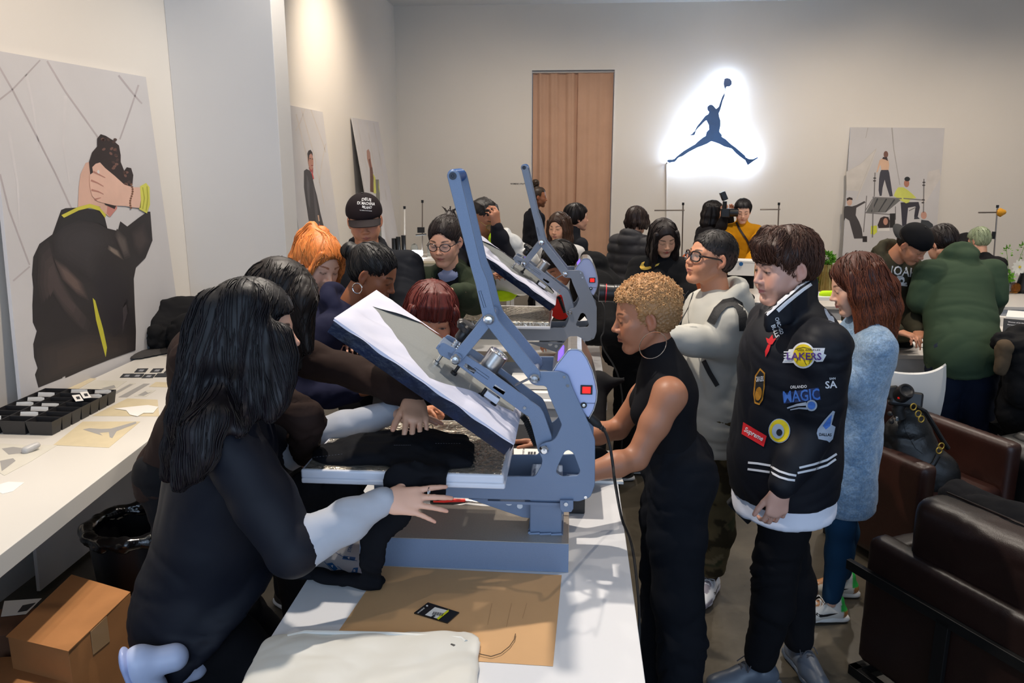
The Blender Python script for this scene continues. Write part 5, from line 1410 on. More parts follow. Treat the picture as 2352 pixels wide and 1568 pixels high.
A = person(dict(label='woman in a black jacket with very long black hair kneeling at the near press', head=(592, 757, 2.0), H=1.66, az=68, faz=82, fp=4, lean=20, lod=0,
 F=dict(skin='pale', fem=1, eye='down', lips=1.1), pel=atY(462, 1385, 2.02), knees=[atY(640, 1500, 2.15), atY(600, 1530, 1.95)], feet=[tuple(atY(380, 1530, 2.16)), tuple(atY(335, 1512, 1.98))],
 armR=j2((672, 1262, 1.76), (882, 1150, 1.90)), armL=j2((640, 1040, 2.25), (900, 945, 2.33)),
 handR=dict(pose='spread', dir=(1, 0.10, -0.02), nrm=(-0.1, -0.75, 0.66), sc=0.98), handL=dict(pose='flat', dir=(1, -0.1, -0.1), nrm=(0, 0.2, 1)),
 wear=[('sweatshirt', 'top', dict(color=(176, 180, 190), t=0.012, st=0.022, hem=0.5, collar='crew', sl=0.99, fold=0.012, cuff=0.038, mat=m_cloth)),
     ('jacket', 'top', dict(color=(15, 18, 29), t=0.034, st=0.030, hem=0.60, q=0.80, flare=0.245, hip=0.215, waist=0.18, sleeve=0.50, collar='shirt', fold=0.016, mat=m_nylon, vox=0.008, stretch=(4, 4, 6))),
     ('trousers', 'legs', dict(color=(18, 18, 22), t=0.012))],
 shoes=False,
 hair=dict(color=(15, 13, 17), vol=0.014, hl=0.05, yb=0.055, nape=-0.09, ear=False, hang=hang_A, n=2600, steps=14, step=0.020, rad=0.0013, streak=0.35, part=0.0, amp=0.003, jit=0.04, var=0.22, tip=(24, 13, 22))))
for A_, fd in ((A.aR, (atY(352, 1532, 1.98)-atY(420, 1545, 1.98))), (A.aL, (atY(352, 1532, 1.98)-atY(420, 1545, 1.98)))):
 S1 = SDF(0.005); c = Vector(atY(322 if A_ == A.aR else 372, 1552 if A_ == A.aR else 1572, 1.74 if A_ == A.aR else 1.84)); ux = V(0.30, 0.35, 0.05).normalized();
 f = V(0.15, 0.1, -1).normalized(); nrm_ = V(-0.88, -0.40, 0.10); nrm_ = (nrm_-f*nrm_.dot(f)).normalized(); r = f.cross(nrm_)
 def T(a, b, z): return c+r*a+f*b-nrm_*(z)+nrm_*0.02
 S1.cone(T(0, -0.045, 0.03), T(0, 0.06, 0.03), 0.040, 0.036, k=0.02); S1.cone(T(0, 0.05, 0.03), T(0, 0.15, 0.025), 0.042, 0.036, k=0.02); S1.cone(T(0, -0.03, 0.03), T(0, -0.02, 0.11), 0.038, 0.036, k=0.02)
 P, Q = S1.mesh(1); sh = add_part('shoe', P, Q, npv(srgb(188, 198, 226)), m_shoe, A.root, 'white trainer seen from its sole')
 S2 = SDF(0.004); fl = (nrm_, 0.34)
 S2.cone(T(0, -0.05, 0.0), T(0, 0.04, 0.0), 0.042, 0.037, k=0.01, flat=fl); S2.cone(T(0, 0.04, 0.0), T(0, 0.16, 0.0), 0.037, 0.046, k=0.01, flat=fl)
 for j in range(9): S2.cone(T(-0.05, -0.075+j*0.013, -0.016), T(0.05, -0.07+j*0.013, -0.016), 0.0022, 0.0022, k=0.002, mode='s')
 P, Q = S2.mesh(0); add_part('sole', P, Q, npv(srgb(170, 182, 224)), m_shoe, sh)
_c = A.handR_ring = None
MB().tube([A.wR+V(0.115, 0.02, 0.02)+V(0.0, 0.012*math.cos(a), 0.012*math.sin(a)) for a in [2*PI*i/12 for i in range(13)]], 0.0012, 6).build('finger_ring', m_chrome, A.root)
_st = thing('stool', 'dark stool that the long-haired woman kneels on', 'stool', (atY(462, 1500, 2.05).x, 2.05, 0))
_sx, _sz = atY(480, 1500, 2.05).x, min(A.aL.z, A.kL.z)-0.10
MB().box((_sx, 2.07, _sz-0.02), (0.27, 0.19, 0.03)).build('seat', m_blackp, _st, bevel=0.01)
for a in (-1, 1):
 for b in (-1, 1): MB().tube([V(_sx+a*0.2, 2.07+b*0.14, _sz-0.04), V(_sx+a*0.24, 2.07+b*0.17, 0)], 0.012, 8).build('leg', m_blackp, _st)
# ---- 2 woman in brown leaning behind her
def hang_B(G, k):
 for a, b in [((690, 690), (706, 800)), ((660, 720), (680, 840)), ((600, 720), (600, 860))]:
  G.chain([atY(a[0], a[1]-30, 2.3), atY(*a, 2.28), atY(*b, 2.26)], [0.04, 0.042, 0.018], k=0.03)
PB = person(dict(label='dark-haired woman in a brown sweater reaching over the near press with one hand', head=(640, 700, 2.33), H=1.68, az=85, faz=80, fp=48, lean=50, lod=0, sw=0.165,
 F=dict(skin='asian', fem=1, eye='closed'), pel=atY(425, 1060, 2.42), armR=j2((700, 960, 2.05), (700, 1042, 2.2)), armL=j2((835, 862, 2.40), (950, 916, 2.25)),
 handL=dict(pose=[(22, 24, 12), (26, 30, 16), (28, 30, 18), (30, 30, 20)], dir=(0.24, -0.85, -0.42), nrm=(0.35, -0.35, 0.85), sc=1.02), handR=dict(pose='relaxed', dir=(0.4, 0.1, -0.5), nrm=(0, -1, 0.3)),
 wear=[('sweater', 'top', dict(color=(44, 31, 27), t=0.016, st=0.011, hem=0.62, collar='crew', sl=0.98, cuff=0.036, fold=0.014, fscale=1.3)), ('trousers', 'legs', dict(color=BLK))],
 hair=dict(color=(30, 23, 21), vol=0.012, hl=0.03, yb=0.055, ear=False, nape=-0.07, hang=hang_B, n=1100, steps=10, step=0.016, streak=0.5, part=0.01, jit=0.25)))
MB().tube([PB.wL+V(0.052, -0.02, -0.085)+V(0.006*math.cos(a), 0.012*math.cos(a), 0.012*math.sin(a)) for a in [2*PI*i/12 for i in range(13)]], 0.0015, 6).build('finger_ring', m_chrome, PB.root)
# ---- 3 orange-haired woman
def pony(S):
 S.chain([(0, -0.07, 0.105), (0, -0.11, 0.11), (0.0, -0.145, 0.05), (0, -0.15, -0.06), (0, -0.14, -0.15)], [0.018, 0.022, 0.028, 0.026, 0.010], k=0.02)
def hang_C(G, k):
 for sx in (-1, 1): G.chain([HL(k, sx*0.055, 0.06, 0.075), HL(k, sx*0.078, 0.06, 0.0), HL(k, sx*0.08, 0.055, -0.06), HL(k, sx*0.075, 0.05, -0.12)], [0.014, 0.012, 0.010, 0.004], k=0.01)
 G.chain([HL(k, -0.05, -0.10, 0.09), HL(k, -0.08, -0.09, 0.0), HL(k, -0.08, -0.07, -0.12), HL(k, -0.07, -0.03, -0.20)], [0.035, 0.04, 0.034, 0.015], k=0.02)
person(dict(label='woman with orange hair in a high ponytail bending over the far side', head=(732, 605, 3.25), H=1.62, az=120, faz=128, fp=24, fr=-8, lean=18, lod=0,
 F=dict(skin='pale', fem=1, eye='down', lip=(196, 60, 66), brow=(150, 90, 60)), armR=px_ik(760, 800, 3.0), armL=px_ik(800, 800, 3.1),
 wear=[('jacket', 'top', dict(color=(30, 29, 32), t=0.022, collar='open', hem=0.6)), ('trousers', 'legs', dict(color=BLK))],
 hair=dict(round=1, color=(196, 112, 52), tip=(222, 150, 84), vol=0.008, hl=0.062, yb=0.045, ear=False, prims=[pony], hang=hang_C, n=900, steps=9, step=0.013, pole=(0, -0.09, 0.11), streak=0.35)))
# ---- 4 man in a black printed cap
capman = person(dict(label='tall young man in a black lettered cap and dark bomber jacket', head=(838, 506, 3.85), H=1.82, az=172, faz=166, fp=12, fr=3, lean=8, lod=0, fem=0,
 F=dict(skin='tan', fem=0.1, eye='closed', lip=(170, 100, 92), nose=1.1), armR=px_ik(700, 800, 3.6), armL=px_ik(900, 800, 3.5),
 wear=[('shirt', 'top', dict(color=(170, 214, 190), t=0.010, hem=0.6, collar='crew')), ('jacket', 'top', dict(color=(30, 32, 38), t=0.030, collar='rib', hem=0.6, vneck=0.40, vw=0.07, vb=0.05, fold=0.013)), ('trousers', 'legs', dict(color=BLK))],
 hair=dict(color=(22, 18, 17), hl=0.045, n=200)))
def cap_for(k, color, bill=True, name='cap', text=None, brim=(30, 24, 26), back=False):
 S = SDF(0.0045); S.ell((0, -0.008, 0.045), (0.089, 0.107, 0.088), k=0.01); S.box((0, 0, -0.15+0.028), (0.3, 0.3, 0.15), rd=0.005, k=0.006, mode='s')
 P, Q = S.mesh(1); P = (P*k.hs) @ np.array(k.R).T + npv(k.C); c = add_part(name, P, Q, npv(srgb(*color)), m_cloth, k.root)
 mb = MB(); n = 16; rows = []
 sg = -1 if back else 1
 for j in range(6):
  t = j/5; r_ = []
  for i in range(n+1):
   a = -1.15+2.3*i/n; x = math.sin(a)*(0.086-0.004*t); y = math.cos(a)*(0.098)+t*0.068*max(0.0, math.cos(a))**0.6
   r_.append(HL(k, x, sg*y-0.006, 0.032-t*0.018-0.018*(abs(x)/0.086)**2*1.0))
  rows.append(r_)
 vs = [p for r_ in rows for p in r_]; fs = [(j*(n+1)+i, j*(n+1)+i+1, (j+1)*(n+1)+i+1, (j+1)*(n+1)+i) for j in range(5) for i in range(n)]
 N_ = len(vs); vs += [p-k.R @ V(0, 0, 0.003) for p in vs]; fs += [tuple(N_+q for q in f[::-1]) for f in fs]
 if bill: mb.add(vs, fs).build('brim', mat('cap_brim_%d' % brim[0], srgb(*brim), 0.8), c, smooth=True)
 MB().lathe(HL(k, 0, -0.008, 0.132), [(0.007, 0), (0.006, 0.004), (0.001, 0.006)], 10, k.R @ V(0, 0, 1)).build('button', mat('cap_brim_%d' % brim[0], srgb(*brim), 0.8), c, smooth=True)
 return c
_cap = cap_for(capman, (36, 28, 30), brim=(34, 25, 27))
_h = hit_bvh(bvh_of(_cap), 0.0015); m_wprint = mat('white_print', srgb(225, 222, 220), 0.7)
text_px('lettering', 'DEUS', 842, 457, 22, 7, 4, _h, m_wprint, _cap, arc=2.2); text_px('lettering', 'EX MACHINA', 841, 467, 41, 7, 4, _h, m_wprint, _cap)
text_px('lettering', 'MILANO', 843, 476.5, 22, 6.5, 4, _h, m_wprint, _cap, arc=-1.8); text_px('lettering', 'THE TEMPLE OF ENTHUSIASM', 840, 483.5, 28, 2, 4, _h, m_wprint, _cap)
# ---- 5 woman with a bun in a navy hoodie
def bun(S): S.ell((0, -0.128, 0.040), (0.034, 0.034, 0.034), k=0.012)
E_ = person(dict(label='woman with a small black bun and hoop earring in a navy hoodie', head=(858, 628, 3.12), H=1.64, az=88, faz=98, fp=26, lean=34, lod=0, noff=(0, 0, -0.025),
 F=dict(skin='brown', fem=1, eye='down', lips=1.2), armR=px_ik(820, 900, 2.9), armL=px_ik(880, 880, 3.1),
 wear=[('hoodie', 'top', dict(color=(27, 29, 52), t=0.020, collar='hood', hz=0.65, hem=0.6, fold=0.012)), ('trousers', 'legs', dict(color=BLK))],
 hair=dict(round=1, color=(20, 17, 18), vol=-0.001, hl=0.062, yb=0.036, prims=[bun], n=700, pole=(0, -0.12, 0.085), streak=0.4)))
def hoop(k, x, r, th=0.0022, y=-0.012, z=-0.040, m=None, tilt=0.0):
 c = HL(k, x*0.080, y, z-r); a1 = k.R @ V(0, 1, tilt).normalized(); a2 = V(0, 0, 1) if r > 0.02 else k.R @ V(0, 0, 1)
 c = HL(k, x*0.081, y, z)-a2*r*k.hs
 MB().tube([c+(a1*math.cos(a)+a2*math.sin(a))*r*k.hs for a in [2*PI*i/32 for i in range(33)]], th, 6, cap=False).build('hoop_earring', m or m_chrome, k.root, smooth=True)
hoop(E_, 1, 0.020)
# ---- 6 woman with glasses in a green coat
def messy(S):
 S.ell((0.0, -0.10, 0.085), (0.040, 0.032, 0.034), k=0.012)
 for i in range(7): S.cone((0, -0.10, 0.10), (-0.05+0.016*i, -0.12, 0.145-0.004*(i % 3)), 0.006, 0.0015, k=0.004)
G_ = person(dict(label='woman with dark-rimmed glasses in a green coat over a black vest', head=(1022, 553, 3.95), pel=V(-0.95, 4.08, 0.9), feet=[(-1.0, 4.1, 0.085), (-0.88, 4.1, 0.085)][::-1], H=1.66, az=185, faz=192, fp=14, lean=8, lod=0,
 F=dict(skin='light', fem=0.8, eye='down', lip=(170, 92, 88), brow=(52, 36, 30)), armR=px_ik(960, 720, 3.6), armL=j2((1090, 690, 3.8), (1050, 670, 3.55)), handL=dict(dir=(-1, -0.2, 0.1), nrm=(0, 0.3, 1)),
 wear=[('shirt', 'top', dict(color=(150, 158, 188), t=0.010, collar='crew', vneck=0.06, hem=0.55)), ('vest', 'top', dict(color=(24, 24, 26), t=0.014, sleeve='none', collar='none', vneck=0.17, vw=0.06, hem=0.55)),
     ('coat', 'top', dict(color=(42, 50, 36), t=0.030, collar='open', vneck=0.55, vw=0.075, vb=0.07, hem=0.75, fold=0.012)), ('trousers', 'legs', dict(color=BLK))],
 hair=dict(round=1, color=(38, 28, 26), vol=0.002, hl=0.060, yb=0.036, prims=[messy], n=600, pole=(0, -0.12, 0.09))))
glasses(G_, G_.root, (14, 15, 28), 0.0255, 0.0195, 0.0021)
# ---- 7 woman with a red bob
def bobhang(w, ln, fr=0.05):
 def f(G, k):
  for sx in (-1, 1):
   for y_ in (-0.06, -0.02, 0.02, fr): G.chain([HL(k, sx*0.070, y_, 0.05), HL(k, sx*w, y_, -0.02), HL(k, sx*(w-0.006), y_*0.9, -ln)], [0.020, 0.018, 0.012], k=0.02)
  for x_ in (-0.045, 0, 0.045): G.chain([HL(k, x_, -0.085, 0.05), HL(k, x_, -0.10, -0.02), HL(k, x_, -0.092, -ln)], [0.024, 0.022, 0.014], k=0.02)
 return f
def bangs(S):
 for i in range(9):
  x = -0.052+0.013*i; S.chain([(x*0.8, 0.045, 0.108), (x, 0.082-abs(x)*0.25, 0.072), (x*1.05, 0.089-abs(x)*0.35, 0.026+0.003*(i % 2))], [0.012, 0.010, 0.006], k=0.008)
person(dict(label='woman with a red bob and fringe peering from behind the raised near press', head=(990, 733, 2.78), pel=V(-0.50, 3.16, 0.86), feet=[(-0.62, 3.2, 0.085), (-0.40, 3.2, 0.085)], H=1.60, az=175, faz=164, fp=10, fr=-6, lean=20, lod=0,
 F=dict(skin='warm', fem=1, eye='half'), armR=px_ik(960, 960, 2.6), armL=px_ik(1010, 960, 2.65),
 wear=[('jacket', 'top', dict(color=BLK, t=0.02, collar='crew', hem=0.6)), ('trousers', 'legs', dict(color=BLK))],
 hair=dict(color=(92, 34, 28), tip=(120, 44, 34), vol=0.014, hl=0.085, yb=0.06, ear=False, nape=-0.08, prims=[bangs], hang=bobhang(0.088, 0.09), n=1300, steps=12, step=0.014, streak=0.35, jit=0.1)))
# ---- 8 woman with braids holding a bag
def cornrows(S):
 for i in range(9):
  x = -0.056+0.014*i; S.chain([(x, 0.062-abs(x)*0.4, 0.085-abs(x)*0.25), (x*1.05, 0.01, 0.124-abs(x)*0.55), (x*1.0, -0.06, 0.110-abs(x)*0.6), (x*0.5, -0.11, 0.05)], [0.0065]*4, k=0.003)
Hh = person(dict(label='woman with braids and thin glasses looking into a white bag', head=(1112, 500, 4.95), pel=V(-0.98, 5.1, 0.9), feet=[(-1.05, 5.1, 0.085), (-0.9, 5.1, 0.085)][::-1], H=1.68, az=130, faz=128, fp=30, lean=12, lod=1,
 F=dict(skin='mid', fem=1, eye='down', lips=1.2), armR=px_ik(1120, 640, 4.6), armL=j2((1160, 590, 4.8), (1140, 520, 4.75)), handL=dict(dir=(-0.1, -0.3, 1), nrm=(0.6, -0.7, 0.2), pose='grip'),
 wear=[('top', 'top', dict(color=(34, 34, 40), t=0.02, collar='crew', hem=0.6)), ('trousers', 'legs', dict(color=BLK))],
 hair=dict(round=1, color=(26, 20, 20), vol=-0.004, hl=0.06, yb=0.03, prims=[cornrows], n=0)))
glasses(Hh, Hh.root, (150, 120, 60), 0.022, 0.020)
# ---- 9 person in dark clothes before the curtain
def topbun(S): S.ell((0, -0.05, 0.155), (0.045, 0.045, 0.050), k=0.015)
person(dict(label='person with a high golden-brown bun in dark clothes in front of the curtain', head=(1237, 452, 9.6), H=1.76, az=70, faz=85, fp=5, lod=2, F=dict(skin='brown', fem=0.6, eye='down'),
 wear=[('coat', 'top', dict(color=(24, 26, 34), t=0.025, collar='crew', hem=0.75, flare=0.2)), ('trousers', 'legs', dict(color=BLK))],
 hair=dict(color=(52, 38, 26), tip=(96, 70, 40), vol=0.0, hl=0.06, prims=[topbun])))
# ---- 10 woman with long brown hair
def longhang(w, ln, r=0.03, back=0.10, tipr=0.012, fr=0.035):
 def f(G, k):
  for sx in (-1, 1):
   for y_ in (-0.055, -0.01, fr): G.chain([HL(k, sx*0.066, y_, 0.055), HL(k, sx*w, y_, -0.03), HL(k, sx*w, y_-0.01, -0.10)-V(0, 0, 0.02), HL(k, sx*w*0.95, y_-0.02, -0.10)-V(0, 0, ln)], [r*0.75, r*0.8, r*0.8, tipr], k=0.02)
  for x_ in (-0.05, 0, 0.05): G.chain([HL(k, x_, -0.08, 0.05), HL(k, x_, -back, -0.03), HL(k, x_, -back, -0.10)-V(0, 0, 0.02), HL(k, x_, -back, -0.10)-V(0, 0, ln)], [r, r, r, tipr], k=0.025)
 return f
person(dict(label='woman with long brown hair and a pale top in front of the curtain', head=(1283, 521, 6.9), H=1.60, az=200, faz=205, fp=10, lod=1, F=dict(skin='asian', fem=1, eye='down'),
 wear=[('jacket', 'top', dict(color=(200, 198, 196), t=0.02, collar='crew', hem=0.55)), ('trousers', 'legs', dict(color=BLK))],
 hair=dict(round=1, color=(58, 38, 28), tip=(88, 56, 38), vol=0.006, hl=0.060, yb=0.05, ear=False, hang=longhang(0.074, 0.16), part=0.01, n=400, steps=12, step=0.016)))
# ---- 11 black-haired person in a dark turtleneck
person(dict(label='person with short black hair in a charcoal turtleneck looking right, by the curtain', head=(1326, 500, 7.5), H=1.66, az=60, faz=72, fp=0, lod=1, F=dict(skin='light', fem=0.6, eye='down'),
 wear=[('sweater', 'top', dict(color=(34, 36, 42), t=0.018, collar='turtle', hem=0.6)), ('trousers', 'legs', dict(color=BLK))],
 hair=dict(color=(28, 22, 22), vol=0.014, hl=0.05, yb=0.05, ear=False, nape=-0.085, n=350, jit=0.1)))
# ---- 12 person in a black hoodie bent over the far press
person(dict(label='person in a black hoodie bent forward over the far press', head=(1287, 606, 4.85), H=1.70, az=-95, faz=-120, fp=45, lean=62, lod=1, F=dict(skin='warm', fem=0.3, eye='down'), fem=0,
 pel=atY(1450, 770, 4.72), feet=[tuple(atZ(1430, 1075, 0.085)), tuple(atZ(1480, 1060, 0.085))],
 armR=j2((1330, 700, 4.9), (1270, 760, 4.7)), armL=j2((1395, 760, 4.35), (1345, 775, 4.25)), handL=dict(dir=(-0.6, 0, -0.9), nrm=(0, -1, 0)),
 wear=[('hoodie', 'top', dict(color=(20, 20, 22), t=0.030, collar='hood', hem=0.68, fold=0.014)), ('trousers', 'legs', dict(color=(17, 17, 19), t=0.03))],
 hair=dict(color=(26, 21, 20), vol=0.016, hl=0.05, yb=0.05, ear=False, nape=-0.07, n=350, jit=0.5)))
# ---- 14 puffer coat
def puff(S, k): pass
def puff_col(P, k):
 return jitter(P, srgb(58, 56, 58), 0.08)
pf = person(dict(label='woman with a short brown bob in a grey hooded puffer coat, seen from behind', head=(1464, 506, 7.6), H=1.66, az=35, faz=45, fp=5, lod=1, F=dict(skin='light', fem=1),
 wear=[('puffer_coat', 'top', dict(color=(58, 57, 60), t=0.045, st=0.04, collar='hood', hem=0.95, flare=0.23, mat=m_nylon, fold=0.006, quilt=11)), ('trousers', 'legs', dict(color=BLK))],
 hair=dict(color=(48, 34, 30), vol=0.012, hl=0.05, yb=0.055, ear=False, nape=-0.07, hang=bobhang(0.086, 0.07), n=350)))
glasses(pf, pf.root, (30, 28, 30), 0.022, 0.018)
# ---- 15 woman in a black sweatshirt with a gold emblem
sw = person(dict(label='woman with long dark hair in a black sweatshirt with a gold chest emblem', head=(1525, 546, 5.5), H=1.62, az=185, faz=168, fp=24, fr=5, lean=6, lod=1, F=dict(skin='asian', fem=1, eye='down', lip=(190, 60, 66)),
 armR=px_ik(1440, 720, 5.2), armL=px_ik(1560, 720, 5.2),
 wear=[('sweatshirt', 'top', dict(color=(26, 26, 28), t=0.026, collar='crew', hem=0.6, fold=0.010)), ('trousers', 'legs', dict(color=BLK))],
 hair=dict(round=1, color=(34, 25, 24), vol=0.006, hl=0.062, yb=0.055, ear=False, hang=longhang(0.074, 0.17, fr=0.045), part=0.015, n=500, steps=14, step=0.016)))
m_gold = mat('gold_print', srgb(196, 160, 70), 0.35, 0.7)
_hs = hit_bvh(bvh_of(sw.sweatshirt), 0.004)
decal('gold_emblem', [[(1469, 613), (1474, 603), (1481, 600), (1478, 608), (1482, 613), (1490, 612), (1515, 604), (1512, 609), (1488, 619), (1480, 620), (1472, 618)]], _hs, m_gold, sw.root, 4)
# ---- 16 orange hoodie
person(dict(label='person in a rust-orange top mostly hidden behind the man with glasses', head=(1625, 572, 6.6), H=1.62, az=60, faz=60, fp=30, lean=25, lod=2, F=dict(skin='light', fem=1),
 wear=[('hoodie', 'top', dict(color=(164, 84, 50), t=0.03, collar='hood', hem=0.6)), ('trousers', 'legs', dict(color=BLK))], hair=dict(color=(30, 24, 22), vol=0.01, ear=False)))
# ---- 17 woman taking a photo
ph = person(dict(label='woman in black with long hair raising a camera, by the back wall', head=(1640, 487, 8.8), H=1.66, az=80, faz=88, fp=2, lean=8, lod=1, F=dict(skin='light', fem=1),
 armR=j2((1648, 545, 8.6), (1664, 498, 8.55)), armL=j2((1672, 545, 8.85), (1676, 494, 8.85)), handR=dict(dir=(0.3, 0.1, 1), nrm=(0.5, -1, 0), pose='grip'), handL=dict(dir=(0.3, 0.1, 1), nrm=(0.5, 1, 0), pose='grip'),
 wear=[('sweater', 'top', dict(color=(26, 24, 27), t=0.025, collar='crew', hem=0.6)), ('trousers', 'legs', dict(color=BLK))],
 hair=dict(round=1, color=(28, 22, 22), vol=0.006, hl=0.06, yb=0.05, ear=False, hang=longhang(0.074, 0.14, fr=0.02), n=300, steps=10)))
# ---- 18 woman in the mustard turtleneck
ye = person(dict(label='woman in a mustard turtleneck sweater with a crossbody strap at the back', head=(1706, 485, 8.6), H=1.62, az=182, faz=188, fp=16, lod=1, F=dict(skin='pale', fem=1, eye='down'),
 armR=j2((1668, 565, 8.4), (1690, 605, 8.2)), armL=j2((1748, 570, 8.4), (1716, 605, 8.2)), handR=dict(dir=(0.6, -0.5, -0.3), nrm=(-0.7, -0.6, 0.5)), handL=dict(dir=(-0.6, -0.5, -0.3), nrm=(0.7, -0.6, 0.5)),
 wear=[('sweater', 'top', dict(color=(204, 140, 20), t=0.032, collar='turtle', ch=0.075, hem=0.55, fold=0.010, vox=0.009)), ('trousers', 'legs', dict(color=(40, 40, 44)))],
 hair=dict(color=(24, 20, 22), vol=0.008, hl=0.056, yb=0.04, ear=False, nape=-0.06, n=120)))
decal('crossbody_strap', [strokes([(1691, 510), (1700, 528), (1716, 552), (1726, 574)], 5)], hit_bvh(bvh_of(ye.sweater), 0.006), mat('dark_strap', srgb(40, 26, 24), 0.6), ye.root, 5)
# ---- 19 man with glasses, grey hoodie and backpack
def camo(P, k):
 n = fbm(P*9, 3, 2); n2 = fbm(P*9+7, 9, 2); c = np.tile(npv(srgb(92, 80, 56)), (len(P), 1))
 c[n > 0.22] = srgb(54, 46, 32); c[n2 > 0.28] = srgb(66, 66, 44); c[(n < -0.4)] = srgb(116, 102, 76); return c
def pocket(S, k):
 for n_, h_, x in ((k.kL, k.hL, -1),): S.ell(h_.lerp(n_, 0.72)+k.gr*x*0.085+k.gf*0.01, (0.03, 0.075, 0.085), rotm(k.d['az']), k=0.02)
def nk_up(c1=(232, 232, 236), c2=(150, 144, 156)):
 def f(P, T, fr):
  r, f_, u = fr; o = T(0, 0, 0); D = P-npv(o); y = D @ npv(f_); z = D @ npv(u); c = np.tile(npv(srgb(*c1)), (len(P), 1))
  c[(y > 0.11) & (z < 0.045)] = srgb(*c2); c[(y > 0.04) & (y < 0.12) & (np.abs(D @ npv(r)) < 0.02)] = srgb(*c2); c[(z > 0.10)] = srgb(60, 54, 58); return c
 return f
def swoosh(col, sx):
 def f(o, T, fr):
  mb = MB()
  for x_ in (-1, 1):
   pts = [(-0.02, 0.060), (0.0, 0.052), (0.03, 0.044), (0.065, 0.044), (0.085, 0.056), (0.08, 0.066), (0.068, 0.058), (0.05, 0.055), (0.02, 0.058)]
   b = bvh_of(o); P = []
   for (y, z) in pts:
    a = T(x_*0.12, y, z); dd = (T(0, y, z)-a).normalized(); h = b.ray_cast(a, dd); P.append(h[0]-dd*0.0015 if h[0] else T(x_*0.036, y, z))
   n = len(P); mb.add(P, [(0, 1, 8), (1, 2, 7, 8), (2, 3, 6, 7), (3, 4, 5, 6)])
  mb.build('side_stripe', mat('stripe_%d_%d' % (col[0], col[1]), srgb(*col), 0.5), o)
  return
 return f
M19 = person(dict(label='man with tortoiseshell glasses in a pale grey hoodie and camouflage trousers', head=(1631, 592, 3.5), H=1.74, az=-98, faz=-112, fp=-10, lean=2, lod=0, fem=0, hs=1.02,
 F=dict(skin='tan', fem=0.0, eye='half', wide=1.04, cheek=1, lip=(176, 108, 98), nose=1.1, pout=0.003), noff=(0.01, 0.0, 0.0),
 feet=[tuple(atZ(1632, 1328, 0.085)), tuple(atZ(1572, 1292, 0.085))], fdir=[V(-0.45, -1, 0), V(-0.8, -0.7, 0)],
 armL=j2((1672, 790, 3.34), (1530, 775, 3.22)), armR=j2((1600, 800, 3.72), (1490, 770, 3.45)), handL=dict(pose='grip', dir=(-1, -0.1, 0.2), nrm=(0, -0.9, 0.4)), handR=dict(pose='grip', dir=(-1, 0.1, 0.2), nrm=(0, 0.9, 0.4)),
 wear=[('hoodie', 'top', dict(color=(188, 186, 178), t=0.030, st=0.034, collar='hood', hem=0.66, fold=0.012, belly=1)), ('cargo_trousers', 'legs', dict(color=camo, t=0.030, ank=0.040, len=0.80, fold=0.014, extra=[pocket])), ('leggings', 'legs', dict(color=(60, 48, 40), t=-0.004, len=0.95, butt=0))],
 shoes=dict(upper=nk_up(), sole=(200, 196, 206), laces=(226, 226, 232), fn=swoosh((24, 24, 26), 1)),
 hair=dict(round=1, fade=1, color=(26, 21, 21), vol=0.001, amp=0.0007, hl=0.052, yb=0.020, nape=-0.045, n=1800, steps=3, step=0.007, jit=0.5, rad=0.0011, lift=0.0006, curly=0)))
glasses(M19, M19.root, (34, 18, 16), 0.0255, 0.0205, 0.0038, round_=False)
bk = thing('backpack', 'black backpack with padded straps worn by the man in the grey hoodie', 'backpack', M19.waist)
S = SDF(0.008); _b = M19.chest-M19.gf*0.21-V(0, 0, 0.10)
S.box(_b, (0.15, 0.085, 0.23), rotm(-98, 4), rd=0.07, k=0.02); S.box(_b-M19.gf*0.07-V(0, 0, 0.06), (0.12, 0.05, 0.14), rotm(-98, 2), rd=0.045, k=0.02)
P, Q = S.mesh(1); P = fold_disp(P, vnormals(P, Q), 0.008, 5); add_part('bag_body', P, Q, npv(srgb(17, 17, 19)), m_nylon, bk)
_hh = hit_bvh(bvh_of(M19.hoodie), 0.012)
def strap(name, pts, w, hit, m, root, th=0.01):
 """a band lying on a surface, given by its photo centre line, built as a thick ribbon"""
 poly = strokes(pts, w); return decal(name, [poly], hit, m, root, 7)
m_strap = mat('strap_black', srgb(26, 27, 30), 0.7, bump=0.3, bscale=300)
strap('shoulder_strap', [(1632, 742), (1648, 712), (1665, 696), (1684, 692), (1697, 700), (1706, 724), (1708, 760)], 20, _hh, m_strap, bk)
strap('shoulder_strap', [(1545, 720), (1562, 690), (1574, 668), (1590, 655)], 18, _hh, m_strap, bk)
strap('lower_strap', [(1616, 828), (1630, 856), (1648, 886)], 11, _hh, m_strap, bk)
for p in [[(1541, 720), (1560, 694), (1582, 668)], [(1560, 745), (1582, 704), (1592, 672)]]:
 MB().tube([_hh(*q) or atY(*q, 3.3) for q in p], 0.0025, 6).build('hood_string', m_strap, M19.root)
cm = thing('camera', 'black camera with a long red-ringed lens held by the man in grey', 'camera', atY(1450, 690, 3.35))
_a = atY(1376, 672, 3.3); _d = (atY(1480, 678, 3.3)-_a).normalized()
MB().lathe(_a, [(0.030, 0.0), (0.0375, 0.0), (0.0375, 0.02), (0.036, 0.022), (0.036, 0.06), (0.038, 0.062), (0.038, 0.10), (0.034, 0.11), (0.034, 0.17)], 28, _d).build('lens_barrel', m_blackp, cm, smooth=True)
MB().lathe(_a, [(0.0385, 0.026), (0.0387, 0.028), (0.0385, 0.030)], 28, _d).build('red_ring', mat('ring_red', srgb(190, 30, 40), 0.4), cm)
MB().lathe(_a, [(0.029, 0.004), (0.02, 0.009), (0.0, 0.011)], 24, _d).build('front_glass', mat('lens_dark', srgb(20, 16, 34), 0.05, coat=1), cm, smooth=True)
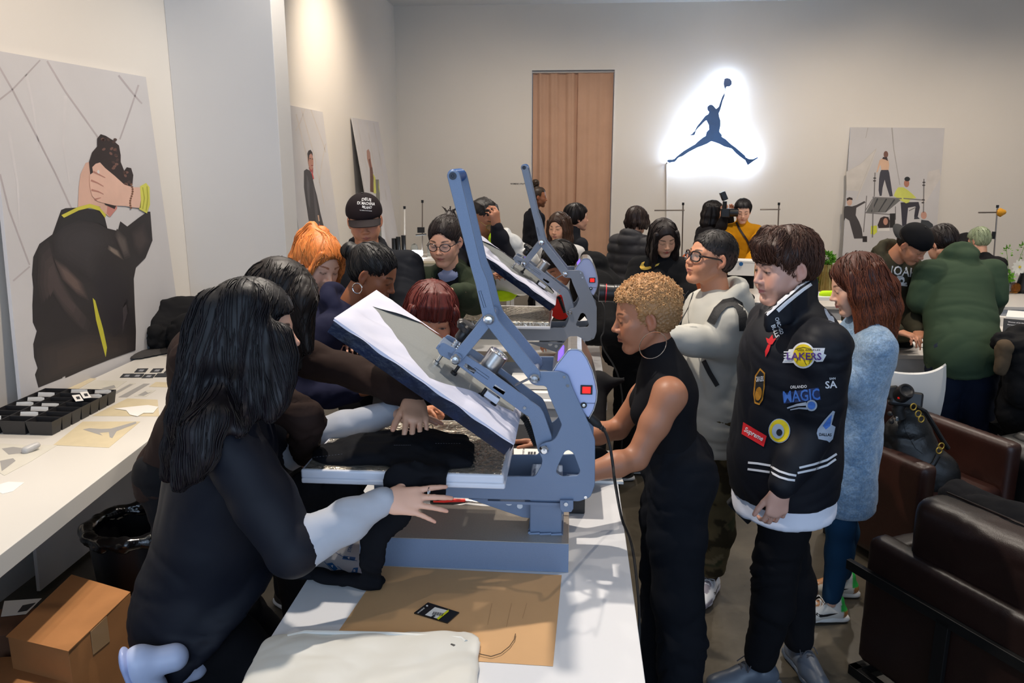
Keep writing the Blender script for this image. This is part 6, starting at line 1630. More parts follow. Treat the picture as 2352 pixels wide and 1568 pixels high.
MB().box(_a+_d*0.20, (0.035, 0.07, 0.05)).build('camera_body', m_blackp, cm, bevel=0.012)
for s_ in (0.07, 0.09, 0.12): MB().lathe(_a, [(0.0372, s_), (0.0395, s_+0.002), (0.0372, s_+0.004)], 28, _d).build('grip_ring', m_rubber, cm)
MB().tube([atY(x, y, 3.22) for x, y in [(1553, 668), (1549, 676), (1556, 680), (1560, 672), (1556, 664)]], 0.003, 6).build('strap_charm', m_gold, bk, smooth=True)
# ---- 20 woman with cropped blond curls at the near press
m_knit = m_cloth
D_ = person(dict(label='woman with cropped blond curls, hoop earrings and a black sleeveless top', head=(1479, 724, 2.66), H=1.70, az=-88, faz=-94, fp=10, lean=10, lod=0, bare=True, hs=1.04, noff=(0.005, 0, 0),
 F=dict(skin=(168, 114, 86), fem=1, eye='down', lips=1.1, nose=1.15, lip=(150, 86, 76), brow=(70, 44, 30)),
 pel=atY(1548, 1062, 2.72), feet=[tuple(atZ(1560, 1640, 0.085)), tuple(atZ(1510, 1560, 0.085))],
 armL=j2((1462, 1052, 2.46), (1310, 1098, 2.36)), armR=j2((1420, 985, 2.86), (1255, 1020, 2.62)),
 handL=dict(pose='relaxed', dir=(-1, 0.1, -0.05), nrm=(0.05, 0.3, 1)), handR=dict(pose='flat', dir=(-1, -0.15, 0.05), nrm=(0.1, 0.6, 0.8)),
 wear=[('sleeveless_top', 'top', dict(color=(20, 20, 24), t=0.006, sleeve='none', collar='turtle', ch=0.045, hem=0.50, fold=0.003, bust=1.0, q=0.66, waist=0.125, hip=0.14, vox=0.006)),
     ('trousers', 'legs', dict(color=(19, 21, 27), t=0.020, thigh=0.092, knee=0.068, ank=0.060, fold=0.012, vox=0.008))],
 shoes=dict(upper=(150, 60, 66), sole=(160, 80, 84)),
 hair=dict(color=(178, 130, 82), curly=130, camp=0.009, vol=0.004, hl=0.062, yb=0.026, nape=-0.05, roots=(120, 92, 64))))
hoop(D_, -1, 0.043, 0.0016, m=mat('pale_gold', srgb(226, 196, 170), 0.15, 1.0)); hoop(D_, 1, 0.043, 0.0016, m=mat('pale_gold', srgb(226, 196, 170), 0.15, 1.0))
_rn = random.Random(3); mb = MB(); _me = D_.hair.data; _M = wmat(D_.hair); _vs = [( _M @ v.co, v.normal.copy()) for v in _me.vertices]
for i in range(1500):
 p, n = _rn.choice(_vs); lz = (D_.R.transposed() @ (p-D_.C)).z
 if lz < 0.035: continue
 t = n.orthogonal().normalized(); b = n.cross(t); a0 = _rn.uniform(0, 6.28); r = _rn.uniform(0.0035, 0.006)
 mb.tube([p+n*(0.001+0.0016*j)+(t*math.cos(a0+j*1.3)+b*math.sin(a0+j*1.3))*r for j in range(5)], [0.0015, 0.0017, 0.0016, 0.0013, 0.0006], 4)
mb.build('curls', mat('blond_curl', srgb(196, 150, 100), 0.6, nscale=60, namp=0.3), D_.hair, smooth=True)['kind'] = 'stuff'
# ---- 21 man in the varsity jacket
def varsity(P, k):
 return jitter(P, srgb(18, 20, 28), 0.05)
def fullhair(S):
 for i in range(11):
  x = -0.066+0.0132*i; S.chain([(x*0.7, 0.035, 0.112), (x*0.95, 0.078-abs(x)*0.25, 0.078), (x*1.05, 0.092-abs(x)*0.45, 0.036+0.006*(i % 2)-abs(x)*0.1)], [0.018, 0.013, 0.006], k=0.012)
def vcollar(S, k):
 for j in range(-2, 2):
  o = 15*j-6
  n1 = [atY(1868, 652-o, 2.86), atY(1842, 672-o, 2.775), atY(1808, 698-o, 2.735), atY(1766, 730-o*0.7, 2.73)]
  n2 = [n1[0], atY(1838, 646-o, 2.97), atY(1790, 672-o, 3.0), atY(1752, 716-o*0.7, 2.90)]
  S.chain(n1, [0.014, 0.016, 0.016, 0.015], k=0.012); S.chain(n2, [0.014]*4, k=0.012)
V_ = person(dict(label='tall young man with brown fringe in a black varsity jacket covered in patches', head=(1801, 612, 2.86), H=1.82, az=-100, faz=-108, fp=8, lean=0, lod=0, fem=0, hs=1.09, sw=0.19,
 F=dict(skin=(204, 158, 140), fem=0.2, eye='half', wide=1.05, cheek=1.2, lip=(186, 104, 104), brow=(48, 32, 30)), noff=(0.02, 0.0, 0.0),
 pel=atY(1800, 1040, 2.92), feet=[tuple(atZ(1742, 1532, 0.085)), tuple(atZ(1838, 1488, 0.085))], fdir=[V(-1, -0.22, 0), V(0.25, -1, 0)],
 armL=j2((1868, 975, 2.74), (1792, 1122, 2.66)), armR=j2((1745, 950, 3.18), (1775, 1070, 3.16)),
 handL=dict(pose=[(30, 40, 25)]*4, dir=(-0.08, -0.05, -1), nrm=(0.2, -1, 0), sc=1.05), handR=dict(pose='grip', dir=(-0.1, 0, -1), nrm=(0, 1, 0)),
 wear=[('shirt', 'top', dict(color=(226, 228, 240), t=0.022, hem=0.73, flare=0.215, hip=0.195, q=0.84, q2=0.88, collar='crew', sleeve=0.4)),
     ('varsity_jacket', 'top', dict(color=varsity, t=0.040, st=0.036, collar='none', extra=[vcollar], hem=0.66, hip=0.215, waist=0.21, q=0.86, cuff=0.050, sl=0.93, fold=0.012, mat=m_nylon, vox=0.007, stretch=(5, 5, 8))),
     ('trousers', 'legs', dict(color=(16, 16, 20), t=0.020, thigh=0.090, knee=0.058, ank=0.040, len=0.88, fold=0.014, cuff=1))],
 shoes=dict(upper=(82, 90, 102), sole=(70, 80, 94), laces=(70, 68, 72), sc=1.06),
 hair=dict(color=(64, 39, 30), tip=(92, 58, 42), vol=0.007, hl=0.085, yb=0.05, nape=-0.065, ear=True, prims=[fullhair], n=2600, steps=6, step=0.013, rad=0.0013, streak=0.35, jit=0.38, lift=0.0035, pole=(0, -0.035, 0.13))))
def tan_up(P, T, fr):
 r, f_, u = fr; D = P-npv(T(0, 0, 0)); y = D @ npv(f_); z = D @ npv(u); c = np.tile(npv(srgb(234, 230, 222)), (len(P), 1)); t = srgb(176, 116, 58)
 c[(y > 0.125) & (z < 0.048)] = t; c[(y > 0.03) & (y < 0.12) & (np.abs(D @ npv(r)) < 0.022)] = t; c[(y < -0.045) & (z < 0.06)] = t; c[(y < -0.035) & (z > 0.06)] = srgb(40, 190, 80); return c
# ---- 22 woman in the blue wool coat
def coat_col(P, k):
 n = fbm(P*60, 2, 3); n2 = fbm(P*npv((3, 3, 1.5)), 8, 2); b = npv(srgb(116, 146, 178)); l = npv(srgb(168, 188, 206)); m = np.clip(0.5+0.45*n+0.35*n2, 0, 1)[:, None]; return b*(1-m)+l*m
W_ = person(dict(label='woman with long auburn hair in a long pale blue wool coat', head=(1964, 655, 3.34), H=1.68, az=-84, faz=-86, fp=18, lean=6, lod=0,
 F=dict(skin='pale', fem=1, eye='down', lip=(190, 96, 92), brow=(80, 52, 38)), feet=[tuple(atZ(1908, 1385, 0.085)), tuple(atZ(1935, 1330, 0.085))], fdir=[V(-1, -0.12, 0), V(-1, -0.02, 0)],
 pel=atY(1944, 985, 3.42), sw=0.132, armL=j2((1982, 905, 3.26), (1905, 850, 3.12)), armR=j2((1950, 880, 3.6), (1890, 850, 3.5)), handL=dict(pose='grip'),
 wear=[('wool_coat', 'top', dict(color=coat_col, t=0.026, st=0.024, hem=0.88, flare=0.175, hip=0.165, collar='open', mat=m_fuzzy, fold=0.013, vox=0.008, q=0.78, stretch=(4, 4, 5))),
     ('jeans', 'legs', dict(color=(28, 62, 92), t=0.003, len=0.90, fold=0.004, butt=0, thigh=0.074, ank=0.040))],
 shoes=dict(upper=tan_up, sole=(240, 238, 234), laces=(236, 232, 226), fn=swoosh((22, 22, 28), 1)),
 hair=dict(round=1, color=(76, 38, 26), tip=(150, 80, 44), vol=0.010, hl=0.064, yb=0.058, ear=False, hang=longhang(0.080, 0.33, r=0.036, back=0.110, tipr=0.014, fr=0.020), part=0.0, n=2600, steps=16, step=0.018, rad=0.0014, jit=0.26, lift=0.003, streak=0.4)))
# ---- 23 man in the olive printed sweatshirt and cap
N_ = person(dict(label='man in a backwards black cap and olive hoodie with white print bending over the table', head=(2098, 560, 5.15), H=1.78, az=150, faz=140, fp=38, fr=10, lean=38, lod=1, fem=0, F=dict(skin='warm', fem=0, eye='closed'),
 pel=atY(2035, 745, 5.75), armR=px_ik(2060, 760, 5.0), armL=px_ik(2110, 760, 5.1),
 wear=[('hoodie', 'top', dict(color=(62, 58, 44), t=0.030, collar='hood', hz=0.7, hem=0.66, fold=0.012)), ('trousers', 'legs', dict(color=BLK))],
 hair=dict(color=(30, 24, 22), hl=0.05, n=0)))
_c2 = cap_for(N_, (18, 18, 21), brim=(18, 18, 20), back=True)
_hn = hit_bvh(bvh_of(N_.hoodie), 0.006)
text_px('lettering', 'NOAH', 2070, 622, 72, 22, 6, _hn, m_wprint, N_.root, arc=3)
decal('skull_print', [[(2054, 646), (2056, 638), (2063, 633), (2072, 633), (2077, 638), (2078, 645), (2075, 650), (2073, 656), (2060, 656), (2058, 650)]], _hn, m_wprint, N_.root, 5)
decal('crossed_bones', [strokes([(2046, 650), (2084, 656)], 4), strokes([(2048, 658), (2082, 651)], 4)][:1], _hn, m_wprint, N_.root, 5)
decal('crossed_bones', [strokes([(2047, 659), (2083, 650)], 4)], _hn, m_wprint, N_.root, 5)
decal('skull_eye', [ellpoly(2061, 645, 3.4, 3.6, 10)], hit_bvh(bvh_of(N_.hoodie), 0.008), mat('olive_dark', srgb(48, 44, 34), 0.8), N_.root)
decal('skull_eye', [ellpoly(2071, 645, 3.4, 3.6, 10)], hit_bvh(bvh_of(N_.hoodie), 0.008), mat('olive_dark', srgb(48, 44, 34), 0.8), N_.root)
# ---- 24 man in green seen from behind
Gm = person(dict(label='man in a green hoodie and dark jeans bent over a table, seen from behind', head=(2163, 562, 5.42), H=1.80, az=-8, faz=-25, fp=35, lean=48, lod=1, fem=0, sw=0.20, F=dict(skin='light', fem=0),
 pel=atY(2212, 800, 4.92), feet=[tuple(atZ(2170, 1085, 0.085)), tuple(atZ(2255, 1085, 0.085))],
 armL=j2((2112, 690, 5.15), (2130, 735, 5.45)), armR=j2((2285, 680, 5.2), (2270, 730, 5.5)), handL=dict(dir=(0.5, 0.8, -0.2), nrm=(0, 0.2, 1)),
 wear=[('hoodie', 'top', dict(color=(54, 70, 52), t=0.030, collar='hood', hz=0.75, hem=0.62, hip=0.215, waist=0.205, q=0.8, fold=0.007, fscale=0.7, sl=0.9)), ('jeans', 'legs', dict(color=(22, 30, 48), t=0.022, thigh=0.10, knee=0.07, fold=0.010))],
 hair=dict(color=(34, 25, 23), vol=0.008, hl=0.05, n=400, jit=0.4)))
decal('back_pocket', [[(2232, 776), (2280, 778), (2278, 810), (2255, 822), (2234, 808)]], hit_bvh(bvh_of(Gm.jeans), 0.003), mat('denim_pocket', srgb(26, 35, 54), 0.85), Gm.root, 8)
decal('back_pocket', [[(2140, 782), (2186, 776), (2186, 806), (2166, 818), (2142, 808)]], hit_bvh(bvh_of(Gm.jeans), 0.003), mat('denim_pocket', srgb(26, 35, 54), 0.85), Gm.root, 8)
decal('red_tab', [[(2229, 782), (2232, 782), (2232, 788), (2229, 788)]], hit_bvh(bvh_of(Gm.jeans), 0.006), mat('tab_red', srgb(190, 50, 50), 0.7), Gm.root)
# ---- 25 person with pale green hair
person(dict(label='person with short pale green hair in a black top by the back wall', head=(2247, 553, 8.3), H=1.66, az=15, faz=-25, fp=20, lean=15, lod=1, F=dict(skin='light', fem=0.5),
 armL=j2((2218, 548, 8.5), (2196, 545, 8.6)), armR=px_ik(2290, 620, 8.5),
 wear=[('top', 'top', dict(color=(28, 26, 28), t=0.02, collar='crew', hem=0.6, sleeve=0.8)), ('trousers', 'legs', dict(color=BLK))],
 hair=dict(color=(150, 160, 128), vol=0.012, hl=0.05, ear=True, n=300, jit=0.4)))
# ================================================================ things on and around the left table
m_kraft = mat('kraft_paper', srgb(204, 160, 112), 0.75, nscale=5, namp=0.05, bump=0.08, bscale=80)
m_card = mat('cardboard', srgb(170, 116, 68), 0.85, nscale=7, namp=0.08, bump=0.1, bscale=300)
m_white = mat('white_paper', srgb(226, 224, 220), 0.7, nscale=3, namp=0.02)
m_blackfab = mat('black_fabric', srgb(16, 17, 21), 0.9, nscale=20, namp=0.2, bump=0.4, bscale=900, sheen=0.1, bdist=0.0008)
m_print = mat('dark_print', srgb(40, 42, 48), 0.6)
def cloth_heap(name, label, cat, prims, color, amp=0.012, vox=0.008, m=None, seed=1, group=None, stretch=(8, 8, 10), base=None):
 S = SDF(vox*1.5)
 for p in prims:
  if p[0] == 'c': S.cone(*p[1:5], k=p[5] if len(p) > 5 else 0.03, flat=p[6] if len(p) > 6 else None)
  else: S.ell(p[1], p[2], None, k=p[3] if len(p) > 3 else 0.03)
 P, Q = S.mesh(1); P = fold_disp(P, vnormals(P, Q), amp, seed, 1.0, stretch)
 if base is not None: P[:, 2] = np.maximum(P[:, 2], base+0.001)
 c = P.mean(0); o = bpy.data.objects.new(name, None)
 bpy.data.objects.remove(o)
 P0 = npv((c[0], c[1], P[:, 2].min()))
 me = np_mesh(name, P-P0, Q, jitter(P, srgb(*color), 0.08)); o = bpy.data.objects.new(name, me); COL.objects.link(o); o.location = P0
 me.materials.append(m or m_cloth); return tag(o, label, cat, group)
def flat_sheet(name, label, cat, px, z, m, th=0.0008, group=None, wav=0.0, parent=None):
 P = [atZ(x, y, z) for x, y in px]; c = sum(P, Vector())/len(P)
 t = thing(name, label, cat, (c.x, c.y, z), 0, group) if parent is None else parent
 MB().prism(P, (0, 0, th)).build('sheet', m, t)
 return t, hit_plane((0, 0, z+th), (0, 0, 1), 0.0004)
lt = thing('long_table', 'long white side table along the left wall under the big poster', 'table', (-2.2, 3.2, 0))
TP = [V(XL+0.015+0.13, 0.9, ZT), V(XL+0.145, 5.34, ZT), V(-1.93, 5.34, ZT), V(-1.60, 0.9, ZT)]
TP[0].x = TP[1].x = XL+0.125
MB().prism([p-V(0, 0, 0.068) for p in TP], (0, 0, 0.068)).build('table_top', mat('cream_laminate', srgb(210, 206, 199), 0.35, nscale=2, namp=0.01), lt, bevel=0.002)
for y_ in (1.2, 5.1): MB().box2((XL+0.06, y_, 0), (-1.98 if y_ > 3 else -1.7, y_+0.05, ZT-0.068)).build('leg_panel', m_tab, lt)
tr = thing('divided_tray', 'black divided tray holding paper slips on the long table', 'tray', (-2.45, 3.3, ZT))
rowsN, colsN = 7, 3; y0_, y1_, x0_, x1_ = 3.06, 3.55, -2.55, -2.19
m_tray_b = mat('tray_black', srgb(34, 33, 35), 0.45)
for r_ in range(rowsN):
 for c_ in range(colsN):
  a0 = x0_+(x1_-x0_)*c_/colsN; a1 = x0_+(x1_-x0_)*(c_+1)/colsN; b0 = y0_+(y1_-y0_)*r_/rowsN; b1 = y0_+(y1_-y0_)*(r_+1)/rowsN
  z1 = ZT+0.062; i_ = 0.010; mb = MB()
  O = [V(a0, b0, z1), V(a1, b0, z1), V(a1, b1, z1), V(a0, b1, z1)]; B = [V(a0+i_, b0+i_*0.7, ZT+0.001), V(a1-i_, b0+i_*0.7, ZT+0.001), V(a1-i_, b1-i_*0.7, ZT+0.001), V(a0+i_, b1-i_*0.7, ZT+0.001)]
  I = [V(a0+0.002, b0+0.002, z1), V(a1-0.002, b0+0.002, z1), V(a1-0.002, b1-0.002, z1), V(a0+0.002, b1-0.002, z1)]; J = [p+V(0, 0, 0.003) for p in B]
  vs = O+B+I+J; fs = [(i, (i+1) % 4, 4+(i+1) % 4, 4+i) for i in range(4)]+[(8+i, 12+i, 12+(i+1) % 4, 8+(i+1) % 4) for i in range(4)]+[(i, 8+i, 8+(i+1) % 4, (i+1) % 4) for i in range(4)]+[(4, 5, 6, 7), (15, 14, 13, 12)]
  mb.add(vs, fs).build('compartment', m_tray_b, tr)
rnd = random.Random(8)
slips = []
for r_ in range(rowsN):
 for c_ in range(colsN):
  if (r_*3+c_) % 7 in (2, 5) and c_ == 2: continue
  a0 = x0_+(x1_-x0_)*(c_+0.12)/colsN; a1 = x0_+(x1_-x0_)*(c_+0.85)/colsN; yb_ = y0_+(y1_-y0_)*(r_+0.35+0.3*rnd.random())/rowsN; h = ZT+0.058+0.010*rnd.random()
  sq = (r_, c_) in ((5, 2), (6, 2))
  if (c_ == 2 and not sq and r_ > 1) or (r_*3+c_) % 5 in (1, 3): continue
  s_ = thing('paper_slip', 'pale paper slip standing in the black divided tray', 'slip', ((a0+a1)/2, yb_, ZT+0.01), 0, 'paper slips in the divided tray')
  d = 0.02
  MB().prism([V(a0, yb_, ZT+0.008), V(a1, yb_, ZT+0.008), V(a1-0.004, yb_+d, h), V(a1-0.02, yb_+d, h+0.005*rnd.random()), V(a0+0.003, yb_+d, h)], (0, 0.0012, 0.0)).build('sheet', m_white, s_)
for (x, y) in [(180, 914), (198, 907)]:
 s_ = thing('square_tag', 'small white tag with a black square lying on the divided tray rim', 'tag', atZ(x, y, ZT+0.072), 0, 'square tags on the tray')
 q = [(x-15, y-6), (x+3, y-8), (x+12, y+6), (x-6, y+8)]
 MB().prism([atZ(a, b, ZT+0.072) for a, b in q], (0, 0, 0.0015)).build('card', m_white, s_)
 decal('black_square', [[(x-6, y-3), (x+2, y-4), (x+5, y+2), (x-3, y+3)]], hit_plane((0, 0, ZT+0.0738), (0, 0, 1), 0.0004), m_print, s_)
m_wax = mat('waxed_paper', srgb(206, 192, 160), 0.45, nscale=12, namp=0.06, coat=0.2)
m_wax2 = mat('pale_waxed_paper', srgb(208, 204, 192), 0.45, nscale=9, namp=0.05, coat=0.2)
m_gpr = mat('grey_transfer', srgb(150, 148, 146), 0.6)
def sheet(label, px, m, prints=(), lift=0.0):
 t, h = flat_sheet('transfer_sheet', label, 'sheet', px, ZT+0.0004+lift, m)
 for p in prints: decal('print', [p], h, m_gpr, t)
sheet('waxed sheet with a grey leaping figure at the table edge', [(122, 1022), (190, 968), (322, 968), (250, 1028)], m_wax, [[(205, 983), (232, 985), (255, 984), (312, 968), (314, 972), (268, 990), (258, 1006), (252, 1004), (250, 992), (228, 994), (236, 1000), (222, 996), (190, 986)]])
sheet('waxed sheet with a large pale white print behind the leaping figure sheet', [(212, 955), (292, 915), (362, 918), (366, 956)], m_wax)
flat_sheet('transfer_film', 'white torn film lying on the waxed sheet near the women', 'film', [(262, 938), (300, 934), (340, 930), (364, 934), (352, 948), (330, 948), (316, 956), (298, 952), (290, 942)], ZT+0.003, m_white)
sheet('pale curled transfer sheets at the front left of the table', [(-10, 1080), (-10, 1018), (60, 1022), (132, 1022), (70, 1060), (10, 1092)], m_wax2, [[(4, 1030), (30, 1026), (60, 1030), (50, 1040), (20, 1044)], [(0, 1058), (30, 1052), (36, 1058), (4, 1082)]])
cloth_heap('film_curl', 'translucent curl of film at the front left of the table', 'film', [('c', atZ(60, 1034, ZT+0.01), atZ(85, 1022, ZT+0.02), 0.018, 0.014)], (196, 194, 190), 0.004, 0.005, mat('film_grey', srgb(180, 178, 176), 0.4), base=ZT)
flat_sheet('sticker', 'pale irregular sticker near the front left table edge', 'sticker', [(-6, 1128), (0, 1112), (20, 1106), (56, 1108), (30, 1128), (6, 1134)], ZT+0.0004, m_white)
sheet('waxed sheet beside the divided tray, farthest left', [(95, 893), (160, 867), (222, 869), (180, 893)], m_wax)
sheet('pale transfer sheet with faint mountain print behind the tray', [(186, 893), (216, 873), (292, 875), (262, 895)], m_wax2, [[(232, 892), (262, 884), (266, 890), (250, 895)]])
sheet('narrow lettered transfer strip on the long table', [(256, 903), (300, 879), (312, 880), (262, 908)], m_wax2, [[(262, 901), (298, 882), (306, 882), (268, 904)]])
sheet('narrow grey transfer strip on the long table', [(272, 912), (330, 881), (344, 881), (292, 912)], m_gpr)
sheet('small pale sheet with mountain motif by the grey strip', [(308, 910), (338, 896), (358, 896), (334, 911)], m_wax2, [[(316, 908), (334, 898), (340, 902), (350, 899), (330, 909)]])
sheet('small waxed sheet beside the brown-sweatered woman', [(342, 888), (358, 877), (388, 878), (384, 889)], m_wax)
for i, (x, y) in enumerate([(325, 851), (361, 851), (393, 852), (292, 863), (316, 863), (342, 864), (372, 862)]):
 p = thing('black_patch', 'small black lettered patch in the two rows on the long table', 'patch', atZ(x, y, ZT), 0, 'black patches in rows on the long table')
 w = 17 if i != 6 else 18
 q = [(x-w, y+4.5), (x-w+8, y-4), (x+w-1, y-4.5), (x+w-8, y+4)]
 MB().prism([atZ(a, b, ZT) for a, b in q], (0, 0, 0.003)).build('patch', m_print, p, bevel=0.0008, seg=1)
 if i != 6: decal('motif', [[(x-w+9, y+1.5), (x-w+14, y-2.5), (x+w-10, y-2.5), (x+w-14, y+2)]], hit_plane((0, 0, ZT+0.003), (0, 0, 1), 0.0004), mat('patch_grey', srgb(138, 140, 148), 0.7), p)
cloth_heap('folded_cloth', 'dark grey folded cloth lying flat on the long table', 'cloth', [('c', atZ(316, 814, ZT+0.012), atZ(372, 804, ZT+0.012), 0.10, 0.09, 0.03, (V(0, 0, 1), 0.13))], (64, 62, 62), 0.004, base=ZT)
cloth_heap('coat_pile', 'pile of black coats at the far end of the long table', 'coats', [('e', atY(395, 760, 4.75), (0.22, 0.16, 0.13)), ('e', atY(425, 722, 4.85), (0.20, 0.15, 0.12)), ('e', atY(450, 770, 4.6), (0.17, 0.14, 0.15)), ('c', atY(368, 700, 4.8), atY(400, 715, 4.8), 0.03, 0.05), ('e', atY(362, 775, 4.6), (0.06, 0.08, 0.09))], (24, 24, 26), 0.022, 0.009, base=ZT, stretch=(9, 9, 14))
flat_sheet('neon_tag', 'tiny neon yellow tag under the black coat pile', 'tag', [(368, 786), (376, 774), (380, 776), (374, 792)], ZT+0.02, mat('neon', srgb(190, 230, 20), 0.6), 0.004)
def carton(name, label, z1, px, z0=0.0, m=None):
 P = [atZ(x, y, z1) for x, y in px]; c = sum(P, Vector())/4
 t = thing(name, label, 'box', (c.x, c.y, z0))
 MB().prism([V(p.x, p.y, z0) for p in P], (0, 0, z1-z0)).build('carton', m or m_card, t, bevel=0.002)
 return t, P
cb, CP = carton('cardboard_box', 'large open-taped cardboard box on the floor below the long table', 0.46, [(165, 1322), (300, 1362), (157, 1497), (18, 1463)])
MB().add([CP[2]+V(0.001, -0.002, -0.002), CP[3]+V(0, -0.002, -0.002), CP[3]+V(-0.10, -0.05, -0.16)+V(0.02, 0, 0), CP[2]+V(-0.06, -0.10, -0.15)], [(0, 1, 2, 3)])
MB().prism([CP[0]+V(0, 0, 0.002), CP[1]+V(0, 0, 0.002), CP[2]+V(0.003, -0.004, 0.002), CP[3]+V(-0.003, -0.004, 0.002)], (0, 0, 0.004)).build('top_flap', m_card, cb)
d_ = (CP[2]-CP[3]).normalized(); e_ = (CP[2]-CP[1]).normalized(); n_ = e_.cross(V(0, 0, 1)).normalized()
MB().prism([CP[2].lerp(CP[1], 0.32)+V(0, 0, 0)-n_*0.001*(-1 if n_.x > 0 else 1), CP[2].lerp(CP[1], 0.58), CP[2].lerp(CP[1], 0.58)-V(0, 0, 0.10), CP[2].lerp(CP[1], 0.32)-V(0, 0, 0.09)], n_*0.002*(1 if n_.x > 0 else -1)).build('packing_tape', mat('brown_tape', srgb(186, 150, 110), 0.15, coat=0.8), cb)
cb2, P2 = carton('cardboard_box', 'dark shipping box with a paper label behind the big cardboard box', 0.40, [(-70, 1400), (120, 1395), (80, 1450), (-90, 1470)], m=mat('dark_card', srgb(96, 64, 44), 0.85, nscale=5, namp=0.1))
flat_sheet('l', 'x', 'y', [(10, 1380), (96, 1374), (60, 1410), (2, 1416)], 0.402, m_white, parent=cb2)
flat_sheet('l', 'x', 'y', [(52, 1390), (82, 1384), (62, 1402), (40, 1406)], 0.4035, m_print, parent=cb2)
cb3, P3 = carton('cardboard_box', 'low cardboard box with torn tape at the bottom left corner', 0.34, [(0, 1508), (156, 1500), (165, 1640), (-60, 1640)])
bn = thing('waste_bin', 'black waste bin with a bin liner under the far end of the long table', 'bin', (-1.83, 3.0, 0))
MB().lathe((-1.83, 3.0, 0), [(0.15, 0), (0.19, 0.52), (0.18, 0.52), (0.145, 0.02)], 28).build('bin', m_blackp, bn, smooth=True)
S = SDF(0.009); [S.cone(V(-1.83+0.19*math.cos(a), 3.0+0.19*math.sin(a), 0.54), V(-1.83+0.19*math.cos(a+0.5), 3.0+0.19*math.sin(a+0.5), 0.53), 0.025, 0.03, k=0.02) for a in [i*0.5 for i in range(13)]]
P, Q = S.mesh(1); P = fold_disp(P, vnormals(P, Q), 0.02, 3, 1.6); add_part('bin_liner', P, Q, npv(srgb(12, 12, 14)), mat('glossy_liner', srgb(14, 14, 16), 0.12, coat=0.6, bump=0.6, bscale=60, bdist=0.004), bn)
# ================================================================ on the front table
pp, hpp = flat_sheet('brown_paper', 'sheet of brown kraft paper in front of the near press', 'paper', [(880, 1300), (1290, 1321), (1270, 1530), (770, 1498), (778, 1449)], ZT+0.0004, m_kraft)
for p in [[(1130, 1385), (1120, 1435)], [(1175, 1385), (1163, 1440)], [(1210, 1385), (1200, 1420)]]: decal('crease', [strokes(p, 1.2)], hpp, mat('crease_brown', srgb(182, 140, 96), 0.8), pp)
tg, htg = flat_sheet('hang_tag', 'black hang tag with white and yellow label on the brown paper', 'tag', [(951, 1409), (983, 1385), (1055, 1408), (1028, 1432)], ZT+0.0015, mat('tag_black', srgb(14, 15, 18), 0.25, coat=0.5), 0.003)
decal('label_white', [[(976, 1412), (999, 1394), (1030, 1402), (1003, 1420)]], htg, m_white, tg)
decal('label_yellow', [[(1003, 1420), (1008, 1416), (1030, 1399.5), (1031, 1404), (1007, 1423)]], hit_plane((0, 0, ZT+0.0052), (0, 0, 1), 0.0004), mat('label_yellow', srgb(214, 214, 20), 0.5), tg)
for i in range(9): decal('barcode', [strokes([(997+i*2.7, 1408.5+i*0.4-4), (993+i*2.7, 1411.5+i*0.4)], 1.0 if i % 2 else 1.7)], hit_plane((0, 0, ZT+0.0054), (0, 0, 1), 0.0004), m_print, tg)
decal('barcode', [[(990, 1416), (996, 1412), (1001, 1414), (995, 1418)]], hit_plane((0, 0, ZT+0.0054), (0, 0, 1), 0.0004), m_print, tg)
text_px('lettering', 'WOMENS', 967, 1402, 20, 3, -38, hit_plane((0, 0, ZT+0.0052), (0, 0, 1), 0.0004), m_white, tg)
decal('tag_logo', [ellpoly(981, 1391, 2.5, 2, 10)], hit_plane((0, 0, ZT+0.0052), (0, 0, 1), 0.0004), m_white, tg)
wb = thing('poly_bag', 'cream-white garment bag lying on the table at the bottom edge', 'bag', atZ(800, 1560, ZT))
S = SDF(0.006); L_ = [atZ(640, 1490, ZT), atZ(1062, 1482, ZT), atZ(1040, 1700, ZT), atZ(540, 1700, ZT)]
_c = sum(L_, Vector())/4
S.box((_c.x, _c.y, ZT+0.006), (0.235, 0.17, 0.012), rotm(0), rd=0.008, k=0.02)
S.ops = []
for i in range(9):
 for j in range(7):
  u, v = i/8, j/6; p = L_[0].lerp(L_[1], u).lerp(L_[3].lerp(L_[2], u), v)
  S.ell((p.x, p.y, ZT+0.008), (0.045, 0.045, 0.012+0.004*math.sin(i*2.1+j)), k=0.02)
P, Q = S.mesh(1); P = fold_disp(P, vnormals(P, Q), 0.004, 6, 1.5, (6, 6, 6)); P[:, 2] = np.maximum(P[:, 2], ZT+0.001)
add_part('bag', P, Q, None, mat('cream_film', srgb(214, 212, 204), 0.5, nscale=2, namp=0.02, coat=0.3), wb)
MB().tube([atZ(*p, ZT+0.018) for p in [(1070, 1474), (1060, 1466), (1000, 1462), (900, 1456), (800, 1454), (700, 1452), (660, 1462)]], 0.006, 8).build('rolled_hem', mat('cream_film', srgb(214, 212, 204)), wb, smooth=True)
pn = thing('cord_loop', 'thin brown elastic cord with a black tip on the white bag', 'cord', atZ(1100, 1490, ZT))
_cp = [atZ(1036, 1481, ZT+0.022), atZ(1060, 1487, ZT+0.02)]+[atZ(*p, ZT+0.006) for p in [(1082, 1494), (1105, 1502), (1128, 1507), (1150, 1500), (1170, 1484), (1181, 1468), (1184, 1455)]]
MB().tube(_cp, 0.0011, 6).build('cord', mat('cord_brown', srgb(100, 76, 50), 0.7), pn, smooth=True)
MB().tube([_cp[0], atZ(1044, 1484, ZT+0.022)], 0.0042, 8).build('tip', m_blackp, pn)
sc = thing('pliers', 'black and red handled cutters lying behind the press platen', 'tool', atZ(1040, 1152, ZT))
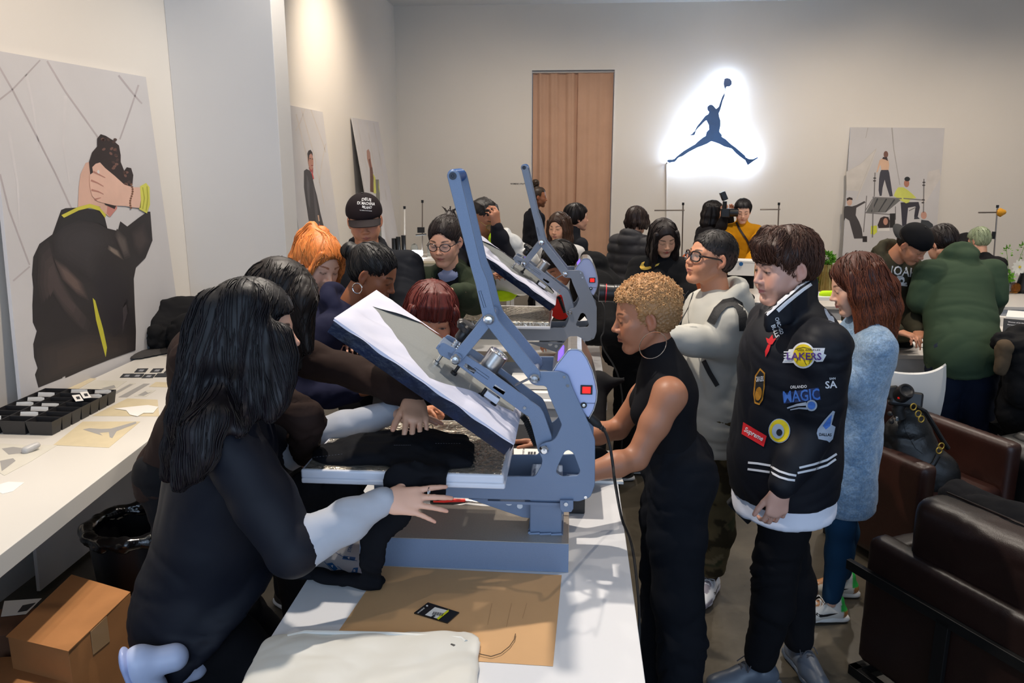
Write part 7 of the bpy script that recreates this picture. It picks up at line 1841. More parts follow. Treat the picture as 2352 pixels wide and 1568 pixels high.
for off, cc in ((0, m_blackp), (1, mat('red_grip', srgb(226, 40, 30), 0.4))):
 MB().tube([atZ(990+off*6, 1152-off*4, ZT+0.012+off*0.012), atZ(1020, 1157-off*8, ZT+0.012+off*0.012), atZ(1068, 1150, ZT+0.015)], 0.008, 8).build('handle', cc, sc, smooth=True)
MB().tube([atZ(1066, 1150, ZT+0.012), atZ(1135, 1158, ZT+0.012)], [0.007, 0.002], 8).build('jaw', m_steel, sc)
pk, hpk = flat_sheet('leaflet_stack', 'stack of white leaflets on the table beside the press, right of the frame', 'leaflets', [(1350, 1038), (1404, 1040), (1432, 1112), (1350, 1108)], ZT+0.0005, m_white, 0.010)
for (x, y) in [(1391, 1096), (1402, 1098)]: text_px('lettering', 'XX', x, y, 7, 4, 80, hit_plane((0, 0, ZT+0.0105), (0, 0, 1), 0.0006), m_print, pk)
bb = thing('product_box', 'black box with a white printed label seen through the press frame', 'box', atY(1215, 1080, 2.52))
a = atY(1168, 1050, 2.46); b = atY(1345, 1094, 2.46)
MB().box2((a.x, 2.46, ZT+0.001), (b.x, 2.80, a.z)).build('box', m_blackp, bb, bevel=0.004)
_hb = hit_plane((0, 0, a.z), (0, 0, 1), 0.001)
decal('label', [[(1180, 1030), (1320, 1033), (1320, 1050), (1180, 1048)]], _hb, m_white, bb)
for x in (1213, 1219, 1226): decal('mark', [[(x, 1038), (x+5, 1038), (x+4, 1047), (x-1, 1047)]], hit_plane((0, 0, a.z), (0, 0, 1), 0.0016), m_print, bb)
text_px('lettering', 'FLEECE', 1202, 1040, 18, 4, 95, hit_plane((0, 0, a.z), (0, 0, 1), 0.0016), m_print, bb)
def garment():
 g = thing('garment', 'black trousers draped over the lower platen of the near press', 'trousers', (-0.35, 2.1, ZP))
 S = SDF(0.0075); up = V(0, 0, 1); zb = ZP+0.018
 def p(x, y, z): v = atZ(x, y, z); return v
 S.ops = []
 def slab(a, b, ra, rb, q): S.cone(a, b, ra, rb, k=0.03, flat=(up, q))
 S.box((-0.455, 2.12, zb+0.014), (0.165, 0.095, 0.018), rotm(-3), rd=0.017, k=0.02)
 S.box((-0.405, 1.976, zb-0.028), (0.078, 0.013, 0.048), rotm(0), rd=0.012, k=0.03)
 S.box((-0.345, 2.09, zb+0.010), (0.080, 0.075, 0.014), rotm(-6), rd=0.013, k=0.02)
 slab(V(-0.60, 2.14, zb+0.016), V(-0.44, 2.14, zb+0.030), 0.07, 0.09, 0.30)
 slab(V(-0.645, 2.10, zb+0.004), V(-0.58, 2.12, zb+0.016), 0.085, 0.095, 0.28)
 slab(V(-0.46, 2.03, zb+0.010), V(-0.37, 1.995, zb+0.006), 0.035, 0.045, 0.30)
 f = V(0, 1, 0)
 def fall(pts, rs, q):
  for i in range(len(pts)-1): S.cone(pts[i], pts[i+1], rs[i], rs[i+1], k=0.02, flat=(f, q))
 fall([V(-0.41, 1.975, zb-0.0), atY(925, 1105, 1.955), atY(905, 1180, 1.955), atY(862, 1230, 1.93), atY(852, 1290, 1.92), atZ(850, 1335, ZT+0.02)], [0.040, 0.048, 0.042, 0.036, 0.034, 0.030], 0.30)
 S.chain([atZ(860, 1335, ZT+0.018), atZ(790, 1330, ZT+0.016), atZ(700, 1312, ZT+0.016), atZ(640, 1300, ZT+0.016)], [0.030, 0.026, 0.028, 0.03], k=0.02, flat=(up, 0.6))
 S.chain([atY(700, 1120, 2.02), atY(720, 1160, 2.05), atY(735, 1200, 2.1)], [0.05, 0.08, 0.08], k=0.02, flat=(f, 0.4))
 S.chain([atY(790, 1120, 2.04), atY(800, 1160, 2.07), atY(790, 1200, 2.1)], [0.05, 0.06, 0.06], k=0.02, flat=(f, 0.4))
 P, Q = S.mesh(1); P = fold_disp(P, vnormals(P, Q), 0.009, 9, 1.2, (8, 22, 14)); P[:, 2] = np.maximum(P[:, 2], ZT+0.002)
 o = add_part('cloth', P, Q, jitter(P, srgb(15, 16, 21), 0.1), m_cloth, g)
 h = hit_bvh(bvh_of(o), 0.001)
 m_st = mat('stitching', srgb(96, 96, 104), 0.6)
 for a_, b_ in [((720, 1050), (790, 1042)), ((905, 1022), (945, 1022)), ((1000, 1018), (1060, 1018))]:
  for t in range(10):
   q0 = (a_[0]+(b_[0]-a_[0])*t/10, a_[1]+(b_[1]-a_[1])*t/10); q1 = (a_[0]+(b_[0]-a_[0])*(t+0.5)/10, a_[1]+(b_[1]-a_[1])*(t+0.5)/10)
   s0, s1 = h(*q0), h(*q1)
   if s0 and s1 and (s0-s1).length < 0.02: MB().tube([s0, s1], 0.0005, 4).build('stitch', m_st, g)
garment()
tp, htp = flat_sheet('template_sheet', 'clear ruler template with blue marks lying inside the black trousers', 'template', [(700, 1310), (790, 1225), (836, 1200), (832, 1322)], ZT+0.010, mat('template_white', srgb(196, 196, 200), 0.3, coat=0.5), 0.001)
m_blue = mat('template_blue', srgb(20, 90, 150), 0.5)
hb = hit_plane((0, 0, ZT+0.011), (0, 0, 1), 0.0006)
text_px('lettering', 'STAHLS', 805, 1256, 24, 8, -72, hb, m_blue, tp)
for q, n_, c in [([(789, 1276), (817, 1280), (814, 1288), (786, 1284)], '4', (801, 1282)), ([(750, 1294), (763, 1292), (776, 1306), (768, 1312)], '4', (763, 1301)), ([(812, 1304), (823, 1303), (820, 1319), (806, 1316)], '8', (814, 1311))]:
 decal('blue_block', [q], hb, m_blue, tp); text_px('lettering', n_, c[0], c[1], 6, 5, -100, hit_plane((0, 0, ZT+0.011), (0, 0, 1), 0.0012), m_white, tp)
for s_ in [[(770, 1268), (790, 1280), (820, 1288)], [(745, 1290), (770, 1318)], [(775, 1300), (800, 1320)]]: decal('arc_line', [strokes(s_, 1.2)], hb, m_blue, tp)
MB().tube([atY(941, 1049, 2.06), atY(958, 1040, 2.10)], 0.0018, 6).build('pin', m_steel, PB.root)
# ================================================================ things round the second table
cloth_heap('black_garment', 'heap of black garments behind the near press on the front table', 'garments', [('e', V(-0.12, 2.72, 0.95), (0.20, 0.14, 0.09)), ('e', V(-0.32, 2.78, 0.93), (0.16, 0.12, 0.07)), ('c', V(-0.5, 2.75, 0.92), V(0.1, 2.82, 0.93), 0.06, 0.07)], (20, 20, 23), 0.016, base=ZT, stretch=(9, 9, 12))
cloth_heap('black_gloves', 'pair of black gloves lying behind the control box of the near press', 'gloves', [('e', atY(1372, 878, 3.05), (0.05, 0.04, 0.04)), ('c', atY(1380, 885, 3.05), atY(1432, 872, 3.0), 0.03, 0.012), ('c', atY(1372, 878, 3.05), V(0.08, 2.86, 0.93), 0.04, 0.06)], (24, 24, 26), 0.008, 0.007, base=ZT)
bx = thing('white_box', 'flat white boxes stacked under the far press platen', 'box', (-0.25, 3.95, ZT))
for i, (x0, x1, y0, y1, z) in enumerate([(-0.32, 0.02, 3.76, 3.98, 0.03), (-0.30, 0.0, 3.80, 4.0, 0.065)]): MB().box2((x0, y0, ZT+z-0.03), (x1, y1, ZT+z)).build('carton', m_white, bx, bevel=0.003)
fb = thing('folder', 'pale green folder on the second table by the far press', 'folder', (-0.45, 3.85, ZT))
MB().box2((-0.56, 3.76, ZT), (-0.36, 3.92, ZT+0.035)).build('cover', mat('pale_green', srgb(172, 186, 120), 0.6), fb, bevel=0.003)
cloth_heap('neon_garment', 'crumpled neon yellow-green garment on the second table', 'garment', [('e', atY(1162, 674, 5.0), (0.075, 0.06, 0.045)), ('e', atY(1148, 680, 4.95), (0.045, 0.05, 0.03))], (196, 232, 30), 0.008, 0.006)
cloth_heap('dark_garment', 'dark garment beside the neon cloth on the second table', 'garment', [('e', atY(1070, 690, 4.75), (0.17, 0.1, 0.045)), ('e', atY(1178, 668, 5.15), (0.07, 0.06, 0.04))], (44, 42, 40), 0.010)
cloth_heap('white_plastic_bag', 'white plastic bag held open by the woman with braids', 'bag', [('c', atY(1158, 540, 4.9), atY(1196, 600, 4.95), 0.05, 0.11, 0.05), ('e', atY(1185, 632, 5.0), (0.22, 0.09, 0.13), 0.06)], (214, 214, 212), 0.018, 0.008, mat('white_plastic', srgb(214, 214, 212), 0.35))
cloth_heap('neon_lining', 'neon green garment peeking out of the white bag', 'garment', [('e', atY(1134, 548, 4.86), (0.035, 0.03, 0.045)), ('e', atY(1141, 562, 4.84), (0.03, 0.03, 0.04))], (190, 230, 40), 0.005, 0.005)
cp_ = thing('card', 'small pale green card beside the woman with glasses', 'card', atY(1085, 660, 4.4))
MB().prism([atY(1068, 656, 4.45), atY(1096, 648, 4.4), atY(1096, 664, 4.3)], (0, 0.002, 0.002)).build('card', mat('pale_green', srgb(172, 186, 120)), cp_)
rb = thing('red_reel', 'red cable reel standing behind the far press', 'reel', atY(1285, 712, 4.6))
MB().lathe(atY(1290, 705, 4.6), [(0.07, -0.03), (0.07, -0.025), (0.03, -0.022), (0.03, 0.022), (0.07, 0.025), (0.07, 0.03)], 24, (0.3, 1, 0)).build('reel', mat('reel_red', srgb(220, 30, 20), 0.4), rb, smooth=True)
gs = thing('foil_sheets', 'loose stack of grey waxed sheets on the second table', 'sheets', (-0.45, 5.2, ZT))
MB().box2((-0.62, 5.1, ZT), (-0.30, 5.5, ZT+0.05)).build('stack', m_wax2, gs, bevel=0.004)
# ================================================================ right side furniture
m_leather = mat('brown_leather', srgb(48, 22, 15), 0.4, nscale=5, namp=0.22, bump=0.35, bscale=260, bdist=0.0015)
m_leather_d = mat('dark_brown_leather', srgb(30, 15, 11), 0.4, nscale=5, namp=0.2, bump=0.35, bscale=260, bdist=0.0015)
m_blkl = mat('black_leather', srgb(15, 15, 16), 0.4, nscale=6, namp=0.15, bump=0.3, bscale=240, bdist=0.0015)
m_iron = mat('black_iron', srgb(20, 19, 19), 0.5, 0.4)
def soft_box(name, c, h, R, rd, m, parent, vox=0.016, amp=0.003, seed=1, k=0.01, extra=()):
 S = SDF(vox); S.box(c, h, R, rd=rd, k=k)
 for e in extra: S.box(*e[:2], R, rd=e[2], k=0.01)
 P, Q = S.mesh(1); P = fold_disp(P, vnormals(P, Q), amp, seed, 0.7); return add_part(name, P, Q, None, m, parent)
ac = thing('armchair', 'brown leather armchair holding the black leather bag', 'armchair', (1.86, 4.1, 0))
Ra = Matrix.Rotation(math.radians(25), 3, 'Z')
def L(x, y, z): return V(1.83, 4.10, 0)+Ra @ V(x, y, 0)+V(0, 0, z)
soft_box('seat', L(0.0, -0.03, 0.36), (0.24, 0.30, 0.085), Ra, 0.04, m_leather, ac, seed=2)
soft_box('base_panel', L(0, 0, 0.17), (0.30, 0.31, 0.10), Ra, 0.02, m_leather, ac, amp=0.001)
soft_box('arm', L(-0.275, 0.0, 0.34), (0.05, 0.33, 0.29), Ra, 0.03, m_leather, ac, amp=0.002)
soft_box('arm', L(0.285, 0.0, 0.36), (0.05, 0.33, 0.31), Ra, 0.03, m_leather, ac, amp=0.002)
soft_box('backrest', L(0.0, 0.30, 0.44), (0.28, 0.07, 0.34), Ra, 0.05, m_leather, ac)
for a in (-1, 1):
 for b in (-1, 1): MB().box(L(a*0.27, b*0.28, 0.03), (0.025, 0.025, 0.035), Ra).build('foot', m_iron, ac)
bg = thing('handbag', 'black leather bucket bag with gold clasps on the brown armchair', 'bag', (1.86, 3.98, 0.45))
S = SDF(0.008); c = atY(2105, 1060, 3.93)
S.cone(atY(2105, 1100, 3.93), atY(2085, 1000, 3.95), 0.175, 0.115, k=0.03, flat=(V(0.2, 1, 0), 0.62)); S.cone(atY(2085, 1000, 3.95), atY(2090, 955, 3.96), 0.115, 0.07, k=0.03, flat=(V(0.2, 1, 0), 0.55))
S.cone(atY(2140, 1090, 3.9), atY(2060, 1100, 3.95), 0.13, 0.13, k=0.04, flat=(V(0.2, 1, 0), 0.62))
P, Q = S.mesh(1); P = fold_disp(P, vnormals(P, Q), 0.008, 4); bgo = add_part('bag_body', P, Q, None, m_blkl, bg)
hbg = hit_bvh(bvh_of(bgo), 0.008)
decal('flap', [[(2072, 935), (2098, 930), (2120, 955), (2146, 1010), (2160, 1024), (2140, 1034), (2120, 1042), (2104, 1030), (2080, 990), (2074, 960)]], hbg, m_blkl, bg, 8)
MB().tube([atY(x, y, 3.80) for x, y in [(2098, 930), (2125, 945), (2150, 985), (2168, 1015), (2178, 1030)]], 0.011, 8).build('handle', m_blkl, bg, smooth=True)
MB().tube([hbg(x, y) or atY(x, y, 3.8) for x, y in [(2156, 1046), (2145, 1066), (2125, 1082), (2100, 1092)]], 0.012, 8, flat=(0, 1, 0)).build('strap', m_blkl, bg, smooth=True)
for (x, y) in [(2162, 1024), (2157, 1034), (2116, 962), (2109, 950), (2098, 934)]:
 c = atY(x, y, 3.79); MB().tube([c+V(0.013*math.cos(a), 0, 0.016*math.sin(a)) for a in [2*PI*i/12 for i in range(13)]], 0.0032, 6).build('gold_clasp', m_gold, bg, smooth=True)
c2 = thing('camera', 'black camera with its lens facing up, resting on the black leather bag', 'camera', atY(2070, 930, 3.95))
MB().box(atY(2080, 916, 3.90), (0.075, 0.03, 0.04), rotm(10, 20, 5)).build('camera_body', m_blackp, c2, bevel=0.012)
MB().box(atY(2050, 902, 3.92), (0.025, 0.03, 0.035), rotm(10, 20, -10)).build('grip', m_rubber, c2, bevel=0.01)
ax_ = V(0.1, -0.75, 0.65)
MB().lathe(atY(2073, 905, 3.87), [(0.038, -0.02), (0.040, 0.03), (0.036, 0.045), (0.028, 0.045), (0.022, 0.038), (0.0, 0.034)], 28, ax_).build('lens', m_blackp, c2, smooth=True)
MB().tube([atY(x, y, 3.9) for x, y in [(2068, 960), (2062, 940), (2070, 925)]], 0.028, 12).build('ball_head', m_rubber, c2, smooth=True)
MB().lathe(atY(2064, 914, 3.84), [(0.006, 0), (0.005, 0.004), (0, 0.005)], 12, ax_).build('red_dot', mat('reel_red', srgb(220, 30, 20)), c2)
MB().tube([atY(x, y, 3.9) for x, y in [(2098, 900), (2104, 915), (2103, 935), (2100, 945)]], 0.004, 6).build('strap', m_rubber, c2, smooth=True)
for i, (x, y) in enumerate([(2046, 950), (2060, 962), (2048, 968)]): MB().lathe(atY(x, y, 3.88), [(0.012, 0), (0.012, 0.012), (0.0, 0.014)], 10, (-0.6, -0.6, 0.3)).build('lock_knob', m_chrome if i == 1 else m_blackp, c2)
pf_ = thing('armchair', 'black leather tub chair at the right edge behind the sofa', 'armchair', (2.62, 4.05, 0))
S = SDF(0.012); S.box((2.66, 4.0, 0.33), (0.36, 0.40, 0.30), rotm(-25), rd=0.12, k=0.03)
P, Q = S.mesh(1); P = fold_disp(P, vnormals(P, Q), 0.008, 3, 0.6); add_part('shell', P, Q, None, m_blkl, pf_)
soft_box('cushion', V(2.66, 4.0, 0.60), (0.26, 0.3, 0.06), rotm(-25), 0.05, m_blkl, pf_)
so = thing('sofa', 'dark brown leather sofa with a black metal frame in the bottom right corner', 'sofa', (1.8, 2.7, 0))
dv = (V(1.469, 2.414, 0)-V(1.189, 2.945, 0)).normalized(); ang = math.atan2(dv.y, dv.x); Rs = Matrix.Rotation(ang, 3, 'Z')   # local x runs along the back edge towards the camera side
ny = Rs @ V(0, 1, 0); ny = ny if ny.x > 0 else -ny
def SL(a, b, z): return V(1.189, 2.945, 0)+dv*a+ny*b+V(0, 0, z)
ys = 1 if (Rs @ V(0, 1, 0)).dot(ny) > 0 else -1
soft_box('back_panel', SL(0.42, 0.05, 0.34), (0.45, 0.05, 0.27), Rs, 0.025, m_leather_d, so, seed=4, amp=0.004)
soft_box('back_cushion', SL(0.52, 0.13, 0.60), (0.42, 0.085, 0.23), Rs, 0.06, m_leather_d, so, seed=5, amp=0.006)
soft_box('seat', SL(0.42, 0.45, 0.30), (0.42, 0.33, 0.13), Rs, 0.05, m_leather_d, so, seed=6)
soft_box('arm', SL(0.03, 0.42, 0.36), (0.05, 0.40, 0.24), Rs, 0.03, m_leather_d, so, seed=7)
MB().tube([SL(0.12, 0.215, 0.815), SL(0.90, 0.215, 0.815)], 0.004, 6).build('piping', m_leather_d, so)
MB().box(SL(0.38, -0.012, 0.46), (0.48, 0.012, 0.02), Rs).build('frame_rail', m_iron, so, bevel=0.002)
MB().box(SL(0.34, -0.014, 0.22), (0.025, 0.010, 0.24), Rs).build('frame_leg', m_iron, so, bevel=0.002)
MB().box(SL(0.16, 0.0, 0.02), (0.20, 0.02, 0.02), Rs).box(SL(-0.02, 0.10, 0.02), (0.02, 0.12, 0.02), Rs).build('frame_foot', m_iron, so, bevel=0.002)
cloth_heap('dark_coat', 'black coat slumped over the foreground sofa seat', 'coat', [('c', SL(0.02, 0.42, 0.72), SL(0.25, 0.36, 0.66), 0.07, 0.13), ('c', SL(0.25, 0.36, 0.66), SL(0.8, 0.40, 0.62), 0.15, 0.18)], (14, 14, 18), 0.014, 0.010)
def shell_chair(label, x, y, rz, group):
 t = thing('shell_chair', label, 'chair', (x, y, 0), rz, group)
 M = wmat(t); vs = []; fs = []; nu, nv = 16, 12
 for j in range(nv+1):
  v = j/nv
  for i in range(nu+1):
   u = -1+2*i/nu
   w = 0.20+0.03*sstep(0.5, 1, v)
   if v < 0.5: yy = 0.20-0.40*(v/0.5); z = 0.45+0.02*u*u
   else:
    q = (v-0.5)/0.5; yy = -0.20-0.05*q-0.03*math.sin(q*PI)+0.08*u*u*q; z = 0.45+0.38*q+0.035*abs(u)**2.5*q
   vs.append((u*w, yy, z))
 for j in range(nv):
  for i in range(nu): q = j*(nu+1)+i; fs.append((q, q+1, q+nu+2, q+nu+1))
 n = len(vs); off = [(a, b-0.012, c-0.008) for a, b, c in vs]
 rim = [i for i in range(nu+1)]+[j*(nu+1)+nu for j in range(1, nv+1)]+[nv*(nu+1)+i for i in range(nu-1, -1, -1)]+[j*(nu+1) for j in range(nv-1, 0, -1)]
 fs2 = fs+[tuple(n+q for q in f[::-1]) for f in fs]+[(rim[i], n+rim[i], n+rim[(i+1) % len(rim)], rim[(i+1) % len(rim)]) for i in range(len(rim))]
 MB().add([M @ Vector(p) for p in vs+off], fs2).build('shell', mat('white_shell', srgb(214, 210, 204), 0.35), t, smooth=True)
 for a in (-1, 1):
  for b in (-1, 1): MB().tube([M @ V(a*0.15, b*0.14, 0.44), M @ V(a*0.20, b*0.20, 0.0)], 0.012, 8).build('leg', mat('white_shell', srgb(214, 210, 204)), t, smooth=True)
 return t
shell_chair('white shell chair behind the brown armchair, its back to the camera', 1.98, 4.92, math.radians(6), None)
shell_chair('white shell chair behind the man with the backpack, left one', 1.25, 6.1, math.radians(-15), None)
shell_chair('white shell chair between the backpack man and the varsity jacket, right one', 1.62, 5.7, math.radians(25), None)
shell_chair('pale shell chair at the right edge beside the far vases', 3.52, 6.75, math.radians(-20), None)
m_marble = mat('white_marble', srgb(212, 206, 200), 0.28, nscale=1.6, namp=0.05)
def side_table(label, x0, x1, y0, y1, z=0.75):
 t = thing('table', label, 'table', ((x0+x1)/2, (y0+y1)/2, 0))
 MB().box2((x0, y0, z-0.03), (x1, y1, z)).build('table_top', m_marble, t, bevel=0.003)
 MB().box2((x0+0.03, y0+0.03, z-0.13), (x1-0.03, y0+0.05, z-0.03)).box2((x0+0.03, y1-0.05, z-0.13), (x1-0.03, y1-0.03, z-0.03)).box2((x0+0.03, y0+0.05, z-0.13), (x0+0.05, y1-0.05, z-0.03)).box2((x1-0.05, y0+0.05, z-0.13), (x1-0.03, y1-0.05, z-0.03)).build('apron', m_tab, t)
 for a in (x0+0.05, x1-0.05):
  for b in (y0+0.05, y1-0.05): MB().box((a, b, (z-0.03)/2), (0.022, 0.022, (z-0.03)/2)).build('leg', m_tab, t)
side_table('white marble table the men in green and olive bend over', 1.75, 4.3, 5.45, 6.65)
side_table('white table with amber vases at the far right', 2.95, 5.0, 7.4, 8.3)
side_table('white table before the woman in mustard, with a tall gold vase', 1.25, 2.95, 7.3, 8.28)
side_table('white work table in the back left corner with glowing lamp', -2.15, -0.75, 9.9, 10.7, 0.80)
m_goldv = mat('gold_ribbed_vase', srgb(150, 128, 72), 0.25, 0.8, nscale=20, namp=0.2)
m_amber = mat('amber_glass', srgb(222, 150, 60), 0.05, trans=0.85, ior=1.3)
m_clear = mat('clear_glass', srgb(225, 232, 232), 0.03, trans=0.95, ior=1.2)
m_leaf = mat('leaf_green', srgb(92, 150, 34), 0.6, nscale=30, namp=0.35)
def leaves(parent, c, r, n, size, seed=1, m=None, flat=0.7):
 """each leaf a small bent blade; joined (a foliage clump nobody could count)"""
 rn = random.Random(seed); mb = MB()
 for i in range(n):
  d = V(rn.gauss(0, 1), rn.gauss(0, 1), rn.gauss(0.2, 1)*flat).normalized(); p = Vector(c)+V(d.x*r, d.y*r, d.z*r*flat)*rn.uniform(0.5, 1); t = d.cross(V(rn.gauss(0, 1), rn.gauss(0, 1), rn.gauss(0, 1))).normalized(); s = size*rn.uniform(0.6, 1.3)
  mb.add([p, p+t*s*0.4+d*s*0.5, p+d*s*1.1, p-t*s*0.4+d*s*0.5], [(0, 1, 2), (0, 2, 3)])
 o = mb.build('foliage', m or m_leaf, parent); o['kind'] = 'stuff'
def vase(name, label, px, py, Yd, prof, m, n=28, flute=0):
 yy = min(max(vz(px, py), 7.45) if Yd > 7 else vz(px, py), 8.2); c = V(atY(px, py, yy).x, yy, 0.75); t = thing(name, label, 'vase', c)
 if flute:
  mb = MB(); vs = []
  for (r, z) in prof:
   for k in range(n*2): a = 2*PI*k/(n*2); rr = r*(1-(0.06 if k % 2 else 0)); vs.append((c.x+rr*math.cos(a), c.y+rr*math.sin(a), c.z+z))
  N2 = n*2; fs = [(i*N2+k, i*N2+(k+1) % N2, (i+1)*N2+(k+1) % N2, (i+1)*N2+k) for i in range(len(prof)-1) for k in range(N2)]+[tuple(range(N2))]
  mb.add(vs, fs).build('vase', m, t)
 else: MB().lathe(c, prof, n).build('vase', m, t, smooth=True)
 return t, c
def onz(px, py, z): p = atZ(px, py, z); return p
def vz(px, py, z=0.75): return atZ(px, py, z).y
t, c = vase('ribbed_vase', 'tall gold ribbed vase with green succulents behind the young man', 1893, 657, 7.75, [(0.088, 0), (0.090, 0.02), (0.075, 0.2), (0.062, 0.27), (0.058, 0.27), (0.07, 0.2)], m_goldv, 22, 1)
leaves(t, c+V(0, 0, 0.33), 0.075, 260, 0.035, 2)
t, c = vase('plant_bowl', 'small dark bowl with a green plant left of the gold vase', 1866, 645, 7.9, [(0.03, 0), (0.055, 0.02), (0.06, 0.05), (0.055, 0.05)], m_blackp)
leaves(t, c+V(0, 0, 0.09), 0.06, 200, 0.03, 3)
t, c = vase('amber_vase', 'slim amber glass vase with yellow flowers by the green-hoodie man', 2080, 757, 6.1, [(0.045, 0), (0.048, 0.01), (0.036, 0.12), (0.032, 0.2), (0.034, 0.29), (0.031, 0.29), (0.029, 0.2), (0.032, 0.12), (0.042, 0.012), (0.0, 0.012)], m_amber)
for i, (dx, dz) in enumerate([(-0.06, 0.36), (-0.04, 0.34), (-0.08, 0.33)]):
 MB().tube([c+V(0, 0, 0.05), c+V(dx*0.4, 0, 0.22), c+V(dx, 0, dz)], 0.0025, 5).build('stem', m_leaf, t)
 MB().lathe(c+V(dx, 0, dz), [(0.004, -0.012), (0.02, -0.004), (0.022, 0.006), (0.008, 0.014), (0.0, 0.014)], 12).build('blossom', mat('flower_yellow', srgb(224, 196, 60), 0.7), t, smooth=True)
t, c = vase('plant_pot', 'low pot of moss and white buds beside the slim amber vase', 2064, 735, 6.15, [(0.05, 0), (0.06, 0.03), (0.06, 0.06), (0.05, 0.06)], m_marble)
leaves(t, c+V(0, 0, 0.09), 0.075, 260, 0.03, 5)
t, c = vase('footed_bowl', 'gold footed bowl heaped with green foliage and pale buds, right side', 2293, 664, 7.75, [(0.035, 0), (0.012, 0.02), (0.012, 0.05), (0.06, 0.075), (0.08, 0.10), (0.076, 0.10)], mat('champagne_glass', srgb(206, 178, 120), 0.15, 0.5))
leaves(t, c+V(0, 0, 0.16), 0.10, 320, 0.035, 6)
for q in ((0.03, 0.22), (-0.05, 0.2)): MB().lathe(c+V(q[0], -0.05, q[1]-0.03), [(0.004, -0.015), (0.022, 0), (0.018, 0.016), (0.0, 0.022)], 12).build('bud', mat('bud_cream', srgb(236, 222, 200), 0.7), t, smooth=True)
t, c = vase('round_vase', 'round amber glass vase at the far right table', 2329, 665, 7.6, [(0.03, 0), (0.055, 0.02), (0.066, 0.05), (0.055, 0.085), (0.03, 0.10), (0.027, 0.10), (0.05, 0.083), (0.062, 0.05), (0.05, 0.022), (0.0, 0.012)], m_amber)
t, c = vase('bottle_vase', 'clear bottle vase with a white flower and tall sprigs at the right edge', 2322, 642, 7.95, [(0.03, 0), (0.045, 0.05), (0.042, 0.1), (0.018, 0.16), (0.02, 0.20), (0.017, 0.20), (0.015, 0.16), (0.038, 0.1), (0.04, 0.05), (0.0, 0.01)], m_clear)
for i in range(12):
 a = 2*PI*i/12; d = V(math.cos(a), -0.2, math.sin(a)); q = c+V(0.06, 0, 0.26); MB().add([q, q+d*0.05+V(-d.z, 0, d.x)*0.018, q+d*0.085, q+d*0.05-V(-d.z, 0, d.x)*0.018], [(0, 1, 2), (0, 2, 3)]).build('petal', mat('petal_white', srgb(238, 234, 222), 0.7), t)
MB().lathe(c+V(0.06, -0.015, 0.26), [(0.014, 0), (0.0, 0.008)], 10, (0, -1, 0)).build('flower_centre', mat('flower_yellow', srgb(224, 196, 60)), t)
for (dx, dz) in [(-0.09, 0.46), (0.09, 0.50)]:
 MB().tube([c+V(0, 0, 0.1), c+V(dx*0.5, 0, dz*0.6), c+V(dx, 0, dz)], 0.002, 5).build('sprig', m_leaf, t); leaves(t, c+V(dx*0.8, 0, dz*0.85), 0.05, 26, 0.022, 7, flat=1.6)
t, c = vase('dark_vase', 'matt black vase partly cut off by the right edge', 2352, 655, 7.8, [(0.05, 0), (0.075, 0.04), (0.06, 0.13), (0.045, 0.2), (0.04, 0.2)], m_blackp)
t, c = vase('grey_vase', 'small grey speckled vase behind the amber ones', 2311, 656, 7.85, [(0.03, 0), (0.048, 0.03), (0.04, 0.08), (0.02, 0.10)], mat('speckled_grey', srgb(150, 148, 146), 0.5, nscale=200, namp=0.3))
sg = thing('desk_sign', 'dark desk sign with white lettering on the marble table at the right edge', 'sign', atY(2340, 762, 6.0))
q = [atY(2306, 731, 6.02), atY(2385, 738, 6.02), atY(2385, 768, 5.98), atY(2304, 761, 5.98)]
MB().prism(q, (0, 0.006, 0)).build('plate', mat('sign_grey', srgb(52, 52, 54), 0.5), sg)
_hg = hit_plane(q[0], (q[1]-q[0]).cross(q[3]-q[0]), 0.001)
text_px('lettering', 'Women of Jordan', 2334, 741, 38, 3.4, 5, _hg, m_wprint, sg); text_px('lettering', 'Personal designs', 2332, 747, 36, 3.4, 5, _hg, m_wprint, sg)
decal('emblem', [[(2326, 757), (2331, 752), (2333, 755), (2337, 758), (2331, 756)]], _hg, m_wprint, sg)
nt_ = thing('notepad', 'white pad standing behind the dark desk sign', 'pad', atY(2330, 730, 6.2))
MB().prism([atY(2315, 715, 6.3), atY(2380, 720, 6.3), atY(2380, 734, 6.1), atY(2310, 730, 6.1)], (0, 0, 0.01)).build('pad', m_white, nt_)
cloth_heap('black_jackets', 'black and brown jackets with a blue-white printed lining hung at the right edge', 'jackets', [('e', V(2.80, 4.75, 0.86), (0.20, 0.16, 0.10)), ('e', V(2.74, 4.72, 0.66), (0.22, 0.15, 0.26)), ('e', V(2.86, 4.7, 0.5), (0.24, 0.15, 0.24)), ('c', atY(2302, 783, 4.62), atY(2380, 770, 4.7), 0.06, 0.08), ('c', atY(2345, 800, 4.6), atY(2350, 900, 4.6), 0.08, 0.10)], (24, 23, 24), 0.022, 0.010, stretch=(7, 7, 10))
cloth_heap('brown_jacket', 'brown lining of the jacket hung at the right edge', 'jacket', [('c', atY(2306, 800, 4.55), atY(2300, 850, 4.55), 0.05, 0.035)], (84, 70, 54), 0.010, 0.007)
_rk = thing('chair', 'grey chair under the black jackets at the right edge', 'chair', (2.8, 4.95, 0))
MB().box((2.8, 4.95, 0.44), (0.2, 0.2, 0.02)).build('seat', m_iron, _rk);
for a in (-1, 1):
 for b in (-1, 1): MB().tube([V(2.8+a*0.18, 4.95+b*0.18, 0.44), V(2.8+a*0.2, 4.95+b*0.2, 0)], 0.012, 8).build('leg', m_iron, _rk)
MB().box((2.8, 5.14, 0.66), (0.2, 0.015, 0.2)).build('backrest', m_iron, _rk)
m_pole = mat('stand_metal', srgb(150, 140, 132), 0.35, 0.8)
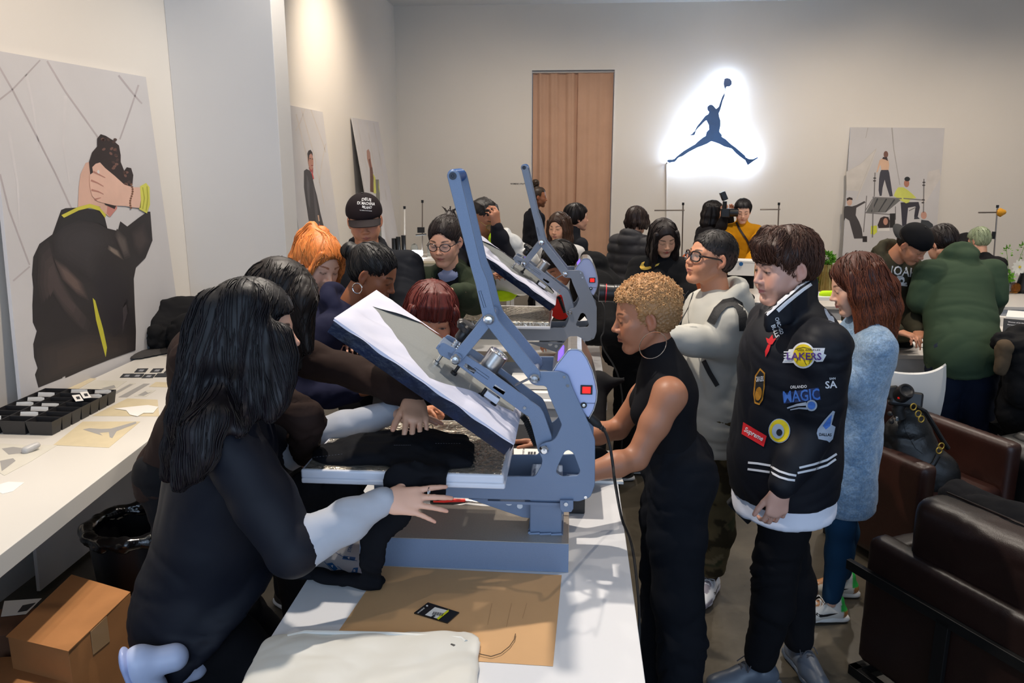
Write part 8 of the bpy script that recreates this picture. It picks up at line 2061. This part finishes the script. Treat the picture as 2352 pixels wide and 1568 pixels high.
def tstand(label, x, ytop, ybase, xarm, yarm, Yd, lampy=False):
 _q = atY(x, ybase, Yd); t = thing('thread_stand', label, 'stand', (_q.x, Yd, 0))
 MB().lathe((_q.x, Yd, 0), [(0.12, 0), (0.12, 0.02), (0.0, 0.03)], 20).build('base', m_pole, t)
 MB().tube([atY(x, ytop, Yd), V(_q.x, Yd, 0.02)], 0.008, 8).build('pole', m_pole, t)
 MB().tube([atY(xarm, yarm, Yd), atY(x+3, yarm-0.5, Yd)], 0.008, 8).build('arm', m_pole, t)
 MB().lathe(atY(x, ytop, Yd), [(0.014, -0.01), (0.014, 0.02)], 10).build('cap', m_blackp, t)
 if lampy:
  MB().lathe(atY(x+2, yarm, Yd), [(0.0, -0.02), (0.03, -0.015), (0.05, 0.02), (0.02, 0.07), (0.0, 0.08)], 16, (1, -0.2, 0.1)).build('lamp_shade', mat('lamp_yellow', srgb(238, 166, 40), 0.5), t, smooth=True)
  MB().lathe(atY(2282, 540, Yd), [(0.02, -0.04), (0.02, 0.04)], 12).build('clamp', m_blackp, t)
tstand('thin metal stand with a side arm on the back wall left of the photographer', 1569, 469, 620, 1503, 483, 9.6)
tstand('thin metal stand with a side arm right of the woman in mustard', 1789, 469, 620, 1746, 481, 9.6)
tstand('thin stand with a yellow lamp head beside the green-haired person', 2291, 475, 620, 2247, 488, 9.2, True)
for i, (x, y0, y1, lab) in enumerate([(929, 476, 610, 'thin upright rod with black tip in the back left corner, left one'), (970, 462, 600, 'taller thin rod with a cross piece in the back left corner, right one')]):
 t = thing('metal_rod', lab, 'stand', atY(x, y1, 10.3)); MB().tube([atY(x, y0, 10.3), atY(x, y1-12, 10.3)], 0.011 if i == 0 else 0.008, 8).build('rod', m_white if i == 0 else m_pole, t)
 MB().lathe(atY(x, y0, 10.3), [(0.016, -0.02), (0.016, 0.015)], 10).build('tip', m_blackp, t)
 if i: MB().box(atY(967, 528, 10.3), (0.045, 0.02, 0.035)).build('clamp', m_blackp, t); MB().tube([atY(955, 540, 10.3), atY(979, 538, 10.3)], 0.012, 6).build('cross_piece', m_blackp, t)
 MB().lathe(V(atY(x, y1, 10.3).x, 10.3, 0.80), [(0.07, 0), (0.07, 0.012)], 20).build('base', m_pole, t)
for i, (x, y) in enumerate([(905, 562), (915, 558), (927, 554)]):
 t = thing('dark_canister', 'dark cylinder in a row of three on the back left table', 'canister', (atY(x, y, 10.3).x, 10.3, 0.80), 0, 'dark canisters on the back table')
 MB().lathe((atY(x, y, 10.3).x, 10.3, 0.80), [(0.03, 0), (0.03, 0.24+i*0.02), (0.0, 0.24+i*0.02)], 16).build('canister', m_blackp, t)
gl = thing('glowing_lamp', 'bright white glowing lamp on the back left table', 'lamp', (atY(957, 575, 10.2).x, 10.2, 0.80))
MB().box((atY(957, 575, 10.2).x, 10.2, 0.86), (0.075, 0.05, 0.035)).build('diffuser', mat('lamp_glow', (1, 1, 1), 0.5, emit=(0.85, 0.93, 1.0), estr=9), gl, bevel=0.015)
MB().lathe((atY(957, 575, 10.2).x, 10.2, 0.80), [(0.06, 0), (0.06, 0.02)], 20).build('base', m_white, gl)
for i, (x, r, h) in enumerate([(950, 0.05, 0.16), (990, 0.06, 0.18)]):
 t = thing('glass_dome', ('small' if i == 0 else 'larger')+' clear glass dome on the back left table', 'glass', (atY(x, 570, 10.4).x, 10.45, 0.80))
 MB().lathe((atY(x, 570, 10.4).x, 10.45, 0.80), [(r, 0), (r, h*0.6), (r*0.7, h*0.9), (0.01, h)], 20).build('dome', m_clear, t, smooth=True)
cr = thing('yellow_crate', 'pale yellow crate below the back left table edge', 'crate', (atY(940, 612, 9.8).x, 9.75, 0))
MB().box2((-2.1, 9.6, 0), (-1.5, 9.86, 0.72)).build('crate', mat('pale_yellow', srgb(214, 202, 120), 0.6), cr, bevel=0.006)
wx = thing('white_shoe_box', 'white box held by the woman in mustard', 'box', atY(1703, 625, 8.0))
MB().box(atY(1702, 615, 8.05), (0.125, 0.09, 0.065), rotm(10)).build('box', m_white, wx, bevel=0.004)
MB().box(atY(1702, 598, 8.05), (0.128, 0.093, 0.010), rotm(10)).build('lid', m_white, wx, bevel=0.004)
_p = atY(1702, 606, 7.95); MB().lathe(_p, [(0.02, 0), (0.02, 0.002)], 16, (0, -1, 0)).build('blue_mark', m_blue, wx)
cloth_heap('black_cloth', 'black cloth bundle on the table below the white box', 'cloth', [('e', V(1.42, 7.6, 0.79), (0.16, 0.12, 0.06)), ('e', V(1.6, 7.55, 0.78), (0.12, 0.1, 0.05))], (24, 24, 26), 0.012, base=0.75)
cloth_heap('cap', 'neon yellow-green cap on the table between the young man and the woman in blue', 'cap', [('c', atY(1890, 676, 6.8), atY(1922, 676, 6.8), 0.032, 0.034)], (190, 232, 40), 0.004, 0.006)
_nt = thing('low_shelf', 'low white shelf unit under the neon cap behind the young man', 'shelf', (2.05, 6.65, 0))
MB().box2((1.75, 6.72, 0.90), (2.4, 7.0, 0.93)).build('shelf_top', m_tab, _nt, bevel=0.002)
for a in (1.77, 2.36): MB().box2((a, 6.74, 0), (a+0.02, 6.98, 0.90)).build('side', m_tab, _nt)
for i, (x, y, r) in enumerate([(2105, 790, 10), (2118, 782, -12)]):
 t = thing('paper_sheet', 'loose white paper on the marble table beside the green hoodie, '+('front' if i == 0 else 'rear')+' one', 'paper', atZ(x, y, 0.752))
 p = atZ(x, y, 0.752); MB().box((p.x, p.y, 0.754+i*0.002), (0.07, 0.10, 0.001), rotm(r)).build('sheet', m_white, t)
rd_ = thing('red_case', 'red case on the marble table by the green-hoodie man', 'case', atZ(2120, 735, 0.75))
_rp = atZ(2118, 738, 0.75); MB().box((_rp.x, _rp.y, 0.785), (0.05, 0.04, 0.03)).build('case', mat('reel_red', srgb(220, 30, 20)), rd_, bevel=0.006)
fc = thing('camera', 'camera with a raised flash held by the woman in black by the back wall', 'camera', atY(1668, 490, 8.6))
MB().box(atY(1666, 488, 8.55), (0.045, 0.07, 0.045), rotm(10)).build('camera_body', m_blackp, fc, bevel=0.01)
MB().lathe(atY(1672, 488, 8.55), [(0.04, 0), (0.042, 0.10), (0.0, 0.10)], 16, (1, -0.1, 0)).build('lens', m_blackp, fc, smooth=True)
MB().tube([atY(1664, 478, 8.55), atY(1665, 462, 8.55)], 0.022, 10).build('flash_neck', m_blackp, fc)
MB().box(atY(1662, 450, 8.55), (0.028, 0.04, 0.045), rotm(0, 0, -25)).build('flash_head', m_blackp, fc, bevel=0.006)
fo = thing('clutch', 'black clutch bag held behind his leg by the young man in the varsity jacket', 'bag', atY(1715, 1160, 3.0))
MB().prism([atY(1670, 1158, 2.98), atY(1718, 1106, 2.98), atY(1775, 1150, 2.98), atY(1718, 1206, 2.98)], (0, 0.03, 0)).build('clutch', m_blackfab, fo, bevel=0.006)
# ================================================================ patches on the varsity jacket
hv = hit_bvh(bvh_of(V_.varsity_jacket), 0.0035); hv2 = hit_bvh(bvh_of(V_.varsity_jacket), 0.0055); hv3 = hit_bvh(bvh_of(V_.varsity_jacket), 0.0075)
R_ = V_.varsity_jacket
pw = mat('patch_white', srgb(216, 216, 220), 0.8); py_ = mat('patch_yellow', srgb(214, 188, 20), 0.8); pu = mat('patch_purple', srgb(84, 48, 130), 0.8); pb = mat('patch_blue', srgb(66, 112, 190), 0.8); pr = mat('patch_red', srgb(206, 24, 34), 0.8); pk_ = mat('patch_black', srgb(18, 18, 22), 0.8); pg = mat('patch_gold', srgb(176, 120, 30), 0.8); ps = mat('patch_silver', srgb(160, 170, 186), 0.7)
def pt(name, polys, h, m):
 for p_ in polys: decal(name, [p_], h, m, R_, 6)
def Z1(l): return [(1640+x/4.9, 540+y/4.9) for x, y in l]
pt('patch_backing', [ellpoly(1845, 816, 27.5, 30, 28), [(1797, 833), (1812, 802), (1840, 799), (1895, 799), (1892, 812), (1898, 815), (1890, 830), (1876, 831), (1868, 826), (1830, 833)]], hv, pw)
pt('ball', [ellpoly(1845, 816, 23.5, 26, 28)], hv2, py_)
for s_ in [[(1826, 802), (1845, 797), (1864, 802)], [(1829, 832), (1834, 820)], [(1852, 838), (1846, 826)], [(1858, 836), (1862, 824)]]: pt('ball_seam', [strokes(s_, 1.2)], hv3, pk_)
text_px('lettering', 'LAKERS', 1847, 818, 80, 17, 1, hv3, pu, R_, shear=0.0); text_px('lettering', 'LOS ANGELES', 1858, 803.5, 52, 4, 0, hv3, pk_, R_)
pt('streak', [strokes([(1800, 808+6*i), (1814, 808+6*i)], 2.5) for i in range(4)], hv2, pw)
text_px('lettering', 'ORLANDO', 1834, 888, 38, 7, -3, hv, pw, R_); pt('patch_backing', [[(1796, 903), (1880, 889), (1886, 918), (1800, 927)]], hv, mat('patch_navy', srgb(30, 44, 84), 0.8))
text_px('lettering', 'MAGIC', 1841, 908, 84, 27, -5, hv2, pb, R_); pt('comet', [ellpoly(1864, 931, 13, 13, 20)], hv2, ps); pt('comet', [ellpoly(1864, 931, 9, 9, 18)], hv3, pb)
pt('comet_tail', [strokes([(1808, 937), (1830, 930), (1852, 927)], 3, 8), strokes([(1815, 941), (1835, 937), (1854, 938)], 2, 5)], hv2, ps)
pt('round_patch', [ellpoly(1790, 989, 25, 28, 28)], hv, ps); pt('round_ring', [ellpoly(1790, 989, 23, 26, 28)], hv2, py_); pt('round_inner', [ellpoly(1787, 990, 14, 17, 24)], hv3, ps); pt('round_core', [ellpoly(1790, 993, 7, 8, 16)], hit_bvh(bvh_of(R_), 0.009), pk_)
pt('shield', [[(1878, 985), (1893, 965), (1913, 943), (1918, 945), (1910, 975), (1919, 980), (1913, 1008), (1905, 1016), (1900, 1012), (1880, 1008), (1876, 995)]], hv, ps); pt('shield_blue', [[(1890, 978), (1903, 960), (1911, 952), (1907, 978), (1897, 986)]], hv2, pb)
text_px('lettering', 'DALLAS', 1896, 998, 28, 7, 2, hv2, pk_, R_)
pt('red_label', [[(1707, 969), (1761, 1001), (1754, 1026), (1703, 996)]], hv, pr); text_px('lettering', 'Supreme', 1731, 998, 48, 15, 29, hv2, pw, R_)
pt('gold_oval', [[(1746, 845), (1757, 856), (1756, 890), (1752, 918), (1744, 930), (1733, 926), (1730, 905), (1734, 862)]], hv, pg); pt('gold_oval_inner', [[(1746, 850), (1754, 858), (1753, 890), (1749, 915), (1743, 925), (1735, 922), (1733, 904), (1737, 864)]], hv2, pk_)
text_px('lettering', 'CAVALIERS', 1745, 870, 18, 12, -6, hv3, pw, R_); pt('gold_ball', [ellpoly(1742, 904, 7.5, 16, 18, 8)], hv3, pg)
text_px('lettering', 'CHICAGO', 1790, 748, 40, 9, 72, hv, pw, R_); text_px('lettering', 'BULLS', 1781, 760, 30, 10, 68, hv, pw, R_)
pt('bull', [[(1759, 775), (1766, 778), (1774, 768), (1776, 778), (1783, 776), (1774, 790), (1768, 792), (1762, 786)], [(1764, 790), (1770, 793), (1766, 806), (1758, 820), (1757, 806)]], hv2, pr)
text_px('lettering', 'SA', 1909, 883, 27, 17, -4, hv, pw, R_); text_px('lettering', 'SAN', 1912, 869, 14, 5, -4, hv, pw, R_)
pt('shoulder_patch', [[(1890, 695), (1900, 700), (1914, 722), (1917, 740), (1906, 740), (1896, 720)]], hv, ps)
for s_ in [[(1760, 722), (1784, 700), (1812, 676), (1836, 655), (1860, 641)], [(1786, 714), (1806, 696), (1828, 678), (1846, 664), (1864, 652)]]: pt('rib_stripe', [strokes(s_, 9, 7)], hv, pw)
for s_ in [[(1718, 1062), (1740, 1064), (1770, 1069)], [(1717, 1077), (1740, 1080), (1768, 1084)], [(1836, 1074), (1870, 1066), (1900, 1056), (1922, 1042)], [(1832, 1086), (1870, 1078), (1900, 1068), (1920, 1054)], [(1771, 1071), (1790, 1082), (1812, 1089), (1829, 1092)], [(1770, 1084), (1790, 1095), (1810, 1101), (1826, 1103)]]: pt('rib_stripe', [strokes(s_, 5)], hv, pw)
